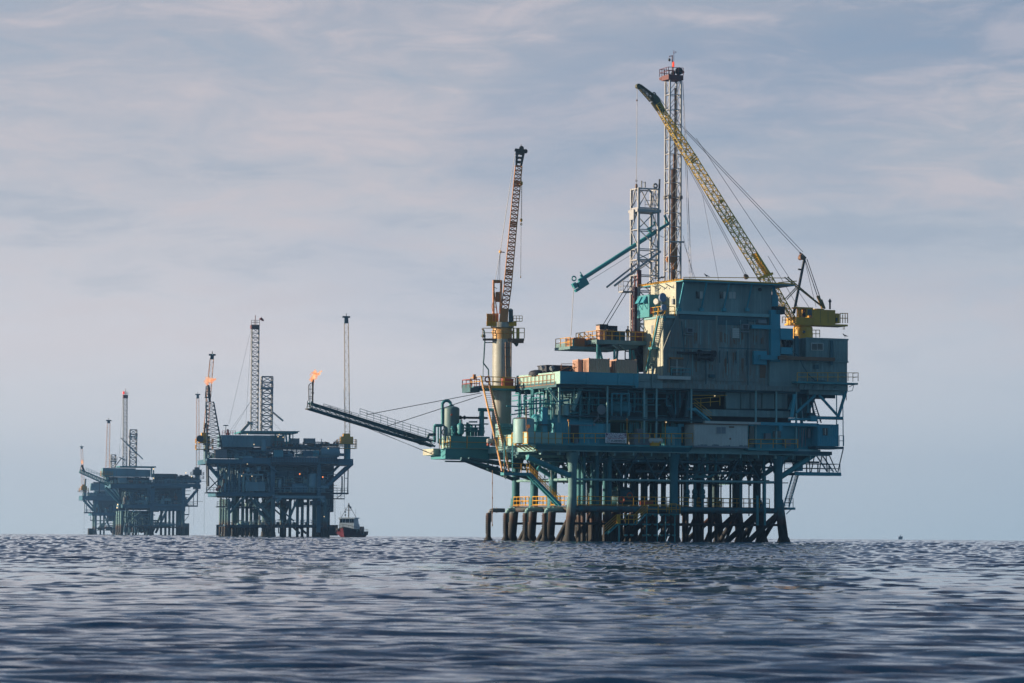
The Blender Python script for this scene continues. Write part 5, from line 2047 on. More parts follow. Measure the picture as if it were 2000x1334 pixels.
    m.box(a2.x, b2.x, 1.6, 2.2, b2.z, a2.z)
    m.box(a2.x, a2.x + 0.4, 1.6, 2.2, ZL, b2.z)
    T.part('body', m, TEALB)
    for x, lab in ((1305.7, 'white gas bottle on the lower deck, left of the pair before the teal cabinet'), (1314.3, 'white gas bottle on the lower deck, right of the pair before the teal cabinet')):
        p = F(x, 864, 1.1)
        T = Thing(P1, 'gas_bottle', lab, 'gas bottle', (p.x, 1.1, ZL), 'gas bottles on the lower deck')
        m = MB().lathe((p.x, 1.1, ZL), [(0.22, 0), (0.24, 0.05), (0.24, 1.15), (0.14, 1.38), (0.05, 1.42)], 14)
        T.part('cylinder', m, PALE, None, True)
        m = MB().lathe((p.x, 1.1, ZL + 1.42), [(0.05, 0), (0.09, 0.03), (0.09, 0.14)], 8)
        T.part('valve', m, DARK)
    p = F(1125, 864, 1.0)
    T = Thing(P1, 'gas_bottle', 'single pale gas bottle in front of the teal cabin doorway', 'gas bottle', (p.x, 1.0, ZL))
    m = MB().lathe((p.x, 1.0, ZL), [(0.24, 0), (0.26, 0.05), (0.26, 0.6), (0.14, 0.74), (0.06, 0.78)], 14)
    T.part('cylinder', m, GREY, None, True)
    m = MB().lathe((p.x, 1.0, ZL + .78), [(0.06, 0), (0.08, 0.1)], 8)
    T.part('valve', m, DARK)
    # lamp posts along the lower deck rail
    for x, y, lab, lit in ((1110.5, 823, 'yellow lamp post at the lower deck rail before the teal cabin', 0), (1224.5, 822, 'yellow lamp post at the lower deck rail beside the warning sign', 0), (1299.5, 826, 'yellow lamp post with a glowing lamp at the lower deck rail', 1)):
        p = F(x, 864, 0.15)
        T = Thing(P1, 'lamp_post', lab, 'lamp post', (p.x, 0.15, ZL), 'lamp posts along the lower deck rail')
        zt = F(x, y, 0.15).z
        m = MB().tube((p.x, 0.15, ZL - 0.1), (p.x, 0.15, zt), 0.05, 6)
        T.part('post', m, YEL)
        m = MB().lathe((p.x, 0.15, zt), [(0.13, 0), (0.16, 0.06), (0.13, 0.26), (0.05, 0.3)], 10)
        T.part('lamp', m, ORANGE, None, True)
        if lit:
            T.part('bulb', MB().lathe((p.x - 0.02, -0.05, zt + 0.08), [(0.03, 0), (0.08, 0.04), (0.03, 0.1)], 8, (0, -1, 0)), LAMP)


def safety():
    # warning sign hung on the rail
    v = -0.12
    a, b = F(1182.5, 845.3, v), F(1223.8, 865.5, v)
    z1, z0 = a.z, F(1182.5, 865, v).z
    T = Thing(P1, 'warning_sign', 'white warning board with red lettering hung on the lower deck rail', 'sign', ((a.x + b.x) / 2, v, z0))
    m = MB().box(a.x, b.x, v, v + 0.05, z0, z1)
    T.part('board', m, paint('sign_white', (0.72, 0.68, 0.72), 0.1, 0.1))
    w, h = b.x - a.x, z1 - z0
    m = MB().box(a.x + 0.03, b.x - 0.03, v - 0.006, v - 0.002, z1 - h * 0.45, z1 - 0.03)
    T.part('header_panel', m, paint('sign_header', (0.22, 0.10, 0.17), 0.1, 0.1))
    def line(txt, zc, size, width, mat, uc=None):
        cu = bpy.data.curves.new('lettering', 'FONT')
        cu.body, cu.size, cu.align_x, cu.align_y = txt, size, 'CENTER', 'CENTER'
        cu.extrude, cu.offset = 0.004, 0.008
        cu.materials.append(mat)
        tmp = bpy.data.objects.new('lettering', cu)
        COL.objects.link(tmp)
        bpy.context.view_layer.update()
        me = bpy.data.meshes.new_from_object(tmp.evaluated_get(bpy.context.evaluated_depsgraph_get()))
        COL.objects.unlink(tmp)
        bpy.data.objects.remove(tmp)
        o = bpy.data.objects.new('lettering', me)
        COL.objects.link(o)
        wd = max(x.co.x for x in me.vertices) - min(x.co.x for x in me.vertices)
        o.parent = T.e
        o.location = ((uc if uc is not None else (a.x + b.x) / 2) - T.og.x, v - 0.012 - T.og.y, zc - T.og.z)
        o.rotation_euler = (R(90), 0, 0)
        o.scale = (width / wd, 1, 1)
    red = plain('sign_lettering_red', (0.42, 0.10, 0.12))
    pale = plain('sign_lettering_pale', (0.85, 0.80, 0.84))
    ink = plain('sign_lettering_dark', (0.02, 0.02, 0.03))
    line('WARNING', z1 - h * 0.13, 0.34, w * 0.80, pale)
    line('RESTRICTED AREA', z1 - h * 0.335, 0.30, w * 0.90, pale)
    line('KEEP BACK 500 FEET', z1 - h * 0.555, 0.17, w * 0.80, red)
    line('NO TRESPASSING ON', z1 - h * 0.74, 0.16, w * 0.66, ink, a.x + w * 0.6)
    line('PLATFORM STRUCTURE', z1 - h * 0.88, 0.16, w * 0.66, ink, a.x + w * 0.6)
    m = MB()
    x0, x1, y0, y1 = a.x + w * 0.07, a.x + w * 0.22, z0 + h * 0.06, z0 + h * 0.32
    for p, q in (((x0, y0), (x1, y0)), ((x1, y0), (x1, y1)), ((x1, y1), (x0, y1)), ((x0, y1), (x0, y0)), ((x0, y0), (x1, y1))):
        m.beam((p[0], v - 0.01, p[1]), (q[0], v - 0.01, q[1]), 0.03)
    T.part('pictogram', m, ink)
    # life raft canister
    c0, c1 = F(1267.5, 860.5, -0.35), F(1294, 861, -0.35)
    T = Thing(P1, 'life_raft_canister', 'white life raft canister in a yellow cradle outside the lower deck rail', 'life raft', F(1280, 868, -0.35))
    m = MB()
    L = (c1 - c0).length
    r_ = 0.31
    prof = [(0.02, 0), (r_ * 0.7, 0.04), (r_, 0.16)]
    for k in range(1, 7):
        x = 0.16 + (L - 0.32) * k / 7
        prof += [(r_, x - 0.04), (r_ * 1.05, x - 0.02), (r_ * 1.05, x + 0.02), (r_, x + 0.04)]
    prof += [(r_, L - 0.16), (r_ * 0.7, L - 0.04), (0.02, L)]
    m.lathe(c0, prof, 20, c1 - c0)
    T.part('canister', m, WHITE, None, True)
    m = MB()
    fb(m, 1272.5, 864, 1288, 870.5, -0.55, -0.1)
    for x in (1273, 1287):
        p = F(x, 866, -0.35)
        m.box(p.x - 0.06, p.x + 0.06, -0.68, -0.02, p.z - 0.05, p.z + 0.25)
    fb(m, 1278, 848, 1280, 856, -0.1, -0.02)
    T.part('cradle', m, YEL)
    # lifebuoys on the jacket rail
    for x, y, lab in ((1214.5, 976, 'red lifebuoy hung on the yellow jacket walkway rail, lower left of two'), (1230, 968, 'red and white lifebuoy hung higher behind the yellow jacket walkway rail')):
        c = F(x, y, 2.35 if x < 1220 else 4.2)
        m = MB().ring(c, 0.34, 0.10, (0, 1, 0))
        solo(P1, 'lifebuoy', lab, 'lifebuoy', m, RED, c, 'lifebuoys on the jacket walkway', True)
    a, b = F(1255, 978, 3.0), F(1276, 987, 3.0)
    m = MB().box(a.x, b.x, 3.0, 4.0, b.z, a.z)
    m.box(a.x - 0.05, b.x + 0.05, 2.95, 4.05, a.z + 0.002, a.z + 0.08)
    solo(P1, 'storage_chest', 'faded red storage chest on the jacket walkway right of the lifebuoys', 'chest', m, RED, (a.x, 3.4, b.z))
    p, q = F(1196, 966, 6.0), F(1244, 966, 6.0)
    T = Thing(P1, 'sump_tank', 'big dark round tank under the deck behind the lifebuoys', 'tank', ((p.x + q.x) / 2, 7, ZW + 0.1))
    m = MB().tank(((p.x + q.x) / 2, 7, ZW + 0.05), ((p.x + q.x) / 2, 7, F(1220, 950, 6).z), (q.x - p.x) / 2, 0.4, 28)
    T.part('shell', m, DKTEAL, None, True)
    # satellite dishes at the control house corner
    for x, y, v, r_, ax, mt, lab in ((1293.5, 581, 1.0, 0.56, (0.25, -1, 0), DISH, 'biggest blue-grey round dish at the left corner of the control house'),
                                     (1295.5, 600.5, 1.0, 0.40, (0.2, -1, 0), DISH, 'smaller blue-grey round dish, under the biggest one by the control house'),
                                     (1282.5, 589, 2.2, 0.38, (-1, -0.55, 0), WHITE, 'small cream dish seen edge on at the corner of the control house')):
        c = F(x, y, v)
        T = Thing(P1, 'microwave_dish', lab, 'dish antenna', c, 'dish antennas at the control house')
        m = MB().lathe(c, [(r_ * 0.5, -0.22), (r_ * 0.96, -0.08), (r_, 0.0), (r_, 0.16), (r_ * 0.94, 0.19), (r_ * 0.5, 0.2)], 28, ax)
        T.part('drum', m, mt, None, True)
        m = MB().tube(c + V((0, 0.2, 0)), V((c.x + 0.05, v + 0.55, F(x, 618, v).z)), 0.06, 6)
        T.part('mount', m, DKTEAL)
    # red box on the crane deck
    p, q = F(982, 739, 13.3), F(1003, 750.5, 13.3)
    T = Thing(P1, 'red_chest', 'large faded red chest beside the left crane pedestal', 'chest', (p.x, 13.8, F(941, 753, 13).z))
    z0 = F(941, 753, 13).z
    m = MB().box(p.x, q.x, 13.3, 14.1, z0 + 0.01, p.z - 0.12)
    T.part('body', m, RED)
    m = MB().box(p.x - 0.04, q.x + 0.04, 13.25, 14.15, p.z - 0.118, p.z)
    T.part('lid', m, RED)


def drill_boxes():
    z1 = F(1164, 663, 6).z
    def bx(name, label, cat, x0, y0, x1, v, d, mat, zb, lid=None, group=None):
        a, b = F(x0, y0, v), F(x1, y0, v)
        T = Thing(P1, name, label, cat, ((a.x + b.x) / 2, v + d / 2, zb), group)
        m = MB().box(a.x, b.x, v, v + d, zb, a.z)
        for k in range(5):
            u = a.x + (b.x - a.x) * k / 4
            m.box(u - 0.05, u + 0.05, v - 0.05, v - 0.004, zb, a.z)
        m.box(a.x - 0.05, b.x + 0.05, v - 0.06, v + d + 0.05, a.z + 0.002, a.z + 0.1)
        T.part('body', m, mat)
        m = MB().box(a.x - 0.06, a.x - 0.005, v + 0.05, v + d - 0.05, zb + 0.1, a.z - 0.1)
        T.part('end_panel', m, lid or mat)
        return T
    bx('equipment_box', 'tall dark box with a tan end on the drill floor, under the two stay wires', 'equipment box', 1172, 634.5, 1187, 7.4, 1.1, DARK, z1, TAN, 'boxes on the drill floor')
    bx('equipment_box', 'tan-grey drum-like box at the drill floor rail, below the tall dark box', 'equipment box', 1172, 645, 1184, 6.4, 0.9, TAN, z1, None, 'boxes on the drill floor')
    bx('equipment_box', 'long dark navy box on the drill floor behind the rusty one', 'equipment box', 1188, 637.5, 1205, 7.6, 1.5, NAVY, z1, RUST, 'boxes on the drill floor')
    bx('equipment_box', 'rusty pink-brown box at the drill floor rail', 'equipment box', 1187, 645, 1199, 6.4, 1.1, RUST, z1, None, 'boxes on the drill floor')
    bx('equipment_box', 'low blue-grey box on the drill floor left of the worker', 'equipment box', 1203, 648, 1220, 6.5, 1.3, DKTEAL, z1, None, 'boxes on the drill floor')
    bx('equipment_box', 'low dark red box on the drill floor right of the worker', 'equipment box', 1240, 648, 1265, 6.8, 1.3, CROWN, z1, None, 'boxes on the drill floor')
    zc = F(1113, 676, 7.5).z
    bx('orange_tank', 'rusty orange tank on the low left platform, outer of two', 'tank', 1121, 661, 1141, 8.2, 2.2, ORANGE, zc, None, 'orange tanks on the low platform')
    bx('orange_tank', 'rusty orange tank on the low left platform, inner of two beside the drill floor', 'tank', 1151.5, 662, 1166, 8.2, 2.2, ORANGE, zc, None, 'orange tanks on the low platform')
    m = MB()
    p = F(1118, 675, 8)
    for dx in (-0.3, 0.1):
        m.tube((p.x + dx, 8, zc), (p.x + dx, 8, F(1118, 661, 8).z), 0.09, 8)
    solo(P1, 'standpipe', 'pair of teal standpipes at the outer end of the low left platform', 'pipe', m, TEAL, (p.x, 8, zc))


def lerp(a, b, t):
    return V(a) * (1 - t) + V(b) * t


def wire(m, p, q, r_=0.03):
    m.tube(p, q, r_, 5)


def masts():
    zf = F(1164, 663, 6).z
    # short square tower
    vA = 13.2
    a, b = F(1247.5, 366, vA), F(1286, 366, vA)
    w, d = (b.x - a.x) / 2, 1.05
    cx, cv = (a.x + b.x) / 2, vA + 1.05
    T = Thing(P1, 'drilling_tower', 'short square white lattice tower with a mid platform, left of the tall mast', 'drilling tower', (cx, cv, zf))
    zs = [F(1247, y, vA).z for y in (366, 404, 446, 484, 505, 535, 566, 600, 630)] + [zf]
    m = MB()
    cs = [(-w, -d), (w, -d), (w, d), (-w, d)]
    for c in cs:
        m.box(cx + c[0] - 0.13, cx + c[0] + 0.13, cv + c[1] - 0.13, cv + c[1] + 0.13, zf, zs[0])
    T.part('leg_frame', m, GALV)
    m = MB()
    for k, (z1, z0) in enumerate(zip(zs, zs[1:])):
        for i in range(4):
            p, q = cs[i], cs[(i + 1) % 4]
            A, B = V((cx + p[0], cv + p[1], 0)), V((cx + q[0], cv + q[1], 0))
            t_ = V((0, 0, z1 - 0.1))
            m.beam(A + t_, B + t_, 0.17 if k in (0, 1, 4) else 0.12)
            M_ = (A + B) / 2
            lo = V((0, 0, z0))
            if k == 0:
                m.beam(M_ + t_, A + lo, 0.11)
                m.beam(M_ + t_, B + lo, 0.11)
            elif k % 2:
                m.beam(B + t_, A + lo, 0.11)
            else:
                m.beam(A + t_, B + lo, 0.11)
    T.part('bracing', m, GALV)
    m = MB()
    z = zs[1]
    m.box(cx - w - 0.3, cx + w + 0.25, cv - d - 0.3, cv + d + 0.3, z - 0.62, z - 0.25)
    m.box(cx - w - 0.5, cx - w - 0.34, cv - 0.6, cv + 0.6, z - 1.6, z - 0.3)
    m.rail([V((cx - 0.5, cv - d, z - 0.2)), V((cx + w, cv - d, z - 0.2)), V((cx + w, cv + d, z - 0.2))], 1.1, 0.9, 0.035)
    T.part('tower_platform', m, GALV)
    m = MB()
    for x, y0, y1 in ((1253, 366, 353), (1260, 366, 355)):
        m.tube(F(x, y0, vA + .3), F(x, y1, vA + .3), 0.1, 6)
    m.tube(F(1253, 355, vA + .3), F(1260, 357, vA + .3), 0.03, 5)
    m.ring(F(1280, 363, vA + 0.6), 0.25, 0.12)
    T.part('crown_sheave', m, GREY)
    m = MB()
    m.tube(F(1288.3, 350, vA + .4), F(1284, 480, vA + .4), 0.12, 8)
    m.tube(F(1284, 480, vA + .4), F(1281, 545, vA + .4), 0.14, 8)
    T.part('drill_pipe', m, DARK)
    m = MB()
    m.box(F(1244.5, 527, vA - .4).x, F(1251.5, 527, vA - .4).x, vA - .6, vA - .3, F(1244, 560, vA - .4).z, F(1244, 527, vA - .4).z)
    for x, y0, y1 in ((1236, 560, 660), (1240, 540, 660), (1243, 560, 660), (1249, 560, 660)):
        m.tube(F(x, y0, vA + 0.2), F(x, y1, vA + 0.2), 0.12, 7)
    T.part('standpipe', m, CROWN)
    m = MB()
    for x in (1238, 1278):
        for k in (-0.17, 0.17):
            p = F(x, 370, cv + d - 0.2)
            m.tube((p.x + k, p.y, F(x, 640, p.y).z), (p.x + k, p.y, p.z), 0.03, 5)
        for k in range(60):
            z = F(x, 640, p.y).z + k * 0.29
            if z < p.z:
                m.tube((p.x - 0.17, p.y, z), (p.x + 0.17, p.y, z), 0.02, 4)
    T.part('ladder', m, GALV)
    m = MB()
    p, q = F(1215, 568, vA + 0.3), F(1233, 568, vA + 0.3)
    m.box(p.x, q.x, vA, vA + 1.3, p.z - 0.2, p.z)
    m.rail([V((q.x, vA, p.z)), V((p.x, vA, p.z)), V((p.x, vA + 1.3, p.z))], 1.2, 0.6, 0.035)
    T.part('side_balcony', m, GALV)
    m = MB()
    wire(m, F(1178, 634, 8), F(1235, 540, vA), 0.05)
    wire(m, F(1186, 633, 8), F(1243, 540, vA), 0.05)
    T.part('stay_wire', m, WIRE)
    m = MB()
    m.tube(F(1185, 561, vA - .6), F(1248, 511, vA + 0.3), 0.13, 7)
    m.tube(F(1200, 558, vA - .9), F(1290, 491, vA - 0.2), 0.15, 7)
    T.part('raking_pipe', m, GALV)
    # tall mast
    vB = 14.6
    a, b = F(1308.5, 150, vB), F(1330, 150, vB)
    w, d = (b.x - a.x) / 2, 0.62
    cx, cv = (a.x + b.x) / 2, vB + 0.62
    T = Thing(P1, 'drilling_mast', 'tallest slender white lattice mast with a dark red crown platform', 'drilling mast', (cx, cv, zf))
    zt = F(1308, 154, vB).z
    m = MB()
    ys = [154, 184, 213, 242, 271, 300, 328, 356, 385, 415, 442, 471, 500, 529, 560, 600, 655]
    cs = [(-w, -d), (w, -d), (w, d), (-w, d)]
    wb = 1.06
    for c in cs:
        m.beam((cx + c[0] * wb, cv + c[1], zf), (cx + c[0], cv + c[1], zt), 0.19)
    for k in range(len(ys) - 1):
        z1, z0 = F(1308, ys[k], vB).z, max(zf, F(1308, ys[k + 1], vB).z)
        for i in range(4):
            p, q = cs[i], cs[(i + 1) % 4]
            A, B = V((cx + p[0], cv + p[1], 0)), V((cx + q[0], cv + q[1], 0))
            m.beam(A + V((0, 0, z1)), B + V((0, 0, z1)), 0.09)
            if i in (0, 2):
                p0, p1 = (B, A) if i == 0 else (A, B)
                m.beam(p0 + V((0, 0, z1)), p1 + V((0, 0, z0)), 0.075)
            else:
                p0, p1 = (B, A) if k % 2 else (A, B)
                m.beam(p0 + V((0, 0, z1)), p1 + V((0, 0, z0)), 0.065)
    for y in (384, 385):
        for c in cs:
            m.box(cx + c[0] - 0.2, cx + c[0] + 0.2, cv + c[1] - 0.2, cv + c[1] + 0.2, F(1308, 388, vB).z, F(1308, 381, vB).z)
    m.box(cx - w - 0.05, cx + w + 0.5, cv - d - 0.1, cv - d + 0.05, F(1308, 473, vB).z, F(1308, 470, vB).z)
    T.part('lattice', m, GALV)
    m = MB()
    m.tube((cx - 0.1, cv, F(1318, 540, vB).z - 3), (cx - 0.1, cv, F(1318, 330, vB).z), 0.16, 8)
    m.tube((cx + 0.35, cv + 0.1, zf), (cx + 0.35, cv + 0.1, zt - 1), 0.12, 8)
    m.tube((cx - 0.45, cv + 0.1, zf), (cx - 0.45, cv + 0.1, F(1318, 200, vB).z), 0.05, 6)
    m.tube((cx + 0.15, cv + 0.1, zf), (cx + 0.15, cv + 0.1, F(1318, 300, vB).z), 0.1, 6)
    T.part('standpipe', m, RUST)
    m = MB()
    z1, z0 = F(1311, 476, vB).z, F(1311, 525, vB).z
    m.box(cx - 0.05, cx + 0.55, cv - 0.3, cv + 0.3, z0, z1 - 0.4)
    m.box(cx - 0.45, cx - 0.1, cv - 0.3, cv + 0.2, F(1311, 500, vB).z, z1)
    m.lathe((cx - 0.6, cv - 0.4, F(1306, 506, vB).z), [(0.45, 0), (0.45, 0.3)], 16, (0, 1, 0))
    T.part('travelling_block', m, ORANGE)
    m = MB()
    x0, x1 = F(1305.5, 152, vB - 0.4).x, F(1334.5, 152, vB - .4).x
    zc, zb = F(1305, 146, vB).z, F(1305, 155.5, vB).z
    m.box(x0, x1, vB - 0.45, vB + 1.6, zb, zc)
    xl = x0 - 0.1
    m.box(x0 - 0.02, x0 + 0.6, vB + 1.61, vB + 2.2, zb + 0.2, zc - 0.1)
    T.part('crown_platform', m, CROWN)
    m = MB()
    m.rail([V((x1, vB - 0.4, zc)), V((x0, vB - 0.4, zc)), V((x0, vB + 2.1, zc)), V((x1, vB + 2.1, zc))], 0.95, 0.7, 0.04)
    T.part('crown_railing', m, CROWN)
    m = MB()
    m.lathe(F(1326, 139, vB + 0.4), [(0.5, -0.15), (0.5, 0.15)], 20, (0, 1, 0))
    m.lathe(F(1315, 143, vB + 0.4), [(0.25, -0.15), (0.25, 0.15)], 14, (0, 1, 0))
    m.lathe(F(1333, 141, vB + 0.4), [(0.2, -0.15), (0.2, 0.15)], 14, (0, 1, 0))
    T.part('crown_sheave', m, DARK)
    m = MB()
    m.tube(F(1313, 146, vB + .5), F(1313, 108, vB + .5), 0.08, 6)
    m.tube(F(1313, 109, vB + .5), F(1307, 110, vB + .5), 0.05, 5)
    m.tube(F(1307, 110, vB + .5), F(1307, 114, vB + .5), 0.03, 5)
    m.tube(F(1316, 125, vB + .5), F(1316, 98, vB + .5), 0.03, 5)
    m.tube(F(1315, 103, vB + .5), F(1319, 104, vB + .5), 0.03, 5)
    m.tube(F(1318, 101, vB + .5), F(1321, 102, vB + .5), 0.05, 5)
    T.part('antenna', m, CROWN)
    m = MB().lathe(F(1307.3, 120, vB + .5), [(0.02, 0), (0.16, 0.1), (0.16, 0.3), (0.02, 0.42)], 12)
    T.part('hanging_lamp', m, DARK, None, True)
    m = MB().lathe(F(1315.3, 131, vB + .4), [(0.1, 0), (0.13, 0.2), (0.12, 0.55), (0.05, 0.75)], 12)
    T.part('beacon', m, BEACON, None, True)
    m = MB()
    for x0_, y0_, x1_, y1_ in ((1333, 150, 1347, 545), (1334, 160, 1352, 545), (1334, 460, 1358, 545), (1334, 470, 1362, 545), (1340, 250, 1349, 545), (1372, 380, 1405, 543)):
        wire(m, F(x0_, y0_, vB), F(x1_, y1_ + 12, vB - 2), 0.022)
    T.part('guy_wire', m, WIRE)
    # teal pipe handling boom
    v = 14.0
    p, q = F(1131, 549, v), F(1305, 437, v)
    T = Thing(P1, 'pipe_boom', 'slanting teal pipe handling boom passing through the short tower', 'boom', F(1268, 458, v))
    m = MB().tube(p, F(1288, 448, v), 0.27, 10)
    m.tube(F(1288, 448, v), q, 0.2, 10)
    m.beam(F(1298, 420, v), F(1305, 437, v), 0.24)
    m.beam(F(1266, 447, v), F(1273, 456, v), 0.3)
    m.beam(F(1263, 448, v), F(1282, 437, v), 0.16)
    m.beam(F(1277, 433, v), F(1281, 441, v), 0.16)
    T.part('tube', m, TEAL, None, True)
    m = MB()
    a_, b_ = F(1120, 540, v), F(1136, 553, v)
    d_ = (q - p).normalized()
    n_ = V((0, 0, 1)) - d_ * d_.z
    n_.normalize()
    o = F(1137, 551, v)
    def blk(o, l0, l1, h0, h1, hw):
        c = []
        for hh in (h0, h1):
            for l_, s_ in ((l0, -hw), (l1, -hw), (l1, hw), (l0, hw)):
                c.append(o + d_ * l_ + n_ * hh + V((0, s_, 0)))
        m.hexa(c)
    blk(o, -0.75, 0.65, -0.65, 0.25, 0.3)
    blk(o, -1.4, -0.9, -0.2, 0.5, 0.28)
    blk(o, -1.45, -0.6, -0.66, -0.35, 0.25)
    blk(o, 0.2, 0.5, 0.28, 0.9, 0.1)
    m.beam(F(1133, 531, v), F(1138, 540, v), 0.1)
    m.ring(F(1121, 544, v), 0.28, 0.09)
    T.part('head', m, TEAL)
    m = MB()
    pts = [F(x, y, v) for x, y in ((1121, 556), (1119.5, 580), (1117.5, 620), (1115, 655))]
    m.path(pts, 0.04, 5)
    wire(m, F(1150, 549, v), F(1232, 498, v), 0.025)
    pts = [F(x, y, v) for x, y in ((1285, 450), (1288, 460), (1296, 464), (1303, 458), (1306, 445))]
    m.path(pts, 0.03, 5)
    T.part('chain', m, WIRE)


def flare_boom():
    v = 17.4
    T = Thing(P1, 'flare_boom', 'long slanting teal lattice flare boom reaching out left with a black flare stack', 'flare boom', F(846, 868, v))
    m = MB()
    ub0, ub1 = F(604, 787, v), F(846, 862, v)
    lb0, lb1 = F(602, 798, v), F(846, 872, v)
    h = 0.6
    n = 13
    for s_ in (-h, h):
        o = V((0, s_, 0))
        m.tube(ub0 + o, ub1 + o, 0.09, 8)
        m.tube(lb0 + o, lb1 + o, 0.13, 8)
        mid0, mid1 = lerp(ub0, lb0, 0.45), lerp(ub1, lb1, 0.45)
        m.tube(mid0 + o, mid1 + o, 0.035, 6)
        for k in range(n):
            a, b = lerp(ub0, ub1, k / n), lerp(lb0, lb1, (k + 1) / n)
            m.tube(a + o, b + o, 0.045, 5)
            m.tube(lerp(ub0, ub1, k / n) + o, lerp(lb0, lb1, k / n) + o, 0.04, 5)
    for k in range(n + 1):
        for P0, P1_ in ((ub0, ub1), (lb0, lb1)):
            m.tube(lerp(P0, P1_, k / n) + V((0, -h, 0)), lerp(P0, P1_, k / n) + V((0, h, 0)), 0.05, 5)
    m.tube(F(612, 792, v), F(830, 861.5, v), 0.1, 8)
    m.hexa([F(806, 858, v - .5), F(842, 872, v - .5), F(842, 872, v + .5), F(806, 858, v + .5), F(806, 860, v - .5), F(820, 869, v - .5), F(820, 869, v + .5), F(806, 860, v + .5)])
    m.path([F(808, 859, v - 0.9), F(832, 859.5, v - .9), F(836, 855, v - .9), F(837, 849, v - .9), F(850, 848.5, v - .9)], 0.17, 9)
    T.part('truss', m, DKTEAL, None, True)
    m = MB()
    for (x0, y0, x1, y1, hh) in ((703, 813, 757, 830, 0.95), (757, 831, 846, 858, 0.98), (632, 795, 700, 815, 0.4)):
        for s_ in (-0.8, 0.8):
            m.rail([F(x0, y0, v + s_), F(x1, y1, v + s_)], hh, 1.0, 0.028, (1.0, 0.66, 0.33) if hh > 0.5 else (1.0, 0.5))
    m.path([F(640, 793, v - .8), F(846, 858, v - .8)], 0.025, 5)
    T.part('railing', m, DKTEAL)
    m = MB()
    m.lathe(F(610.5, 783, v), [(0.1, -0.4), (0.1, 0), (0.11, 0.9), (0.18, 0.92), (0.18, 1.05), (0.11, 1.07), (0.12, 1.8), (0.14, 2.4), (0.17, 2.5), (0.17, 2.75)], 12)
    m.path([F(603, 783, v), F(602.5, 754, v), F(604, 751, v), F(608, 748, v)], 0.05, 6)
    m.path([F(605.5, 783, v), F(605.5, 752, v)], 0.04, 6)
    for y in (760, 775, 779):
        m.tube(F(602.5, y, v), F(611, y, v), 0.04, 5)
    for x in (600, 604, 607, 610):
        m.tube(F(x, 796, v), F(x + 1, 783, v), 0.05, 5)
    m.box(F(599, 797, v).x, F(613, 797, v).x, v - 0.6, v + 0.6, F(599, 798, v).z - 0.1, F(599, 796, v).z - 0.1)
    T.part('flare_stack', m, DARK, None, True)
    m = MB()
    for s_ in (-0.7, 0.7):
        wire(m, F(716, 810, v + s_), F(940, 767.5, 14 + s_), 0.045)
        wire(m, F(757, 832, v + s_), F(942, 772, 14 + s_), 0.045)
        wire(m, F(685, 823, v + s_), F(848, 888, v + s_), 0.03)
        wire(m, F(740, 844, v + s_), F(850, 890, v + s_), 0.025)
    T.part('stay_cable', m, WIRE)


def flame(S, name, label, blobs, group, rs=1):
    """a flame from several flickering tongues merged in one mesh; blobs: (x, y, r px, v)"""
    rr = random.Random(rs)
    m = MB()
    for x, y, rad, v in blobs:
        c = S.f(x, y, v)
        r_ = (S.f(x + rad, y, v) - c).length
        n, k_ = 14, 9
        ph = [rr.uniform(0, 6.28) for _ in range(6)]
        i = len(m.v)
        for j in range(k_ + 1):
            th = math.pi * j / k_
            for q in range(n):
                w = 2 * math.pi * q / n
                d = 1 + 0.28 * math.sin(3 * w + ph[0] + 2 * th) + 0.22 * math.sin(5 * th + ph[1] + w) + 0.12 * math.sin(7 * w + ph[2])
                m.v.append((c.x + r_ * d * math.sin(th) * math.cos(w), c.y + r_ * d * 0.8 * math.sin(th) * math.sin(w), c.z + r_ * d * math.cos(th)))
        for j in range(k_):
            for q in range(n):
                q2 = (q + 1) % n
                m.f.append((i + j * n + q, i + (j + 1) * n + q, i + (j + 1) * n + q2, i + j * n + q2))
    x, y, _, v = blobs[0]
    return solo(S, name, label, 'flame', m, FLAME, S.f(x, y, v), group, True)


def tongues(pts, n, rad, v, seed):
    """blobs of a flame strewn along a polyline of photo points, thinning to its end"""
    rr = random.Random(seed)
    out = []
    for k in range(n):
        t = rr.random() ** 1.2 * (len(pts) - 1)
        i = min(int(t), len(pts) - 2)
        f = t - i
        x = pts[i][0] * (1 - f) + pts[i + 1][0] * f
        y = pts[i][1] * (1 - f) + pts[i + 1][1] * f
        w = 1 - 0.55 * t / (len(pts) - 1)
        out.append((x + rr.gauss(0, rad[1] * 0.75) * w, y + rr.gauss(0, rad[1] * 0.75) * w, rr.uniform(*rad) * w, v + rr.uniform(-0.3, 0.3)))
    return out


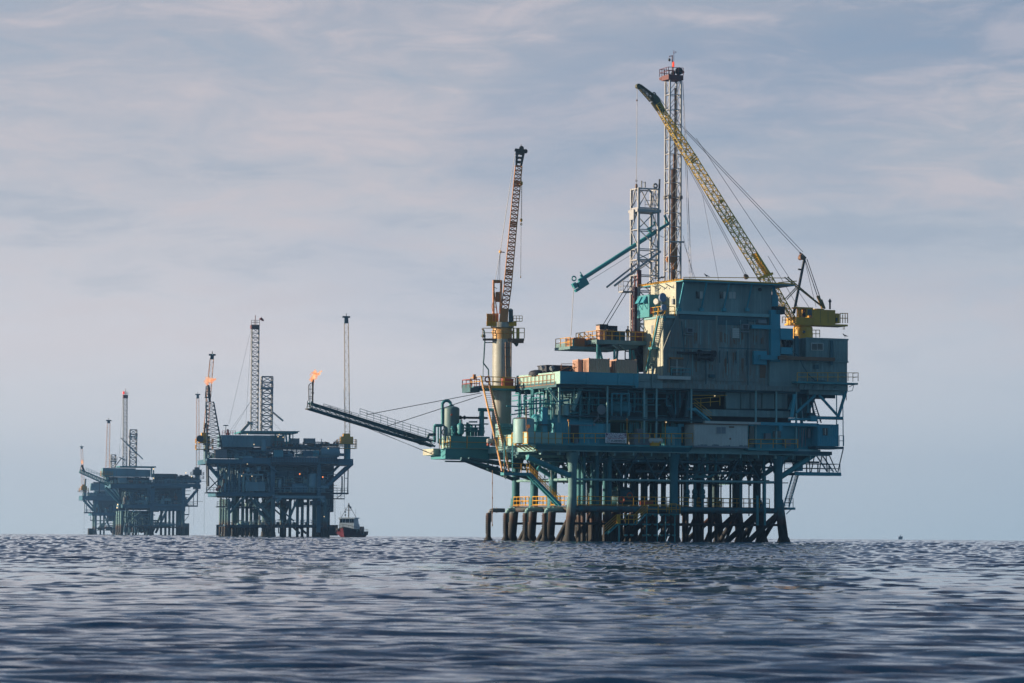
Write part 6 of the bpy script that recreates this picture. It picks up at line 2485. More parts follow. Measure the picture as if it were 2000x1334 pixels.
def left_crane():
    v = 14.8
    zd = F(941, 753, 13).z
    c = F(980.5, 700, v)
    zt = F(980.5, 634, v).z
    r_ = (F(998, 700, v).x - F(963.3, 700, v).x) / 2
    T = Thing(P1, 'pedestal_crane', 'tan crane on a tall round pedestal at the left end of the near platform', 'crane', (c.x, v, ZL), 'cranes on the near platform')
    YC = P1.world(c).y

    def C(x, y, dd=0.0):
        d = fw * FPX + rt * (x - 1000) - up * (y - 667)
        w = V((0, 0, EYE)) + d * ((YC + dd) / d.y) - P1.o
        return V((w.dot(P1.cu), w.dot(P1.cv), w.z))
    ex = V((P1.cu.x, P1.cv.x, 0))           # world x in the local frame
    ey = V((P1.cu.y, P1.cv.y, 0))
    m = MB()
    m.lathe((c.x, v, ZL), [(r_, 0), (r_, F(980, 652, v).z - ZL), (r_ * 1.06, F(980, 651, v).z - ZL), (r_ * 1.06, F(980, 647, v).z - ZL), (r_ * 0.97, F(980, 646, v).z - ZL), (r_ * 0.97, F(980, 641, v).z - ZL), (r_ * 1.2, F(980, 640, v).z - ZL), (r_ * 1.2, zt - ZL + 0.25)], 32)
    T.part('pedestal', m, paint('pedestal_paint', (0.32, 0.33, 0.30), 0.7, 0.3), None, True)
    zc = F(980, 663, v).z
    m = MB().lathe((c.x, v, zc), [(r_ * 1.01, 0), (r_ * 1.01, F(980, 653, v).z - zc), (r_ * 1.08, F(980, 652, v).z - zc), (r_ * 1.08, F(980, 646, v).z - zc), (r_ * 1.0, F(980, 645.5, v).z - zc), (r_ * 1.0, F(980, 640.5, v).z - zc)], 32)
    T.part('pedestal_collar', m, paint('orange_tan_paint', (0.46, 0.24, 0.07), 0.4, 0.25), None, True)
    m = MB()
    z = C(943, 661).z
    p = [C(943, 661, -1.0), C(1024, 661, -1.0), C(1024, 661, 1.6), C(943, 661, 1.6)]
    m.hexa([q - V((0, 0, 0.28)) for q in p] + p)
    m.hexa([q - V((0, 0, 0.6)) for q in (C(1000, 661, -.9), C(1023, 661, -.9), C(1023, 661, 1.4), C(1000, 661, 1.4))] + [q - V((0, 0, 0.281)) for q in (C(1000, 661, -.9), C(1023, 661, -.9), C(1023, 661, 1.4), C(1000, 661, 1.4))])
    pl = T.part('ring_platform', m, RUST)
    m = MB()
    m.rail([p[3], p[0], p[1], p[2]], C(943, 641).z - z, 1.3, 0.045, (1.0, 0.55))
    for x in (1003, 1010, 1013):
        m.tube(C(x, 661, -.5), C(x, 641, -.5), 0.12, 6)
    T.part('platform_railing', m, CRYEL, pl)
    m = MB()
    m.lathe(C(1001, 669), [(0.05, 0), (0.1, 0.3), (0.32, 0.75)], 10, (1, 0.3, -0.25))
    m.path([C(998, 668), C(1003, 668)], 0.06, 6)
    m.path([C(941, 643), C(944, 643), C(946, 648), C(947, 663), C(945, 700), C(944, 709), C(954, 722), C(954.5, 742)], 0.09, 7)
    m.path([C(944, 709), C(943, 750)], 0.05, 6)
    m.lathe(C(944, 656), [(0.1, -.2), (0.3, -.1), (0.3, .1), (0.1, .2)], 10)
    m.tube(C(948, 669), C(963, 669), 0.06, 6)
    T.part('hose_and_horn', m, DKTEAL, None, True)
    m = MB()
    for x in (987, 994):
        m.tube(C(x, 668, -1.25), C(x + 1, 736, -1.25), 0.05, 5)
    for k in range(30):
        y = 669 + k * 2.2
        m.tube(C(987, y, -1.25), C(994.6, y, -1.25), 0.03, 4)
    for y in (679, 697, 717):
        m.path([C(986, y, -1.2), C(986, y, -1.9), C(998, y, -1.9), C(998, y, -1.2)], 0.04, 5)
    m.path([C(998, 668, -1.6), C(998, 716, -1.6)], 0.04, 5)
    T.part('caged_ladder', m, RUST)
    # slewing house
    m = MB()
    def cb(x0, y0, x1, y1, d0, d1):
        p = [C(x0, y1, d0), C(x1, y1, d0), C(x1, y1, d1), C(x0, y1, d1), C(x0, y0, d0), C(x1, y0, d0), C(x1, y0, d1), C(x0, y0, d1)]
        m.hexa(p)
    cb(950, 628, 1009, 637, -1.2, 1.3)
    T.part('slewing_base', m, YEL)
    m = MB()
    cb(951, 613, 962, 628, -1.1, 1.2)
    cb(962.2, 612, 973, 628, -1.0, 1.2)
    p = [C(975, 626, -1.5), C(992, 628, -1.5), C(992, 628, -0.9), C(975, 626, -.9), C(978, 602.5, -1.5), C(993, 603, -1.5), C(993, 603, -.9), C(978, 602.5, -.9)]
    m.hexa(p)
    m.hexa([q + ey * 2.0 for q in p])
    T.part('machinery_house', m, CRTAN)
    m = MB()
    cb(993.5, 604.5, 1002, 629, -1.5, -0.1)
    m.hexa([C(994, 604.4, -1.4), C(1001, 604.4, -1.4), C(1001, 604.4, -.2), C(994, 604.4, -.2), C(995, 602.5, -1.2), C(999, 602.5, -1.2), C(999, 602.5, -.4), C(995, 602.5, -.4)])
    cab_ = T.part('operator_cab', m, DKTEAL)
    m = MB()
    cb(994.5, 606, 1001.3, 617, -1.54, -1.51)
    cb(994.5, 619, 1001.3, 628, -1.54, -1.51)
    T.part('cab_window', m, GLASS, cab_)
    m = MB()
    p = [C(1002.5, 627, -1), C(1020, 627, -1)]
    m.rail(p, C(1002, 617).z - C(1002, 627).z, 0.35, 0.035)
    cb(1002.5, 627, 1020, 628.3, -1.1, 0.2)
    for x in (951, 955, 958.5, 962, 968, 973):
        m.tube(C(x, 636, -1.25), C(x, 612, -1.25), 0.05, 5)
    T.part('cab_railing', m, YEL)
    # A-frame
    m = MB()
    for dd in (-0.75, 0.75):
        m.beam(C(964, 613, dd), C(964, 547, dd), 0.2)
        m.beam(C(977, 613, dd), C(979, 548, dd), 0.22)
        m.beam(C(964, 560, dd), C(971, 612, dd), 0.1)
        m.beam(C(964, 548, dd), C(979, 549, dd), 0.2)
        for y in (560, 572, 585, 598):
            m.beam(C(964, y, dd), C(971, y + 4, dd), 0.07)
    m.beam(C(964, 548, -.75), C(964, 548, .75), 0.2)
    m.beam(C(979, 549, -.75), C(979, 549, .75), 0.2)
    cb(968, 570, 976, 590, -0.6, 0.6)
    cb(964, 546.5, 979, 553, -0.55, 0.55)
    m.path([C(962, 608, -.8), C(960.5, 598, -.8), C(963, 590, -.8)], 0.04, 5)
    T.part('a_frame', m, CRTAN)
    # boom
    m = MB()
    hw = 0.46
    b0, b1, b2, b3 = C(985, 612), C(991.5, 560), C(1013, 325), C(1016.5, 296)
    ax = (b2 - b0).normalized()
    e1 = (ex - ax * ex.dot(ax)).normalized()
    m.lattice(b0, b1, e1 * 0.42, ey * 0.45, 6, 0.075, 0.045, e1 * hw, ey * 0.5)
    m.lattice(b1, b2, e1 * hw, ey * 0.5, 30, 0.075, 0.042, e1 * 0.42, ey * 0.42)
    for t in (0.12, 0.52, 0.86):
        o = lerp(b1, b2, t)
        for k in (-0.25, 0, 0.25):
            for s_ in (-0.5, 0.5):
                m.tube(o + ax * k - e1 * hw + ey * s_, o + ax * k + e1 * hw + ey * s_, 0.06, 5)
    bm = T.part('boom', m, CRTAN)
    m = MB()
    for s_ in (-0.40, 0.36):
        o = ey * s_
        t = ey * 0.05
        w0, w1 = 0.42, 0.58
        A, B = b2, b3
        # plate with three round holes: strips between the holes
        L = (B - A).length
        for l0, l1 in ((0, 0.12), (0.42, 0.68), (0.98, 1.20), (1.5, L)):
            p0, p1 = A + ax * l0, A + ax * l1
            q0, q1 = w0 + (w1 - w0) * l0 / L, w0 + (w1 - w0) * l1 / L
            m.hexa([p0 - e1 * q0 + o, p0 + e1 * q0 + o, p0 + e1 * q0 + o + t, p0 - e1 * q0 + o + t, p1 - e1 * q1 + o, p1 + e1 * q1 + o, p1 + e1 * q1 + o + t, p1 - e1 * q1 + o + t])
        for sg in (-1, 1):
            p0, p1 = A, B
            m.hexa([p0 + e1 * sg * w0 + o, p0 + e1 * sg * (w0 - 0.25) + o, p0 + e1 * sg * (w0 - .25) + o + t, p0 + e1 * sg * w0 + o + t,
                    p1 + e1 * sg * w1 + o * 1.01, p1 + e1 * sg * (w1 - 0.33) + o * 1.01, p1 + e1 * sg * (w1 - .33) + o * 1.01 + t, p1 + e1 * sg * w1 + o * 1.01 + t])
    top = b3
    m.hexa([top - e1 * 0.75 - ey * 0.5, top + e1 * 0.8 - ey * 0.5, top + e1 * 0.8 + ey * 0.5, top - e1 * 0.75 + ey * 0.5] + [q + ax * 0.28 for q in (top - e1 * 0.7 - ey * 0.5, top + e1 * 0.7 - ey * 0.5, top + e1 * 0.7 + ey * 0.5, top - e1 * 0.7 + ey * 0.5)])
    m.lathe(top + ax * 0.4 + e1 * 0.1, [(0.3, -0.3), (0.3, 0.3)], 14, ey)
    m.lathe(top + ax * 0.1 + e1 * 0.65, [(0.25, -0.3), (0.25, 0.3)], 14, ey)
    m.tube(top + ax * 0.3, top + ax * 0.9, 0.05, 6)
    T.part('boom_head', m, paint('dark_boom_paint', (0.09, 0.06, 0.045), 0.5, 0.3), None, True)
    m = MB()
    for dd in (-0.35, 0.35):
        wire(m, C(1006, 299, dd), C(977, 492, dd), 0.035)
        for x in (967, 972, 976):
            wire(m, C(977, 492, dd), C(x, 548, dd), 0.025)
    wire(m, C(977, 492), C(986, 493), 0.06)
    wire(m, C(1018.5, 350), C(1017, 543), 0.03)
    wire(m, C(1019.5, 355), C(1019, 425), 0.02)
    wire(m, C(1015, 300), C(1018, 352), 0.03)
    wire(m, C(985, 545, -.5), C(981, 600, -.5), 0.03)
    T.part('rigging', m, WIRE)
    m = MB()
    m.lathe(C(1018, 430), [(0.05, -0.25), (0.16, -0.1), (0.16, 0.1), (0.05, 0.25)], 12)
    m.ring(C(1018, 438), 0.12, 0.04)
    m.lathe(C(1017, 543), [(0.03, 0), (0.08, 0.08), (0.04, 0.25)], 8)
    m.lathe(C(977, 492), [(0.06, -0.2), (0.18, -0.08), (0.18, 0.1), (0.06, 0.25)], 10)
    m.lathe(C(1018, 358), [(0.06, -0.3), (0.2, -0.15), (0.2, 0.15), (0.06, 0.3)], 10)
    T.part('hook_block', m, YEL, None, True)


def right_crane():
    v = 9.6
    c = F(1568, 655, v)
    z0 = F(1574, 659.5, 1.1).z
    T = Thing(P1, 'pedestal_crane', 'yellow crane on the right of the near platform, its long boom slanting over the roof', 'crane', (c.x, v, z0), 'cranes on the near platform')
    r_ = (F(1585, 645, v).x - F(1551.5, 645, v).x) / 2

    def C(x, y, dd=0.0):
        return F(x, y, v + dd)
    m = MB()
    m.lathe((c.x, v, z0), [(r_ * 1.02, 0), (r_ * 1.02, C(1568, 650).z - z0), (r_, C(1568, 649).z - z0), (r_, C(1568, 640).z - z0), (r_ * 0.9, C(1568, 638).z - z0), (r_ * 0.9, C(1568, 632).z - z0)], 30)
    ped = T.part('pedestal', m, YEL, None, True)
    m = MB().lathe(C(1570, 648, -r_ + 0.02), [(0.2, -0.05), (0.2, 0.08)], 16, (0, -1, 0))
    T.part('porthole', m, GLASS, ped)
    m = MB()
    m.rail([C(1586, 659, -0.6), C(1601, 659, -.6)], 0.95, 0.5, 0.045)
    m.rail([C(1528, 631, -.9), C(1552, 631, -.9)], C(1528, 619).z - C(1528, 631).z, 0.45, 0.045)
    m.rail([C(1641, 631, -1.1), C(1655.5, 631, -1.1), C(1655.5, 631, 1.1)], C(1641, 612).z - C(1641, 631).z, 0.42, 0.05)
    m.tube(C(1647, 634), C(1647, 644), 0.04, 5)
    m.tube(C(1649.5, 634), C(1649.5, 644), 0.04, 5)
    T.part('railing', m, YEL)
    m = MB()
    def cb(x0, y0, x1, y1, d0, d1):
        a, b = C(x0, y0, d0), C(x1, y0, d0)
        m.box(a.x, b.x, v + d0, v + d1, C(x0, y1, d0).z, a.z)
    cb(1588.5, 604, 1631.5, 632, -1.2, 1.3)
    cb(1594, 602.5, 1610, 603.9, -0.8, 1.0)
    cb(1632, 612, 1640, 631, -1.1, 1.2)
    cb(1555, 619, 1588, 632, -1.3, 1.3)
    cb(1552, 630, 1656, 633.5, -1.35, 1.35)
    m.hexa([C(1586, 637, -.9), C(1628, 637, -.9), C(1628, 637, .9), C(1586, 637, .9), C(1584, 633.6, -.9), C(1648, 633.6, -.9), C(1648, 633.6, .9), C(1584, 633.6, .9)])
    hs = T.part('machinery_house', m, YEL)
    m = MB()
    cb(1632.5, 620.5, 1636, 628, -1.16, -1.11)
    for x in (1602, 1617):
        m.box(C(x, 605, -1.2).x, C(x, 605, -1.2).x + 0.03, v - 1.22, v - 1.205, C(x, 631, -1.2).z, C(x, 606, -1.2).z)
    T.part('vent_panel', m, DARK, hs)
    m = MB()
    p = [C(1555, 632, -1.32), C(1588, 632, -1.32), C(1588, 632, -.2), C(1555, 632, -.2)]
    # cab frame: posts, roof
    cb(1555, 599.2, 1588, 602, -1.32, -0.1)
    for x0, x1 in ((1564.2, 1566.2), (1574.5, 1577), (1586, 1588)):
        cb(x0, 602, x1, 619, -1.3, -0.15)
    m.beam(C(1556.5, 619, -1.25), C(1561, 600, -1.25), 0.12)
    m.beam(C(1556.5, 619, -.2), C(1561, 600, -.2), 0.12)
    cb(1577, 602, 1586, 604, -1.3, -.15)
    cab_ = T.part('operator_cab', m, YEL)
    m = MB()
    cb(1577, 604, 1586, 616, -1.29, -1.2)
    cb(1577, 604, 1586, 616, -.3, -.2)
    T.part('cab_window', m, GLASS, cab_)
    m = MB().lathe(C(1571, 619, -.8), [(0.25, 0), (0.28, 0.4), (0.1, 0.6)], 10)
    T.part('operator_seat', m, DARK, cab_)
    m = MB()
    m.lathe(C(1621, 604, 0), [(0.12, 0), (0.12, 0.9), (0.2, 0.95), (0.2, 1.15), (0.1, 1.2), (0.1, 1.35)], 10)
    T.part('exhaust_pipe', m, DARK, None, True)
    m = MB()
    for dd in (-0.55, 0.55):
        m.beam(C(1550.5, 612, dd), C(1571, 506, dd * 0.5), 0.26)
    m.beam(C(1562, 526), C(1559, 526), 0.2)
    m.tube(C(1566, 527, -.5), C(1560, 526, -.5), 0.1, 6)
    T.part('gantry_strut', m, DARK)
    m = MB()
    for dd in (-0.5, 0.5):
        m.tube(C(1572, 506, dd * .5), C(1597, 580, dd), 0.06, 6)
        m.tube(C(1576, 506, dd * .5), C(1603, 585, dd), 0.06, 6)
    wire(m, C(1571, 506), C(1594, 600), 0.03)
    for dd in (-0.3, 0.3):
        wire(m, C(1563, 494, dd), C(1338, 256, dd), 0.035)
        wire(m, C(1568, 492, dd), C(1340, 254, dd), 0.035)
        wire(m, C(1339, 255, dd), C(1284, 187, dd), 0.035)
    wire(m, C(1562, 493, 0), C(1572, 504, 0), 0.12)
    for x0, y0, x1, y1 in ((1340, 319, 1455, 538), (1343, 319, 1459, 538), (1300, 235, 1341, 320), (1500, 500, 1562, 605), (1360, 270, 1580, 600), (1253, 168, 1282, 187)):
        wire(m, C(x0, y0), C(x1, y1), 0.03)
    wire(m, C(1244.5, 172), C(1243, 358), 0.035)
    T.part('rigging', m, WIRE)
    m = MB()
    m.beam(C(1563, 497), C(1572, 506), 0.45)
    m.lathe(C(1568, 503, -.4), [(0.3, 0), (0.3, 0.8)], 12, (0, 1, 0))
    T.part('gantry_sheave', m, RUST, None, True)
    m = MB()
    for dd in (-0.5, 0.5):
        m.beam(C(1532.5, 541.5, dd), C(1604, 598, dd), 0.13)
        m.beam(C(1538, 541, dd), C(1610, 602, dd), 0.13)
        m.beam(C(1534, 583, dd), C(1556, 560, dd), 0.1)
        m.beam(C(1537, 585, dd), C(1558, 562, dd), 0.1)
        m.beam(C(1597, 578, dd), C(1607, 602, dd), 0.3)
        m.beam(C(1604, 585, dd), C(1611, 603, dd), 0.2)
    T.part('boom_stop', m, paint('olive_yellow_paint', (0.20, 0.13, 0.03), 0.4, 0.3))
    # boom
    b0, b1, b2, b3 = C(1548, 623), C(1494, 541), C(1340, 294), C(1283, 203)
    ax = (b2 - b1).normalized()
    e1 = V((0, 1, 0)).cross(ax).normalized()
    ev = V((0, 1, 0))
    m = MB()
    m.lattice(b0, b1, e1 * 0.22, ev * 0.45, 9, 0.085, 0.05, e1 * 0.62, ev * 0.6)
    m.lattice(b1, b2, e1 * 0.62, ev * 0.6, 24, 0.085, 0.045, e1 * 0.52, ev * 0.5)
    m.lattice(b2, b3, e1 * 0.52, ev * 0.5, 10, 0.085, 0.05, e1 * 0.30, ev * 0.35)
    for t in (0.45, 0.93):
        o = lerp(b1, b2, t)
        for k in (-0.35, 0, 0.35):
            for s_ in (-0.6, 0.6):
                m.tube(o + ax * k - e1 * 0.6 + ev * s_, o + ax * k + e1 * 0.6 + ev * s_, 0.08, 5)
    T.part('boom', m, CRYEL)
    m = MB()
    g0, g1 = lerp(b1, b2, 0.0) - e1 * 0.55, lerp(b1, b2, 0.17) - e1 * 0.55
    sg = 1
    if C(1507, 520).x > b1.x and (g0.x < b1.x):
        g0, g1 = b1 + e1 * 0.6, lerp(b1, b2, 0.17) + e1 * 0.6
        sg = -1
    m.hexa([g0 - ev * .62, g0 + ev * .62, g0 + ev * .62 + e1 * 0.22 * sg, g0 - ev * .62 + e1 * .22 * sg, g1 - ev * .62, g1 + ev * .62, g1 + ev * .62 + e1 * .22 * sg, g1 - ev * .62 + e1 * .22 * sg])
    m.beam(C(1480, 544, -.6), C(1509, 534, -.6), 0.3)
    m.beam(C(1480, 544, .6), C(1509, 534, .6), 0.3)
    m.box(C(1402, 393).x - 0.25, C(1402, 393).x + 0.3, v - 0.9, v - 0.6, C(1402, 397).z, C(1402, 391).z)
    T.part('boom_fitting', m, YEL)
    # head and fly jib
    olive = paint('dark_olive_paint', (0.085, 0.085, 0.05), 0.4, 0.25)
    m = MB()
    for s_ in (-0.36, 0.28):
        o = ev * s_
        t = ev * 0.08
        P = [C(1294, 222), C(1283, 208), C(1272, 190), C(1278, 184), C(1284, 190), C(1297, 214)]
        i = len(m.v)
        m.v += [tuple(q + o) for q in P] + [tuple(q + o + t) for q in P]
        n = len(P)
        m.f.append(tuple(range(i, i + n)))
        m.f.append(tuple(reversed(range(i + n, i + 2 * n))))
        for k in range(n):
            m.f.append((i + k, i + (k + 1) % n, i + n + (k + 1) % n, i + n + k))
    m.ring(C(1277.5, 184.5), 0.24, 0.08)
    m.lathe(C(1277.5, 184.5, -.3), [(0.12, 0), (0.12, 0.6)], 12, (0, 1, 0))
    T.part('boom_head', m, olive)
    m = MB()
    j0, j1 = C(1275, 193), C(1248.5, 168.5)
    axj = (j1 - j0).normalized()
    ej = V((0, 1, 0)).cross(axj).normalized()
    m.lattice(j0, j1, ej * 0.42, ev * 0.3, 7, 0.1, 0.05, ej * 0.2, ev * 0.2)
    m.tube(C(1285, 215), C(1274, 199), 0.28, 8)
    m.lathe(C(1248, 168, -.25), [(0.32, 0), (0.32, 0.5)], 18, (0, 1, 0))
    T.part('fly_jib', m, olive)
    m = MB()
    m.lathe(C(1457.5, 541), [(0.1, -0.3), (0.3, -0.18), (0.34, 0.1), (0.15, 0.4)], 14, (-0.6, 0, 0.8))
    m.lathe(C(1244, 196), [(0.06, -0.12), (0.11, 0), (0.06, 0.12)], 10)
    m.lathe(C(1243, 364), [(0.05, -0.3), (0.16, -0.1), (0.16, 0.2), (0.05, 0.35)], 10)
    m.ring(C(1243, 353), 0.12, 0.03)
    T.part('hook_block', m, RUST, None, True)


def bird(S, label, x, y, v, face=1, size=0.42):
    p = S.f(x, y, v)
    sk = [((-0.95, 0, 0.30), .02), ((-0.5, 0, .42), .10), ((0, 0, .52), .2), ((.32, 0, .66), .17), ((.45, 0, .86), .11), ((.56, 0, .95), .12), ((.70, 0, .93), .04), ((.82, 0, .90), .015)]
    me = bpy.data.meshes.new('seabird')
    vs = [(c[0][0] * size * face, c[0][1] * size, c[0][2] * size) for c in sk]
    es = [(k, k + 1) for k in range(len(sk) - 1)]
    rads = [c[1] * size for c in sk]
    for s_ in (-0.07, 0.07):
        i = len(vs)
        vs += [(0.02 * size * face, s_ * size, .3 * size), (0.02 * size * face, s_ * size, 0.0)]
        rads += [.03 * size, .02 * size]
        es += [(2, i), (i, i + 1)]
    me.from_pydata(vs, es, [])
    me.materials.append(DARK)
    o = bpy.data.objects.new('seabird', me)
    COL.objects.link(o)
    md = o.modifiers.new('skin', 'SKIN')
    for d_, r_ in zip(me.skin_vertices[0].data if me.skin_vertices else [], rads):
        d_.radius = (r_, r_)
    if not me.skin_vertices:
        pass
    o.modifiers.new('sub', 'SUBSURF').levels = 1
    o.location = S.world(p)
    o.rotation_euler = (0, 0, S.a)
    o['label'], o['category'], o['group'] = label, 'bird', 'seabirds perched on the near platform'


def skin_body(name, pts, edges, mat, loc, rotz, label, cat):
    me = bpy.data.meshes.new(name)
    me.from_pydata([p[:3] for p in pts], edges, [])
    me.materials.append(mat)
    o = bpy.data.objects.new(name, me)
    COL.objects.link(o)
    o.modifiers.new('skin', 'SKIN')
    if not me.skin_vertices:
        me.skin_vertices  # layer is created with the modifier
    lay = me.skin_vertices[0].data
    for d_, p in zip(lay, pts):
        d_.radius = (p[3], p[3] * (p[4] if len(p) > 4 else 1))
    lay[0].use_root = True
    s = o.modifiers.new('sub', 'SUBSURF')
    s.levels = s.render_levels = 1
    o.location = loc
    o.rotation_euler = (0, 0, rotz)
    if label:
        o['label'], o['category'] = label, cat
    return o


def worker():
    z = F(1164, 663, 6).z
    p = F(1226, 660, 6.9)
    pts = [(0, 0, .95, .17, .75), (0, 0, 1.15, .16, .75), (0, 0, 1.36, .2, .65), (0, 0, 1.50, .07), (0, -.03, 1.62, .09), (0, -.03, 1.74, .10),
           (-.1, 0, .86, .1), (-.11, 0, .48, .075), (-.11, 0.02, .08, .055), (-.12, -.12, .04, .045),
           (.1, 0, .86, .1), (.13, -.03, .48, .075), (.14, 0.02, .08, .055), (.15, -.12, .04, .045),
           (-.22, 0, 1.38, .075), (-.29, -.02, 1.10, .055), (-.22, -.2, .95, .045), (-.17, -.28, .95, .035),
           (.22, 0, 1.38, .075), (.30, -.02, 1.10, .055), (.24, -.2, .98, .045), (.18, -.28, .98, .035)]
    ed = [(0, 1), (1, 2), (2, 3), (3, 4), (4, 5), (0, 6), (6, 7), (7, 8), (8, 9), (0, 10), (10, 11), (11, 12), (12, 13), (2, 14), (14, 15), (15, 16), (16, 17), (2, 18), (18, 19), (19, 20), (20, 21)]
    o = skin_body('person', pts, ed, plain('dark_coverall', (0.03, 0.035, 0.05)), P1.world((p.x, 6.9, z)), P1.a, 'worker in dark coveralls and a helmet standing at the drill floor rail', 'person')
    m = MB().lathe((0, -0.03, 1.74), [(.17, 0), (.135, .02), (.125, .08), (.07, .13), (.01, .145)], 14)
    h = m.make('helmet', plain('helmet_plastic', (0.06, 0.05, 0.05)), smooth=True)
    h.parent = o


containers()
cabins()
vessels()
safety()
drill_boxes()
masts()
flare_boom()
left_crane()
right_crane()
flame(P1, 'flare_flame', 'pale orange flame blowing right above the near platform flare stack',
      tongues([(611, 739), (611, 732), (616, 728), (622, 732), (628, 725)], 46, (1.2, 3.4), 17.4, 11), 'flames on the flare stacks', 3)
for x, y, v, fc, lab in ((1380, 542.5, 1.0, -1, 'small dark seabird perched alone on the control house roof'), (1650.5, 659.4, 1.3, -1, 'small dark seabird perched on the right block roof below the yellow crane'),
                         (1289, 547, 8, 1, 'dark seabird on the left overhang of the control house roof, left of two'), (1295, 546, 8, 1, 'dark seabird on the left overhang of the control house roof, right of two')):
    bird(P1, lab, x, y, v, fc, 0.5)
worker()

# ------------------------------------------------------------------ the three farther platforms
def tbl(T, S, name, mat, boxes=(), tubes=(), parent=None, smooth=False, n=8):
    m = MB()
    for x0, y0, x1, y1, v0, v1 in boxes:
        S.fbox(m, x0, y0, x1, y1, v0, v1)
    for x0, y0, v0, x1, y1, v1, r_ in tubes:
        m.tube(S.f(x0, y0, v0), S.f(x1, y1, v1), r_, n)
    return T.part(name, m, mat, parent, smooth)


def far_crane(S, label, group, x, ybase, ytop_ped, wped, body, boom, v, matp, bodymat, boommat, vdeck_y, extras=None, nb=22):
    """pedestal crane seen end on; body (x0,y0,x1,y1); boom ((x,y) foot, (x,y) tip, width px)"""
    c = S.f(x, ybase, v)
    T = Thing(S, 'pedestal_crane', label, 'crane', (c.x, v, c.z), group)
    r_ = (S.f(x + wped / 2, ybase, v) - S.f(x - wped / 2, ybase, v)).length / 2
    zt = S.f(x, ytop_ped, v).z
    m = MB().lathe((c.x, v, c.z), [(r_, 0), (r_, zt - c.z - 0.4), (r_ * 1.15, zt - c.z - 0.3), (r_ * 1.15, zt - c.z)], 20)
    T.part('pedestal', m, matp, None, True)
    m = MB()
    S.fbox(m, body[0], body[1], body[2], body[3], v - 1.4, v + 1.6)
    a, b = S.f(body[0], body[1], v - 1.0), S.f(body[2], body[1], v - 1.0)
    m.box(a.x + (b.x - a.x) * 0.2, a.x + (b.x - a.x) * 0.75, v - 1, v + 1.2, a.z, a.z + (a.z - S.f(body[0], body[3], v - 1).z) * 0.45)
    T.part('machinery_house', m, bodymat)
    m = MB()
    e = 0.9
    zz = S.f(body[0], body[3], v - 1.4).z
    hh = S.f(x, ytop_ped + (ybase - ytop_ped) * 0.3, v).z
    for z in (zz, hh):
        m.box(a.x - e, b.x + e, v - 1.7, v + 1.9, z - 0.15, z - 0.01)
        m.rail([V((a.x - e, v + 1.8, z)), V((a.x - e, v - 1.6, z)), V((b.x + e, v - 1.6, z)), V((b.x + e, v + 1.8, z))], 1.1, 1.3, 0.05)
    T.part('platform_railing', m, bodymat)
    (fx, fy), (tx, ty), wpx = boom
    p, q = S.f(fx, fy, v), S.f(tx, ty, v)
    ax = (q - p).normalized()
    e1 = V((0, 1, 0)).cross(ax).normalized()
    w = (S.f(fx + wpx / 2, fy, v) - p).length
    ev = V((0, 1, 0))
    m = MB()
    m.lattice(p, lerp(p, q, 0.95), e1 * w, ev * 0.55, nb, 0.055, 0.034, e1 * w * 0.8, ev * 0.5, (0,))
    T.part('boom', m, boommat)
    m = MB()
    t = lerp(p, q, 0.95)
    m.hexa([t - e1 * w * .8 - ev * .5, t + e1 * w * .8 - ev * .5, t + e1 * w * .8 + ev * .5, t - e1 * w * .8 + ev * .5, q - e1 * w * .7 - ev * .5, q + e1 * w * .7 - ev * .5, q + e1 * w * .7 + ev * .5, q - e1 * w * .7 + ev * .5])
    m.box(q.x - w * 1.5, q.x + w * 1.5, v - 0.5, v + 0.5, q.z - 0.1, q.z + 0.35)
    m.tube(q, q + V((0, 0, 1.1)), 0.12, 6)
    T.part('boom_head', m, FARD)
    if extras:
        m = MB()
        for x0, y0, x1, y1, rr_ in extras:
            m.tube(S.f(x0, y0, v), S.f(x1, y1, v), rr_, 6)
        T.part('rigging', m, FARD)
    return T


def far_mast(S, name, label, cat, x0, x1, ytop, ybot, v, dep, n, crown=None, group=None, plat=None, r_=0.14, xtop=None):
    a, b = S.f(x0, ybot, v), S.f(x1, ybot, v)
    zt = S.f(x0, ytop, v).z
    w, cx = (b.x - a.x) / 2, (a.x + b.x) / 2
    off = (S.f(xtop, ytop, v).x - cx) if xtop else 0
    T = Thing(S, name, label, cat, (cx, v + dep / 2, a.z), group)
    m = MB().lattice((cx, v + dep / 2, a.z), (cx + off, v + dep / 2, zt), (w, 0, 0), (0, dep / 2, 0), n, r_, r_ * 0.62)
    T.part('lattice', m, GALVF)
    if crown:
        m = MB()
        S.fbox(m, *crown, v - 0.5, v + dep + 0.5)
        p, q = S.f(crown[0], crown[1], v - .5), S.f(crown[2], crown[1], v - .5)
        m.rail([p, q], 1.2, 0.7, 0.06)
        m.tube(V(((p.x + q.x) / 2, v, p.z)), V(((p.x + q.x) / 2, v, p.z + 2.6)), 0.1, 6)
        T.part('crown_platform', m, CROWN)
    if plat:
        m = MB()
        p, q = S.f(x0 - 2, plat, v), S.f(x1 + 2, plat, v)
        m.box(p.x, q.x, v - 0.4, v + dep + 0.4, p.z - 0.4, p.z)
        m.rail([V((p.x, v - .3, p.z)), V((q.x, v - .3, p.z))], 1.1, 1, 0.05)
        T.part('tower_platform', m, GALVF)
    return T


def far_legs(T, S, cols, vs, ytop, mat, r_, zbot=-3.0, flare=0.0):
    for x in cols:
        for v in vs:
            p = S.f(x, ytop, v)
            u = S.f(x, 1040, vs[0]).x
            m = MB().tube((u, v, zbot), (u, v, p.z), r_ * 1.1, 12, r_)
            m.lathe((u, v, 0), [(r_ * 1.5, -0.5), (r_ * 1.2, 1.2)], 12)
            T.part('leg', m, mat, None, True)


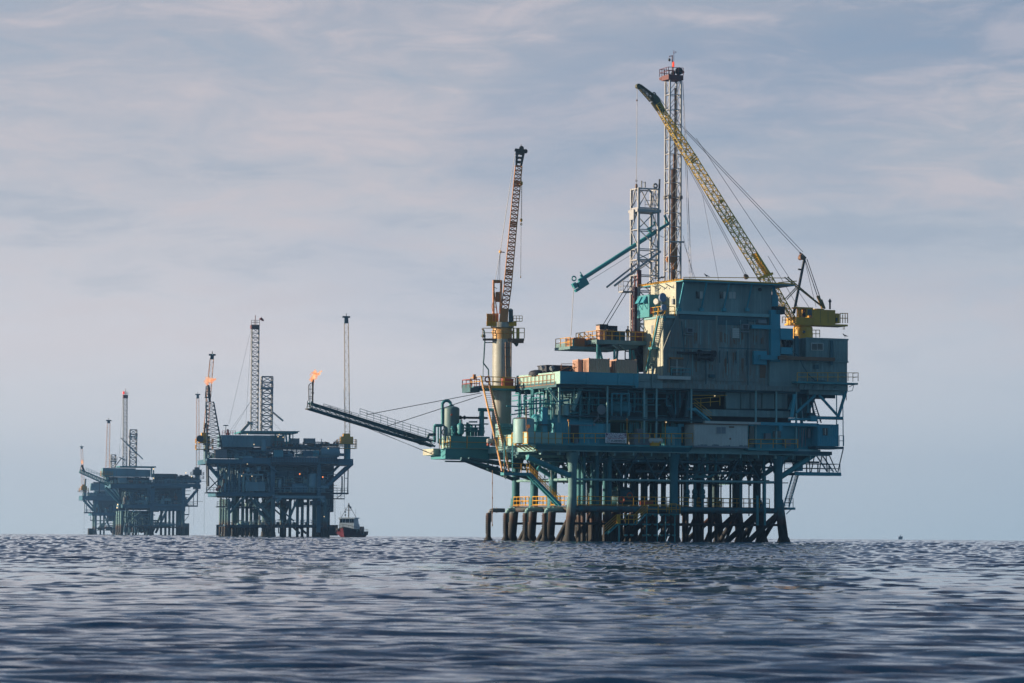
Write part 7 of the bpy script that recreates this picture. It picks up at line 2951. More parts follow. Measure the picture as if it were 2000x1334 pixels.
def clutter(T, S, seed, areas, scale=1.0):
    """small deck gear in mixed paint; areas: (x0, x1, ybase, height px, v0, v1, count)"""
    rr = random.Random(seed)
    bags = {}
    for x0, x1, yb, hp, v0, v1, n in areas:
        for k in range(n):
            mt = rr.choice((FARL, FARL, FAR, GREYT, FARD, RUST, PALE))
            m = bags.setdefault(mt.name, (MB(), mt))[0]
            v = rr.uniform(v0, v1)
            p = S.f(rr.uniform(x0, x1), yb, v)
            h = (S.f(x0, yb - hp, v).z - S.f(x0, yb, v).z) * rr.uniform(0.25, 1.0)
            c = rr.random()
            if c < 0.35:
                m.tube(p, p + V((0, 0, h)), rr.uniform(0.06, 0.16) * scale, 6)
                if rr.random() < 0.6:
                    m.tube(p + V((0, 0, h)), p + V((rr.uniform(-3, 3) * scale, 0, h)), 0.09 * scale, 6)
            elif c < 0.6:
                w = rr.uniform(0.5, 1.6) * scale
                m.box(p.x, p.x + w, v, v + w, p.z + 0.01, p.z + h * 0.6)
                m.box(p.x + w * 0.2, p.x + w * 0.7, v + .1, v + w * .6, p.z + h * 0.6 + .01, p.z + h * 0.8)
            elif c < 0.75:
                m.tank(p, p + V((0, 0, h * 0.8)), rr.uniform(0.25, 0.6) * scale, 0.4, 10)
            elif c < 0.88:
                L = rr.uniform(1.5, 4) * scale
                m.tank(p + V((0, 0, h * .4)), p + V((L, 0, h * .4)), rr.uniform(0.25, 0.5) * scale, 0.4, 10)
            else:
                for j in range(4):
                    m.tube(p + V((0, 0, h * j / 4)), p + V((rr.uniform(2, 6) * scale, 0, h * j / 4)), 0.06 * scale, 5)
    for m, mt in bags.values():
        T.part('deck_clutter', m, mt, None, True)


def platform_two():
    S = Site(532, 860, R(12))
    f_ = S.f
    T = Thing(S, 'oil_platform', 'middle distance teal oil platform with two cranes, behind the red and white boat', 'oil platform', f_(532, 1040, 0), 'offshore oil platforms')
    vs = [1, 7, 13, 19]
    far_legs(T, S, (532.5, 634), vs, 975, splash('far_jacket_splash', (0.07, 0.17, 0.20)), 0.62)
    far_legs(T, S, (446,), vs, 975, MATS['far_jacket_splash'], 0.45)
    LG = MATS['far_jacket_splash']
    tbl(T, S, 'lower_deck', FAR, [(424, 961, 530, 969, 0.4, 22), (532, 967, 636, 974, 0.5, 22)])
    tbl(T, S, 'arch_girder', FARL, [(538, 968, 634, 972.5, -0.1, 0.45)], [(540, 981, .6, 548, 972, .6, 0.6), (626, 972, .6, 632, 981, .6, 0.5)])
    tbl(T, S, 'upper_deck', FAR, [(404, 896, 475, 905, 0.0, 22), (474, 893.5, 529, 905.5, -0.3, 22), (529.5, 892, 624, 906.5, -0.6, 22), (624.5, 892, 659, 905.5, -0.3, 22), (659.5, 896, 690, 908, 0.6, 16)])
    tbl(T, S, 'deck_girder', FARD, [(529.5, 902.2, 622, 906.9, -0.7, -0.62), (420, 906, 650, 909, 0.5, 21)])
    m = MB()
    for k in range(26):
        p = f_(530 + 128 * k / 25, 893, -0.62)
        m.box(p.x - 0.06, p.x + 0.06, -0.72, -0.62, f_(530, 902, -.62).z, f_(530, 892, -.62).z)
    for y in (895, 898.5):
        m.tube(f_(530, y, -.64), f_(658, y + 0.4, -.4), 0.07, 5)
    T.part('fascia_frame', m, FARD)
    m = MB()
    m.rail([f_(405, 895, 0), f_(474, 895, 0)], 1.1, 1.6, 0.06)
    m.rail([f_(534, 960.5, 0.2), f_(634, 961, 0.2)], 1.2, 1.5, 0.07)
    m.rail([f_(430, 960, 0.2), f_(526, 960.5, 0.2)], 1.2, 1.5, 0.06)
    T.part('deck_railing', m, FARL)
    # body between the decks
    tbl(T, S, 'module_wall', FARD, [(537, 908, 640, 975, 6, 6.5), (425, 908, 534, 972, 8, 8.5), (452, 910, 480, 955, 3.5, 6), (640, 910, 652, 1000, 7, 12)])
    tbl(T, S, 'module_wall', FAR, [(540, 908, 572, 952, 4.2, 5), (478, 914, 506, 922, 2.5, 5), (570, 944, 598.5, 962, 0.8, 4), (441, 950, 466, 960, 2, 5)])
    tbl(T, S, 'deck_column', FAR, [(529, 906, 537, 968, 0.6, 2), (620, 906, 626.5, 1040, 0.3, 1.4)], [(447, 899, 0.5, 447, 965, .5, 0.34), (460, 906, .6, 460, 962, .6, .15), (425, 906, .5, 428, 960, .5, .25), (470, 906, .6, 470, 950, .6, .15)])
    tbl(T, S, 'diagonal_brace', FAR, [], [(519, 900, 0, 540, 922, 0, 0.25), (420, 920, 2, 441, 950, 2, 0.45), (404, 905, 1, 440, 948, 2, 0.5), (424, 906, 3, 441, 925, 4, .3), (636, 952, 1, 688, 905, 2, 0.55), (640, 945, 4, 676, 912, 4, 0.35), (632, 940, 7, 662, 909, 7, .35)], n=10)
    tbl(T, S, 'control_cabin', FARL, [(480, 941, 518, 959, -0.2, 3), (504, 943, 511, 952, -0.24, -0.21)])
    tbl(T, S, 'pipe_frame', FARL, [(466, 925, 514, 928.5, 0.2, 0.6)], [(467, 928, .4, 467, 960, .4, .2), (484, 928, .4, 487, 942, .4, .16), (513, 928, .4, 514, 942, .4, .16), (479, 928, .4, 485, 940, .4, .14), (503, 928, .4, 496, 940, .4, .14), (467, 940, .4, 482, 940, .4, .14), (494, 928, .4, 494, 942, .4, .14)])
    m = MB()
    p = f_(611, 953, 1.5)
    m.tank(p, f_(611, 924, 1.5), (f_(620, 940, 1.5).x - f_(602, 940, 1.5).x) / 2, 0.3, 20)
    m.tank(f_(546.5, 952, 1), f_(546.5, 937, 1), 0.5, 0.4, 12)
    m.tank(f_(479, 920, 1.5), f_(488, 916, 1.5), 0.8, 0.4, 12)
    m.tank(f_(505, 920, 1.2), f_(505, 910, 1.2), 0.7, 0.4, 12)
    T.part('process_tank', m, FARL, None, True)
    rr = random.Random(31)
    m = MB()
    for k in range(120):
        x, y, v = 425 + rr.random() * 105, 908 + rr.random() * 45, 0.8 + rr.random() * 6
        p = f_(x, y, v)
        if rr.random() < 0.5:
            m.tube(p, p + V((0, 0, rr.uniform(-4, -1))), 0.1 + rr.random() * 0.1, 6)
        else:
            m.tube(p, p + V((rr.uniform(1, 6), 0, 0)), 0.08 + rr.random() * 0.1, 6)
    for k in range(60):
        x, y, v = 540 + rr.random() * 80, 910 + rr.random() * 40, 0.8 + rr.random() * 3
        p = f_(x, y, v)
        m.tube(p, p + (V((0, 0, rr.uniform(-4, -1))) if rr.random() < .5 else V((rr.uniform(1, 5), 0, 0))), 0.08, 6)
    for k in range(90):
        x, y, v = 440 + rr.random() * 80, 878 + rr.random() * 14, 0.6 + rr.random() * 5
        p = f_(x, y, v)
        m.tube(p, p + (V((0, 0, rr.uniform(-1.5, -.5))) if rr.random() < .5 else V((rr.uniform(1, 5), 0, 0))), 0.1, 6)
    T.part('process_pipework', m, FAR)
    clutter(T, S, 5, [(426, 526, 961, 48, 0.6, 4, 90), (540, 640, 962, 44, 0.8, 4, 60), (408, 530, 895, 15, 0.3, 6, 60), (534, 660, 892, 14, 0.2, 6, 60),
                      (530, 660, 872, 9, 2, 8, 50), (450, 600, 1027, 12, 1, 10, 40), (446, 590, 990, 18, 1.5, 10, 50)])
    # things on the upper deck: house, tanks, boxes
    tbl(T, S, 'upper_frame', FARD, [(529, 871.5, 664, 876, 2, 14)], [(x, 876, 3, x, 893, 3, .14) for x in range(534, 664, 9)] + [(x, 872, 3, x + 5, 866, 3, .1) for x in range(534, 650, 7)])
    m = MB()
    for x in range(532, 664, 6):
        h = rr.uniform(0.3, 1.3)
        p = f_(x, 871.5, 3 + rr.random() * 3)
        m.box(p.x, p.x + rr.uniform(0.2, 0.8), p.y, p.y + 1, p.z, p.z + h)
    m.rail([f_(534, 871.5, 2.2), f_(566, 871.5, 2.2)], 1.2, 1.1, 0.07)
    T.part('deck_clutter', m, RUST)
    a, b = f_(431, 849.5, 1.5), f_(496, 849.5, 1.5)
    z0 = f_(431, 872.5, 1.5).z
    m = MB()
    m.box(a.x, b.x, 1.5, 9, z0, a.z)
    m.corr((a.x + .1, 1.49), (b.x - .1, 1.49), z0 + .2, a.z - .2, (0, -1), 0.7, 0.06)
    S.fbox(m, 496.5, 850, 529, 871.5, 2.2, 9)
    S.fbox(m, 529.5, 850, 556, 872, 3.5, 8)
    T.part('quarters_block', m, FARL)
    tbl(T, S, 'quarters_base', FARD, [(436, 873, 528, 880, 3, 9), (440, 880, 526, 895, 6, 9)], [(x, 873, 2.5, x, 895, 2.5, .16) for x in (441, 455, 468, 482, 494, 508)])
    tbl(T, S, 'helideck', TEAL, [(470, 842, 582, 845, 0.5, 15)], [(470, 842.3, .4, 585, 842.8, .4, .12), (558, 845, 1, 560, 866, 1, .28), (566, 845, 2, 565, 866, 2, .28), (572, 846, 1, 572, 856, 1, .14), (548, 853, 1, 560, 846, 1, .2), (538, 846, 3, 538, 872, 3, .2)])
    m = MB()
    m.tank(f_(515, 882, 1.5), f_(515, 857.5, 1.5), (f_(520.5, 870, 1.5).x - f_(510, 870, 1.5).x) / 2, 0.35, 18)
    T.part('surge_tank', m, FARL, None, True)
    m = MB()
    m.tank(f_(625, 884, 1.2), f_(664, 884, 1.2), f_(640, 875.3, 1.2).z - f_(640, 884, 1.2).z, 0.5, 22)
    T.part('storage_tank', m, FARL, None, True)
    m = MB()
    m.rail([f_(434, 849.5, 2), f_(460, 849.5, 2)], 1.1, 0.8, 0.06)
    m.lathe(f_(445, 849.5, 3), [(0.5, 0), (0.5, .5), (.3, .6), (.3, 1.4), (.1, 1.6)], 12)
    T.part('roof_fitting', m, RED)
    tbl(T, S, 'roof_antenna', FARD, [(437, 830, 446, 831.5, 3, 5)], [(441, 831, 3.5, 441, 849, 3.5, .1), (628, 857, 2, 628, 872, 2, .1), (656, 863, 2, 656, 872, 2, .08), (654, 860, 2, 656, 863, 2, .08), (659, 859, 2, 656, 863, 2, .08), (635, 862, 2, 635, 872, 2, .1)])
    # jacket below
    m = MB()
    for x0, y0, x1, y1, r_ in ((447, 1003, 480, 968, 0.35), (488, 968, 510, 1005, 0.3), (497, 974, 528, 1010, 0.45), (509, 1000, 528, 1036, 0.35), (559, 1026, 582, 972, 0.35), (541, 988, 574, 1018, 0.22), (583, 1028, 598, 1042, 0.3), (516, 990, 530, 973, .25), (440, 970, 456, 990, .2), (462, 968, 447, 985, .15)):
        for v in (1, 13):
            m.tube(f_(x0, y0, 1) + V((0, v - 1, 0)), f_(x1, y1, 1) + V((0, v - 1, 0)), r_, 8)
    T.part('jacket_brace', m, LG, None, True)
    tbl(T, S, 'jacket_walkway', FARD, [(440, 1024.5, 530, 1028, 0.8, 20), (536, 1024.5, 645, 1027, 0.8, 20), (446, 990, 530, 992, .8, 20), (440, 984, 530, 987, 6, 7)], [(444, 1029, 1, 640, 1029, 1, .3), (620, 988, 1, 648, 988, 1, .25), (544, 1027, -.5, 544, 1041, -.5, .15), (555, 1027, -.5, 555, 1041, -.5, .15), (545, 1027, -.5, 555, 1041, -.5, .1), (543, 1041, -.5, 556, 1041, -.5, .1)])
    m = MB()
    m.rail([f_(490, 1024.5, .8), f_(530, 1024.5, .8)], 1.2, 1, 0.06)
    m.rail([f_(538, 1024.5, .8), f_(622, 1024.5, .8)], 1.2, 1, 0.06)
    T.part('walkway_railing', m, FARL)
    tbl(T, S, 'splash_zone_wall', LG, [(438, 1030, 500, 1046, 10, 11), (626, 975, 644, 1046, 5, 9), (621, 1025, 660, 1046, 10, 12)])
    for k, (x, v) in enumerate([(566.5, 4), (581, 5), (590.5, 4), (601.5, 5), (612.5, 4), (550, 8), (556, 12), (628, 3), (636, 4), (641, 6)]):
        u = f_(x, 1000, v).x
        m = MB().tube((u, v, -3), (u, v, f_(x, 974, v).z), 0.4 if k < 5 else 0.5, 10)
        T.part('conductor_pipe', m, LG, None, True)
    for k, x in enumerate((455, 461, 466, 474, 483, 492, 498, 503)):
        u = f_(x, 1000, 6).x
        m = MB().tube((u, 6 + k % 3, -3), (u, 6 + k % 3, f_(x, 968, 6).z), 0.42, 10)
        T.part('conductor_pipe', m, MATS['jacket_pale_splash_zone'] if k in (1, 3) else LG, None, True)
    m = MB()
    m.path([f_(507, 1026, 1.5), f_(507, 1002, 1.5), f_(511, 998, 1.5), f_(516, 1001, 1.5), f_(517, 1024, 1.5)], 0.25, 8)
    S.fbox(m, 424, 1024.5, 436, 1027, 0.6, 1.4)
    S.fbox(m, 423, 1025, 427.5, 1046, 0.5, 1.5)
    T.part('caisson', m, FARD)
    # hanging platforms left and right
    tbl(T, S, 'hanging_platform', FARD, [(403, 961, 432, 963.5, 0, 4), (424, 988.5, 440, 991, 0, 3), (650, 962, 681, 965, 0, 4), (650, 973, 673, 975, 1, 4), (607, 978, 625, 986, -.3, 1.5)],
        [(403, 900, .5, 404, 962, .5, .16), (406, 905, 1, 407, 950, 1, .3), (404, 958, 1, 440, 925, 1, .16), (404, 925, 1, 425, 950, 1, .12), (680, 915, 1, 679, 963, 1, .16), (673, 918, 1, 672, 963, 1, .12), (668, 930, 1, 668, 963, 1, .2), (674, 934, 1, 680, 934, 1, .1), (430, 968, 1, 430, 990, 1, .1), (437, 968, 1, 437, 990, 1, .1), (668, 965, 1, 656, 975, 1, .1), (640, 1000, 1, 648, 988, 1, .15)])
    m = MB()
    for x0, y, x1 in ((403, 961, 432), (424, 988.5, 438), (651, 962, 680), (651, 973, 673)):
        m.rail([f_(x0, y, 0.1), f_(x1, y, 0.1)], 1.2, 1, 0.06)
    m.path([f_(433, 991, 1), f_(433.5, 1024, 1)], 0.04, 4)
    m.path([f_(654, 975, 1), f_(654.5, 1024, 1)], 0.06, 4)
    m.path([f_(672.5, 975, 1), f_(672.5, 1000, 1)], 0.03, 4)
    m.path([f_(399, 962, 1), f_(398.5, 1040, 1)], 0.03, 4)
    T.part('platform_railing', m, FARD)
    m = MB().lathe(f_(429, 951, 0.5), [(0.2, 0), (.45, .1), (.45, .5), (.2, .6)], 14, (0, -1, 0))
    m.lathe(f_(424, 956, 0.5), [(0.2, 0), (.45, .1), (.45, .5), (.2, .6)], 14, (0, -1, 0))
    T.part('lifebuoy_case', m, RED)
    m = MB()
    for x, y in ((585.5, 927), (630.5, 933)):
        m.lathe(f_(x, y, 0.6), [(.05, 0), (.16, .05), (.16, .3), (.05, .35)], 10)
    T.part('deck_lamp', m, LAMPO)
    m = MB()
    for x, y, v in ((545, 850, .4), (543, 854, 1.2), (553, 855, 1.2), (496, 869, 1), (483, 849, .4), (641, 877, .4), (483, 907, .2), (472, 930.5, 0), (492, 931, 0), (633, 1010, .2)):
        m.lathe(f_(x, y, v), [(.04, 0), (.12, .05), (.12, .22), (.04, .27)], 8)
    T.part('deck_lamp', m, LAMP)
    # boxes on top
    for x0, y0, x1, lab in ((567, 856, 585, 'grey box container on top of the middle platform, left of the pair'), (595, 856, 616, 'grey box container on top of the middle platform, right of the pair')):
        container('deck_box', lab, 'container', x0, x1, y0, f_(x0, 867, 3).z, 3, 2.4, GREY, 'boxes on top of the middle platform', 0.5, S=S)
    m = MB()
    S.fbox(m, 420.5, 878, 443, 893.5, -0.2, 3)
    a, b = f_(420.5, 878, -0.25), f_(443, 878, -.25)
    for k in range(5):
        u = a.x + (b.x - a.x) * k / 4
        m.box(u - .06, u + .06, -0.28, -0.205, f_(420, 893, -.2).z, a.z + 0.1)
    solo(S, 'storage_box', 'grey weathered box on the left end of the middle platform deck', 'container', m, GREY, f_(431, 893.5, 1))
    for x0, x1, mt, lab in ((535, 553, TEALB, 'blue tank box under the top frame of the middle platform'), (553.5, 573, FARD, 'dark box beside the blue one under the top frame of the middle platform'), (592, 611, FAR, 'wide blue-grey box under the top frame of the middle platform'), (612, 623, TEALB, 'small blue box beside the round tank of the middle platform')):
        m = MB()
        S.fbox(m, x0, 880.5, x1, 892, 0.6, 3)
        a, b = f_(x0, 880.5, .6), f_(x1, 880.5, .6)
        m.box(a.x - .06, b.x + .06, 0.5, 3.1, a.z + .003, a.z + .15)
        for k in range(4):
            u = a.x + (b.x - a.x) * k / 3
            m.box(u - .05, u + .05, .53, .597, f_(x0, 892, .6).z, a.z)
        solo(S, 'deck_tank', lab, 'tank', m, mt, f_(x0, 892, 1), 'tank boxes on the middle platform')
    # masts
    far_mast(S, 'drilling_mast', 'tall white lattice mast with a dark red crown on the middle platform', 'drilling mast', 490.5, 504, 641, 843, 6, 1.6, 22, (491, 634, 507, 642), 'masts of the middle platform', None, 0.12, 499.5)
    m = MB()
    p0, p1 = f_(508.5, 621.5, 6), f_(515, 626.5, 6)
    m.lathe(p0, [(0.42, 0), (0.36, .5), (0.24, (p1 - p0).length)], 12, p1 - p0)
    m.tube(f_(507, 636, 6), f_(507, 621, 6), 0.05, 5)
    m.tube(f_(507, 622, 6), p0, 0.05, 5)
    solo(S, 'windsock', 'red windsock flying from the tall mast of the middle platform', 'windsock', m, RED, f_(507, 636, 6))
    far_mast(S, 'drilling_tower', 'shorter white lattice tower with a platform near its top on the middle platform', 'drilling tower', 511, 531.5, 735, 844, 7, 2.6, 10, None, 'masts of the middle platform', 757, 0.2)
    T2 = Thing(S, 'raking_pipes', 'bundle of slanting pipes and guy wires behind the masts of the middle platform', 'pipe rack', f_(470, 848, 5))
    m = MB()
    for x0, y0, x1, y1, r_ in ((531, 804, 553, 822, .25), (465, 848, 487, 824, .2), (468, 849, 490, 825, .2), (483, 824, 494, 829, .3)):
        m.tube(f_(x0, y0, 6), f_(x1, y1, 6), r_, 6)
    T2.part('pipe', m, GALV)
    m = MB()
    for x0, y0, x1, y1 in ((491, 640, 447, 828), (491, 645, 480, 828), (489, 785, 451, 839), (489, 785, 456, 839), (534, 825, 550, 842)):
        m.tube(f_(x0, y0, 7), f_(x1, y1, 7), 0.035, 4)
    T2.part('guy_wire', m, WIRE)
    # cranes
    far_crane(S, "teal and yellow crane at the middle platform's left end, boom raised past the flame", 'cranes of the middle platform', 403, 903, 866, 12, (390, 851, 410, 864.5), ((401, 851), (414.5, 694), 8.5), 4, FAR, YEL, CRTAN, 903,
              [(398, 850, 400, 826, .35), (405, 850, 404, 828, .3), (400, 826, 402, 770, .04), (402, 770, 410, 700, .04), (404, 828, 398, 838, .3)], 26)
    m = MB().lathe(f_(390, 857, 3), [(.3, 0), (.95, .1), (.95, .9), (.3, 1)], 16, (0, -1, 0))
    solo(S, 'dark_reel', 'dark round reel on the left side of the middle platform left crane', 'reel', m, DARK, f_(390, 857, 3), None, True)
    far_crane(S, 'yellow-topped crane on a blue pedestal at the right end of the middle platform, boom upright', 'cranes of the middle platform', 678, 897, 866, 13, (666.5, 852.5, 690, 866), ((678.5, 852), (676.3, 620), 9.5), 4, TEALB, YEL, paint('dull_yellow_paint', (0.26, 0.17, 0.04), 0.4, 0.3), 897, [(675, 852, 671, 760, .03)], 24)
    # its own flare tower
    T3 = Thing(S, 'flare_boom', 'dark lattice flare boom of the middle platform seen end on, beside its left crane', 'flare boom', f_(425, 893, 3))
    m = MB()
    p, q = f_(421, 893, 3), f_(410, 785, -12)
    m.lattice(p, q, (2.2, 0, 0), (0, .8, 0), 14, .13, .07, (1.0, 0, 0), (0, .5, 0))
    T3.part('truss', m, FARD)
    m = MB()
    m.tube(q, f_(406.5, 752, -12), 0.32, 8)
    m.tube(f_(402, 785, -12), f_(403, 756, -12), 0.1, 6)
    m.rail([f_(401, 775, -12), f_(412, 775, -12)], 1.4, .8, .08)
    m.rail([f_(402, 764, -12), f_(410, 764, -12)], 1.2, .8, .08)
    S.fbox(m, 401, 775, 412, 777, -12.8, -11)
    T3.part('flare_stack', m, DARK)
    flame(S, 'flare_flame', 'bright orange flame crossing the left crane boom of the middle platform', tongues([(404, 745), (408, 745), (414, 743), (420, 741)], 40, (1.2, 3.4), -12, 5), 'flames on the flare stacks', 5)


def platform_three():
    S = Site(296, 1305, R(14))
    f_ = S.f
    T = Thing(S, 'oil_platform', 'far hazy oil platform on the left with a flare boom pointing left', 'oil platform', f_(296, 1040, 0), 'offshore oil platforms')
    vs = [1, 8, 15]
    LG = MATS['far_jacket_splash']
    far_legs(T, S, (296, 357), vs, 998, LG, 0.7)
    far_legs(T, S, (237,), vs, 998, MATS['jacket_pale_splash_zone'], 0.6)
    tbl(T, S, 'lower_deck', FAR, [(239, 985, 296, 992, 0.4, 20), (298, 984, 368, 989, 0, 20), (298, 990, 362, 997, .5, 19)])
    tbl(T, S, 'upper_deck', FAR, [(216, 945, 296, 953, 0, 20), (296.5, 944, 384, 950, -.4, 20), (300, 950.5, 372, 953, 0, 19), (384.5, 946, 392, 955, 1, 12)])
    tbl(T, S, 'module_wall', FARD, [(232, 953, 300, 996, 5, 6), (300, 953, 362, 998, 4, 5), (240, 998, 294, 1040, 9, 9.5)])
    tbl(T, S, 'deck_column', FAR, [(294, 953, 302, 998, .3, 2), (355, 953, 361, 998, .3, 2), (287, 952, 294, 984, 1, 3), (345, 957, 355, 978, 2, 4)])
    tbl(T, S, 'diagonal_brace', FAR, [], [(362, 984, 1, 386, 956, 2, .6), (206, 952, 1, 236, 985, 2, .6), (216, 953, 2, 234, 975, 2, .4), (225, 953, 5, 236, 975, 5, .35), (251, 960, 0, 262, 985, 0, .25), (262, 960, 0, 250, 985, 0, .2)])
    tbl(T, S, 'quarters_block', FARL, [(201, 914, 265, 930.5, 1.5, 8), (265.5, 917, 294, 931, 2.2, 8), (231, 933, 247, 943, .5, 3)])
    tbl(T, S, 'quarters_base', FARD, [(204, 931.5, 292, 936, 3, 8), (212, 936, 296, 945, 6, 9)], [(x, 931, 2.5, x, 945, 2.5, .2) for x in (212, 222, 250, 262, 275, 286)])
    tbl(T, S, 'helideck', TEAL, [(234, 910, 305, 912.3, 0.5, 14)], [(296, 912, 1, 296, 932, 1, .3), (300, 912, 2, 300, 932, 2, .25)])
    rr = random.Random(41)
    m = MB()
    for k in range(34):
        x = 298 + rr.random() * 80
        p = f_(x, 944, 1 + rr.random() * 8)
        m.box(p.x, p.x + rr.uniform(.5, 3.5), p.y, p.y + 2, p.z, p.z + rr.uniform(.6, 3.0))
    S.fbox(m, 299, 925, 345, 932, 3, 8)
    S.fbox(m, 306, 936, 330, 944, 1, 5)
    for k in range(18):
        x = 300 + rr.random() * 74
        p = f_(x, 932, 4)
        m.box(p.x, p.x + rr.uniform(.3, 2), p.y, p.y + 1, p.z - .5, p.z + rr.uniform(.3, 1.4))
    T.part('deck_clutter', m, FARD)
    m = MB()
    for k in range(110):
        x, y, v = 238 + rr.random() * 60, 954 + rr.random() * 28, .6 + rr.random() * 4
        p = f_(x, y, v)
        m.tube(p, p + (V((0, 0, rr.uniform(-4, -1))) if rr.random() < .5 else V((rr.uniform(1, 6), 0, 0))), .14, 5)
    for k in range(70):
        x, y, v = 240 + rr.random() * 54, 998 + rr.random() * 34, .6 + rr.random() * 7
        p = f_(x, y, v)
        m.tube(p, p + (V((0, 0, rr.uniform(-7, -2))) if rr.random() < .6 else V((rr.uniform(2, 9), 0, 0))), .2, 5)
    T.part('process_pipework', m, FAR)
    m = MB()
    m.rail([f_(240, 984.5, .2), f_(367, 984, .2)], 1.3, 1.8, .08)
    m.rail([f_(216, 944.5, 0), f_(384, 944, -.3)], 1.2, 1.8, .08)
    m.rail([f_(302, 1028, 1), f_(356, 1028, 1)], 1.3, 1.6, .08)
    T.part('deck_railing', m, FARL)
    m = MB()
    for x0, y0, x1, y1, r_ in ((304, 1041, 325, 998, .5), (272, 1018, 284, 1041, .45), (250, 998, 272, 1020, .3), (276, 998, 254, 1020, .3), (268, 998, 290, 1020, .3), (240, 1028, 294, 1028, .3), (298, 1030, 360, 1030, .3), (240, 1010, 294, 1010, .25)):
        for v in (1, 12):
            m.tube(f_(x0, y0, 1) + V((0, v - 1, 0)), f_(x1, y1, 1) + V((0, v - 1, 0)), r_, 8)
    T.part('jacket_brace', m, LG, None, True)
    for x in (315, 323.5, 331, 338.5, 346, 351, 246, 252, 260, 266):
        v = 4 + (x % 3)
        u = f_(x, 1000, v).x
        m = MB().tube((u, v, -3), (u, v, f_(x, 997, v).z), .5, 8)
        T.part('conductor_pipe', m, LG, None, True)
    tbl(T, S, 'splash_zone_wall', LG, [(358, 1022, 369.5, 1046, 4, 8), (173, 1032, 182, 1046, 3, 6)])
    tbl(T, S, 'hanging_platform', FARD, [(363, 987, 386.5, 989.5, 0, 4), (359, 1004, 369, 1006, 1, 4)], [(386, 953, 1, 385.5, 988, 1, .2), (378, 960, 1, 378, 988, 1, .15), (369, 989, 1, 369, 1006, 1, .12), (360, 1018, 1, 369, 1007, 1, .12), (378.5, 990, 1, 378.5, 1027, 1, .03)])
    m = MB()
    for x, y in ((300, 917.5), (300, 935.5), (363, 925), (374, 932), (230, 987), (229, 993)):
        m.lathe(f_(x, y, -.5), [(.05, 0), (.22, .1), (.22, .5), (.05, .6)], 8)
    T.part('deck_lamp', m, LAMP)
    clutter(T, S, 6, [(238, 296, 986, 30, 0.6, 5, 60), (300, 362, 986, 30, 0.3, 3.5, 45), (300, 378, 944, 16, 0, 6, 60), (218, 296, 944, 12, 0, 5, 40), (242, 326, 1030, 14, 1, 10, 40)], 1.3)
    far_crane(S, 'left crane of the far hazy platform, its boom upright beside the white masts', 'cranes of the far platform', 209, 941, 925, 10, (202, 917.5, 216, 925.5), ((210, 918), (212.3, 822), 7), 3, FAR, YEL, CRTAN, 941, None, 22)
    far_crane(S, 'right crane of the far hazy platform, its thin boom upright at the deck end', 'cranes of the far platform', 385.5, 953, 927, 9.5, (378, 917, 394, 927), ((386.3, 917), (386.2, 771), 6), 3, FAR, FARD, CRTAN, 953, None, 30)
    far_mast(S, 'drilling_mast', 'tall white lattice mast of the far hazy platform with a red light on top', 'drilling mast', 240.5, 248, 777, 910, 6, 1.6, 22, (241, 771, 250, 777.5), 'masts of the far platform', None, .13, 245)
    m = MB().lathe(f_(241.5, 770, 5.5), [(.3, 0), (.42, .3), (.42, .9), (.2, 1.2)], 10)
    solo(S, 'beacon', 'red beacon light on top of the far platform mast', 'beacon', m, BEACON, f_(241.5, 770, 5.5), None, True)
    far_mast(S, 'drilling_tower', 'shorter white lattice tower right of the far platform mast', 'drilling tower', 253.5, 266.5, 839, 911, 7, 2.6, 8, None, 'masts of the far platform', 852, .22)
    far_mast(S, 'drilling_tower', 'smallest white lattice frame tower left of the far platform mast', 'drilling tower', 217, 226, 888, 913, 7, 2.4, 3, None, 'masts of the far platform', 900, .2)
    T2 = Thing(S, 'raking_pipes', 'slanting pipes hanging off the far platform towers', 'pipe rack', f_(240, 911, 5))
    m = MB()
    for x0, y0, x1, y1 in ((248, 866, 279, 897), (236, 855, 268, 888), (223, 913, 237, 895), (233, 893, 245, 899)):
        m.tube(f_(x0, y0, 6), f_(x1, y1, 6), .22, 6)
    T2.part('pipe', m, GALV)
    m = MB()
    for x0, y0, x1, y1 in ((240, 775, 233, 885), (239, 870, 226, 905), (269, 898, 278, 911)):
        m.tube(f_(x0, y0, 7), f_(x1, y1, 7), .04, 4)
    T2.part('guy_wire', m, WIRE)
    T3 = Thing(S, 'flare_boom', 'teal flare boom of the far hazy platform pointing up left to its flame', 'flare boom', f_(213, 945, -2))
    m = MB()
    p, q = f_(213, 945, -2), f_(156, 920, -6)
    ax = (q - p).normalized()
    e1 = V((0, 1, 0)).cross(ax).normalized()
    m.lattice(p, q, e1 * .8, (0, .9, 0), 14, .2, .1, e1 * .6, (0, .7, 0))
    m.rail([f_(168, 920, -6), f_(210, 937, -2)], 1.3, 1.4, .06)
    T3.part('truss', m, TEAL)
    m = MB()
    m.tube(f_(165, 922, -6), f_(159.5, 908, -6), .45, 8)
    m.tube(f_(156, 919, -6), f_(158.5, 909, -6), .12, 6)
    T3.part('flare_stack', m, DARK)
    m = MB()
    m.tube(f_(168, 922, -6), f_(202, 926, 2), .05, 4)
    T3.part('stay_cable', m, WIRE)
    flame(S, 'flare_flame', 'small orange flame on the far left flare boom', tongues([(160, 907), (160.5, 902), (161, 899)], 16, (0.8, 1.8), -6, 6), 'flames on the flare stacks', 7)


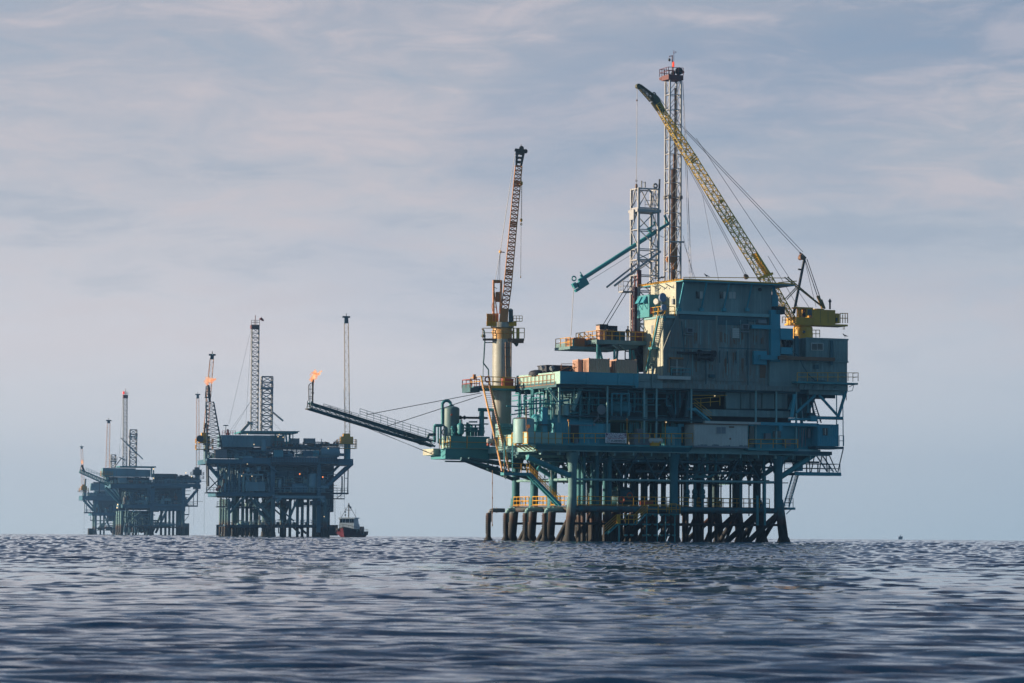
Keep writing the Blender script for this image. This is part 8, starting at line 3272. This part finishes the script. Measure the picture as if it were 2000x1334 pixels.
def platform_four():
    S = Site(215, 1770, R(14))
    f_ = S.f
    T = Thing(S, 'oil_platform', 'farthest and faintest oil platform, half hidden behind the far hazy one', 'oil platform', f_(200, 1040, 0), 'offshore oil platforms')
    LG = MATS['far_jacket_splash']
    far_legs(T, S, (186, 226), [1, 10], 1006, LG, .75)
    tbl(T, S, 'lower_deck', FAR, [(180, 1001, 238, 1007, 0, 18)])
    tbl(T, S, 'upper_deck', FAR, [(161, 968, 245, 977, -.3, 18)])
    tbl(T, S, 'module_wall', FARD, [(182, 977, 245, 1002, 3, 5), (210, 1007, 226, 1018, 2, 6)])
    tbl(T, S, 'module_wall', FAR, [(184, 978, 192, 1000, 1, 3), (214, 990, 234, 1000, .5, 3)])
    tbl(T, S, 'quarters_block', FARL, [(178, 944, 245, 958, 1, 7), (185, 958.5, 245, 968, 3, 8), (174, 962, 186, 968, 1, 4)])
    tbl(T, S, 'roof_deck', FARD, [(185, 941.5, 245, 943.5, 0, 10)], [(194, 941, 1, 194, 980, 1, .25), (184, 941, 2, 184, 944, 2, .3)])
    tbl(T, S, 'jacket_brace', LG, [], [(204, 1007, 1, 219, 1041, 1, .5), (212, 1018, 1, 190, 1036, 1, .3), (186, 1032, 1, 226, 1032, 1, .35), (186, 1017, 1, 212, 1017, 1, .25), (196, 1007, 2, 196, 1044, 2, .5), (203, 1007, 2, 203, 1044, 2, .5)])
    tbl(T, S, 'diagonal_brace', FAR, [], [(163, 977, 1, 183, 998, 1, .7), (172, 978, 2, 184, 992, 2, .5)])
    tbl(T, S, 'hanging_platform', FARD, [(165, 1000, 182, 1002.5, 0, 4), (177, 1015.5, 182, 1017, 0, 3)], [(165.5, 977, 1, 165.5, 1001, 1, .2), (169, 977, 1, 169, 1001, 1, .2), (177, 1002, 1, 177, 1016, 1, .15), (164.5, 1002, 1, 164, 1041, 1, .05)])
    tbl(T, S, 'caisson', LG, [(173, 1032, 181, 1046, 1, 4)])
    m = MB()
    m.rail([f_(161, 968, -.3), f_(245, 968, -.3)], 1.3, 2, .1)
    m.rail([f_(165, 1000, 0), f_(182, 1000, 0)], 1.3, 1.5, .1)
    T.part('deck_railing', m, FARL)
    clutter(T, S, 8, [(184, 240, 1001, 22, 0.3, 3, 40), (164, 240, 968, 10, 0, 6, 40), (188, 212, 1036, 20, 1, 8, 16)], 1.7)
    far_crane(S, 'crane of the farthest platform at the extreme left, thin boom rising past the small flame', 'cranes of the farthest platform', 165, 970, 957, 7, (158.5, 949.5, 170, 957), ((162.5, 950), (159.5, 873), 4.5), 3, FAR, YEL, CRTAN, 970, [(166, 950, 167, 935, .5)], 16)


platform_two()
platform_three()
platform_four()
# ------------------------------------------------------------------ boats
def hull_mesh(L, B, D, sheer=0.25, n=18, rake=0.16):
    """hull from stern (x=0) to bow (x=L), z=0 waterline: rows of stations"""
    m = MB()
    rings = []
    for k in range(n + 1):
        t = k / n
        half = B / 2 * (1 - max(0, (t - 0.45) / 0.55) ** 2.3) * (0.92 + 0.08 * min(1, t * 4))
        top = D * (1 + sheer * max(0, (t - 0.25) / 0.75) ** 2 * 2.2)
        x = L * t
        r_ = []
        for s_ in (-1, 1):
            pts = []
            for h, w in ((top, 1.0), (top * 0.55, 0.95), (0.05, 0.80 - 0.25 * t), (-0.8, 0.45 - 0.2 * t)):
                xx = x - L * rake * t ** 3 * (1 - max(0, h) / top) * 0.8
                pts.append((xx, s_ * max(half * w, 0.03), h))
            r_.append(pts)
        rings.append(r_[0] + r_[1][::-1])
    i = len(m.v)
    for r_ in rings:
        m.v += r_
    w = 8
    for k in range(n):
        for j in range(w - 1):
            a = i + k * w + j
            m.f.append((a, a + 1, a + w + 1, a + w))
        m.f.append((i + k * w + 7, i + k * w, i + (k + 1) * w, i + (k + 1) * w + 7))
    m.f.append(tuple(i + j for j in range(w)))
    return m


def crew_boat():
    S = Site(677, 815, 0)
    S.a = R(-97)
    S.cu, S.cv = V((math.cos(S.a), math.sin(S.a), 0)), V((-math.sin(S.a), math.cos(S.a), 0))
    k = 815 / 6200
    L, B = 20.0, 6.8
    # origin at the bow waterline; u axis runs from stern to bow, towards us and a little right
    O = V((-L * 0.72, 0, 0))
    T = Thing(S, 'crew_boat', 'red hulled workboat with a white wheelhouse, bow on beside the middle platform', 'boat', (0, 0, 0))

    def put(m):
        m.v = [(x + O.x, y, z) for x, y, z in m.v]
        return m
    D = 1.3
    h = T.part('hull', put(hull_mesh(L, B, D, 0.42, 22, 0.14)), paint('red_hull_paint', (0.085, 0.006, 0.016), 0.35, 0.3), None, True)
    m = MB()
    n = 24
    for s_ in (-1, 1):
        pts = []
        for q in range(n + 1):
            t = q / n
            half = B / 2 * (1 - max(0, (t - 0.45) / 0.55) ** 2.3) * (0.92 + 0.08 * min(1, t * 4))
            top = D * (1 + 0.42 * max(0, (t - 0.25) / 0.75) ** 2 * 2.2)
            pts.append(V((L * t, s_ * max(half, 0.03), top)))
        m.path(pts, 0.16, 6)
        m.path([p + V((0, 0, 0.75)) for p in pts], 0.035, 5)
        for q in range(0, n + 1, 2):
            m.tube(pts[q], pts[q] + V((0, 0, 0.75)), 0.03, 5)
        for q in range(3, n, 3):
            m.lathe(pts[q] + V((0, s_ * 0.12, -0.35)), [(0.2, -0.12), (0.42, -0.1), (0.42, 0.1), (0.2, 0.12)], 12, (0, 1, 0))
    T.part('gunwale', put(m), DARK)
    # wheelhouse
    wx0, wx1 = L * 0.42, L * 0.74
    hw = 2.3
    zd = D * 1.25
    z1, z2 = zd + 1.7, zd + 3.1
    m = MB()
    m.hexa([(wx0, -hw, zd - .9), (wx1 + .5, -hw * .8, zd - .6), (wx1 + .5, hw * .8, zd - .6), (wx0, hw, zd - .9), (wx0, -hw, z1), (wx1, -hw * .86, z1), (wx1, hw * .86, z1), (wx0, hw, z1)])
    m.hexa([(wx0 + .8, -hw * .98, z1 + .003), (wx1 - .1, -hw * .84, z1 + .003), (wx1 - .1, hw * .84, z1 + .003), (wx0 + .8, hw * .98, z1 + .003), (wx0 + .9, -hw * .9, z2), (wx1 - .5, -hw * .78, z2), (wx1 - .5, hw * .78, z2), (wx0 + .9, hw * .9, z2)])
    wh = T.part('wheelhouse', put(m), paint('boat_white_paint', (0.42, 0.50, 0.56), 0.15, 0.12))
    m = MB()
    m.hexa([(wx0 + .5, -hw * 1.06, z2 + .003), (wx1, -hw * .96, z2 + .003), (wx1, hw * .96, z2 + .003), (wx0 + .5, hw * 1.06, z2 + .003), (wx0 + .6, -hw, z2 + .28), (wx1 - .2, -hw * .88, z2 + .28), (wx1 - .2, hw * .88, z2 + .28), (wx0 + .6, hw, z2 + .28)])
    T.part('wheelhouse_roof', put(m), MATS['boat_white_paint'], wh)
    m = MB()
    for y0, y1 in ((-.80, -.50), (-.44, -.20), (-.12, .28), (.36, .58), (.62, .80)):
        zb, zt = z1 + .35, z2 - .15
        fx = lambda z: wx1 - .1 - .4 * (z - z1) / (z2 - z1)
        c = [(fx(zb) + .03, y0 * hw, zb), (fx(zb) + .03, y1 * hw, zb), (fx(zt) + .03, y1 * hw * .95, zt), (fx(zt) + .03, y0 * hw * .95, zt)]
        m.hexa([c[0], c[1], (c[1][0] - .02, *c[1][1:]), (c[0][0] - .02, *c[0][1:]), c[3], c[2], (c[2][0] - .02, *c[2][1:]), (c[3][0] - .02, *c[3][1:])])
    T.part('wheelhouse_window', put(m), GLASS, wh)
    m = MB()
    mx = wx0 + 3.2
    m.tube((mx, 0, z2 + .2), (mx, 0, z2 + 4.0), .14, 8)
    m.tube((mx, -2.0, z2 + .2), (mx, 0, z2 + 3.6), .06, 5)
    m.tube((mx, 2.0, z2 + .2), (mx, 0, z2 + 3.6), .06, 5)
    m.tube((mx, -0.9, z2 + 2.2), (mx, 0.9, z2 + 2.2), .07, 5)
    m.tube((mx, -.9, z2 + .2), (mx, -.9, z2 + 2.9), .05, 5)
    m.lathe((mx, -.9, z2 + .9), [(.05, -.25), (.25, 0), (.05, .25)], 10)
    m.lathe((mx, -.9, z2 + 1.7), [(.05, -.25), (.25, 0), (.05, .25)], 10)
    m.box(mx - .15, mx + .15, -.25, .25, z2 + 3.3, z2 + 3.6)
    m.box(mx - .6, mx + .6, -.12, .12, z2 + 2.9, z2 + 3.0)
    for y, hh in ((-2.0, 1.8), (-1.7, 1.0), (1.9, 2.6), (1.2, .5)):
        m.tube((mx + .5, y, z2 + .2), (mx + .5, y, z2 + hh), .03, 4)
    T.part('mast', put(m), DARK)
    m = MB()
    m.quad((mx - .02, .1, z2 + 3.4), (mx - .5, .6, z2 + 3.0), (mx - .5, .6, z2 + 2.3), (mx - .02, .2, z2 + 2.8))
    m.quad((mx - .04, .1, z2 + 3.4), (mx - .04, .2, z2 + 2.8), (mx - .52, .6, z2 + 2.3), (mx - .52, .6, z2 + 3.0))
    T.part('flag', put(m), NAVY)
    m = MB()
    m.tube((L * .3, -2.7, zd - .5), (L * .3, -2.7, zd + 1.8), .28, 8)
    m.tube((L * .3, -2.7, zd + 1.8), (L * .26, -3.4, zd + 3.0), .26, 8)
    m.box(L * .15, L * .3, 1.2, 2.6, zd - .5, zd + 1.1)
    m.box(L * .05, L * .35, -3.0, -1.4, zd - .5, zd + .6)
    m.lathe((L * .7, 2.9, zd + .1), [(.3, -.2), (.45, 0), (.3, .2)], 10, (0, 1, 0))
    T.part('deck_gear', put(m), DARK)


def far_boat():
    S = Site(1759, 2500, 0)
    k = 2500 / 6200
    T = Thing(S, 'distant_boat', 'tiny dark boat far off on the horizon right of the near platform', 'boat', (0, 0, 0))
    m = hull_mesh(8.4 * k, 1.1, 1.3, .3, 12, .1)
    m.v = [(x - 4.2 * k, y, z + .6) for x, y, z in m.v]
    T.part('hull', m, DARK, None, True)
    m = MB()
    m.hexa([(-.6, -.5, 1.7), (.5, -.5, 1.7), (.5, .5, 1.7), (-.6, .5, 1.7), (-.4, -.4, 3.1), (.3, -.4, 3.1), (.3, .4, 3.1), (-.4, .4, 3.1)])
    m.tube((0, 0, 3.1), (0, 0, 3.9), .12, 5)
    T.part('wheelhouse', m, GREY)
    m = MB()
    m.box(-1.5, -.8, -.3, .3, 1.8, 2.6)
    m.box(1.0, 1.6, -.3, .3, 1.7, 2.2)
    T.part('cargo', m, RED)


crew_boat()
far_boat()

# ------------------------------------------------------------------ the air
def build_haze():
    mb = MB().box(-3600, 3600, -60, 2900, -6.0, 75)
    m = bpy.data.materials.new('haze_air')
    m.use_nodes = True
    t = m.node_tree
    for n in list(t.nodes):
        t.nodes.remove(n)
    out = node(t, 'ShaderNodeOutputMaterial')
    v = node(t, 'ShaderNodeVolumePrincipled')
    v.inputs['Color'].default_value = (0.42, 0.72, 1.0, 1)
    v.inputs['Density'].default_value = HAZE
    v.inputs['Anisotropy'].default_value = 0.8
    t.links.new(v.outputs[0], out.inputs['Volume'])
    ob = mb.make('haze', m)
    ob['kind'] = 'stuff'
    ob['label'] = 'thin bluish haze over the sea'


HAZE = 1.6e-4
SC.cycles.volume_bounces = 2
build_haze()
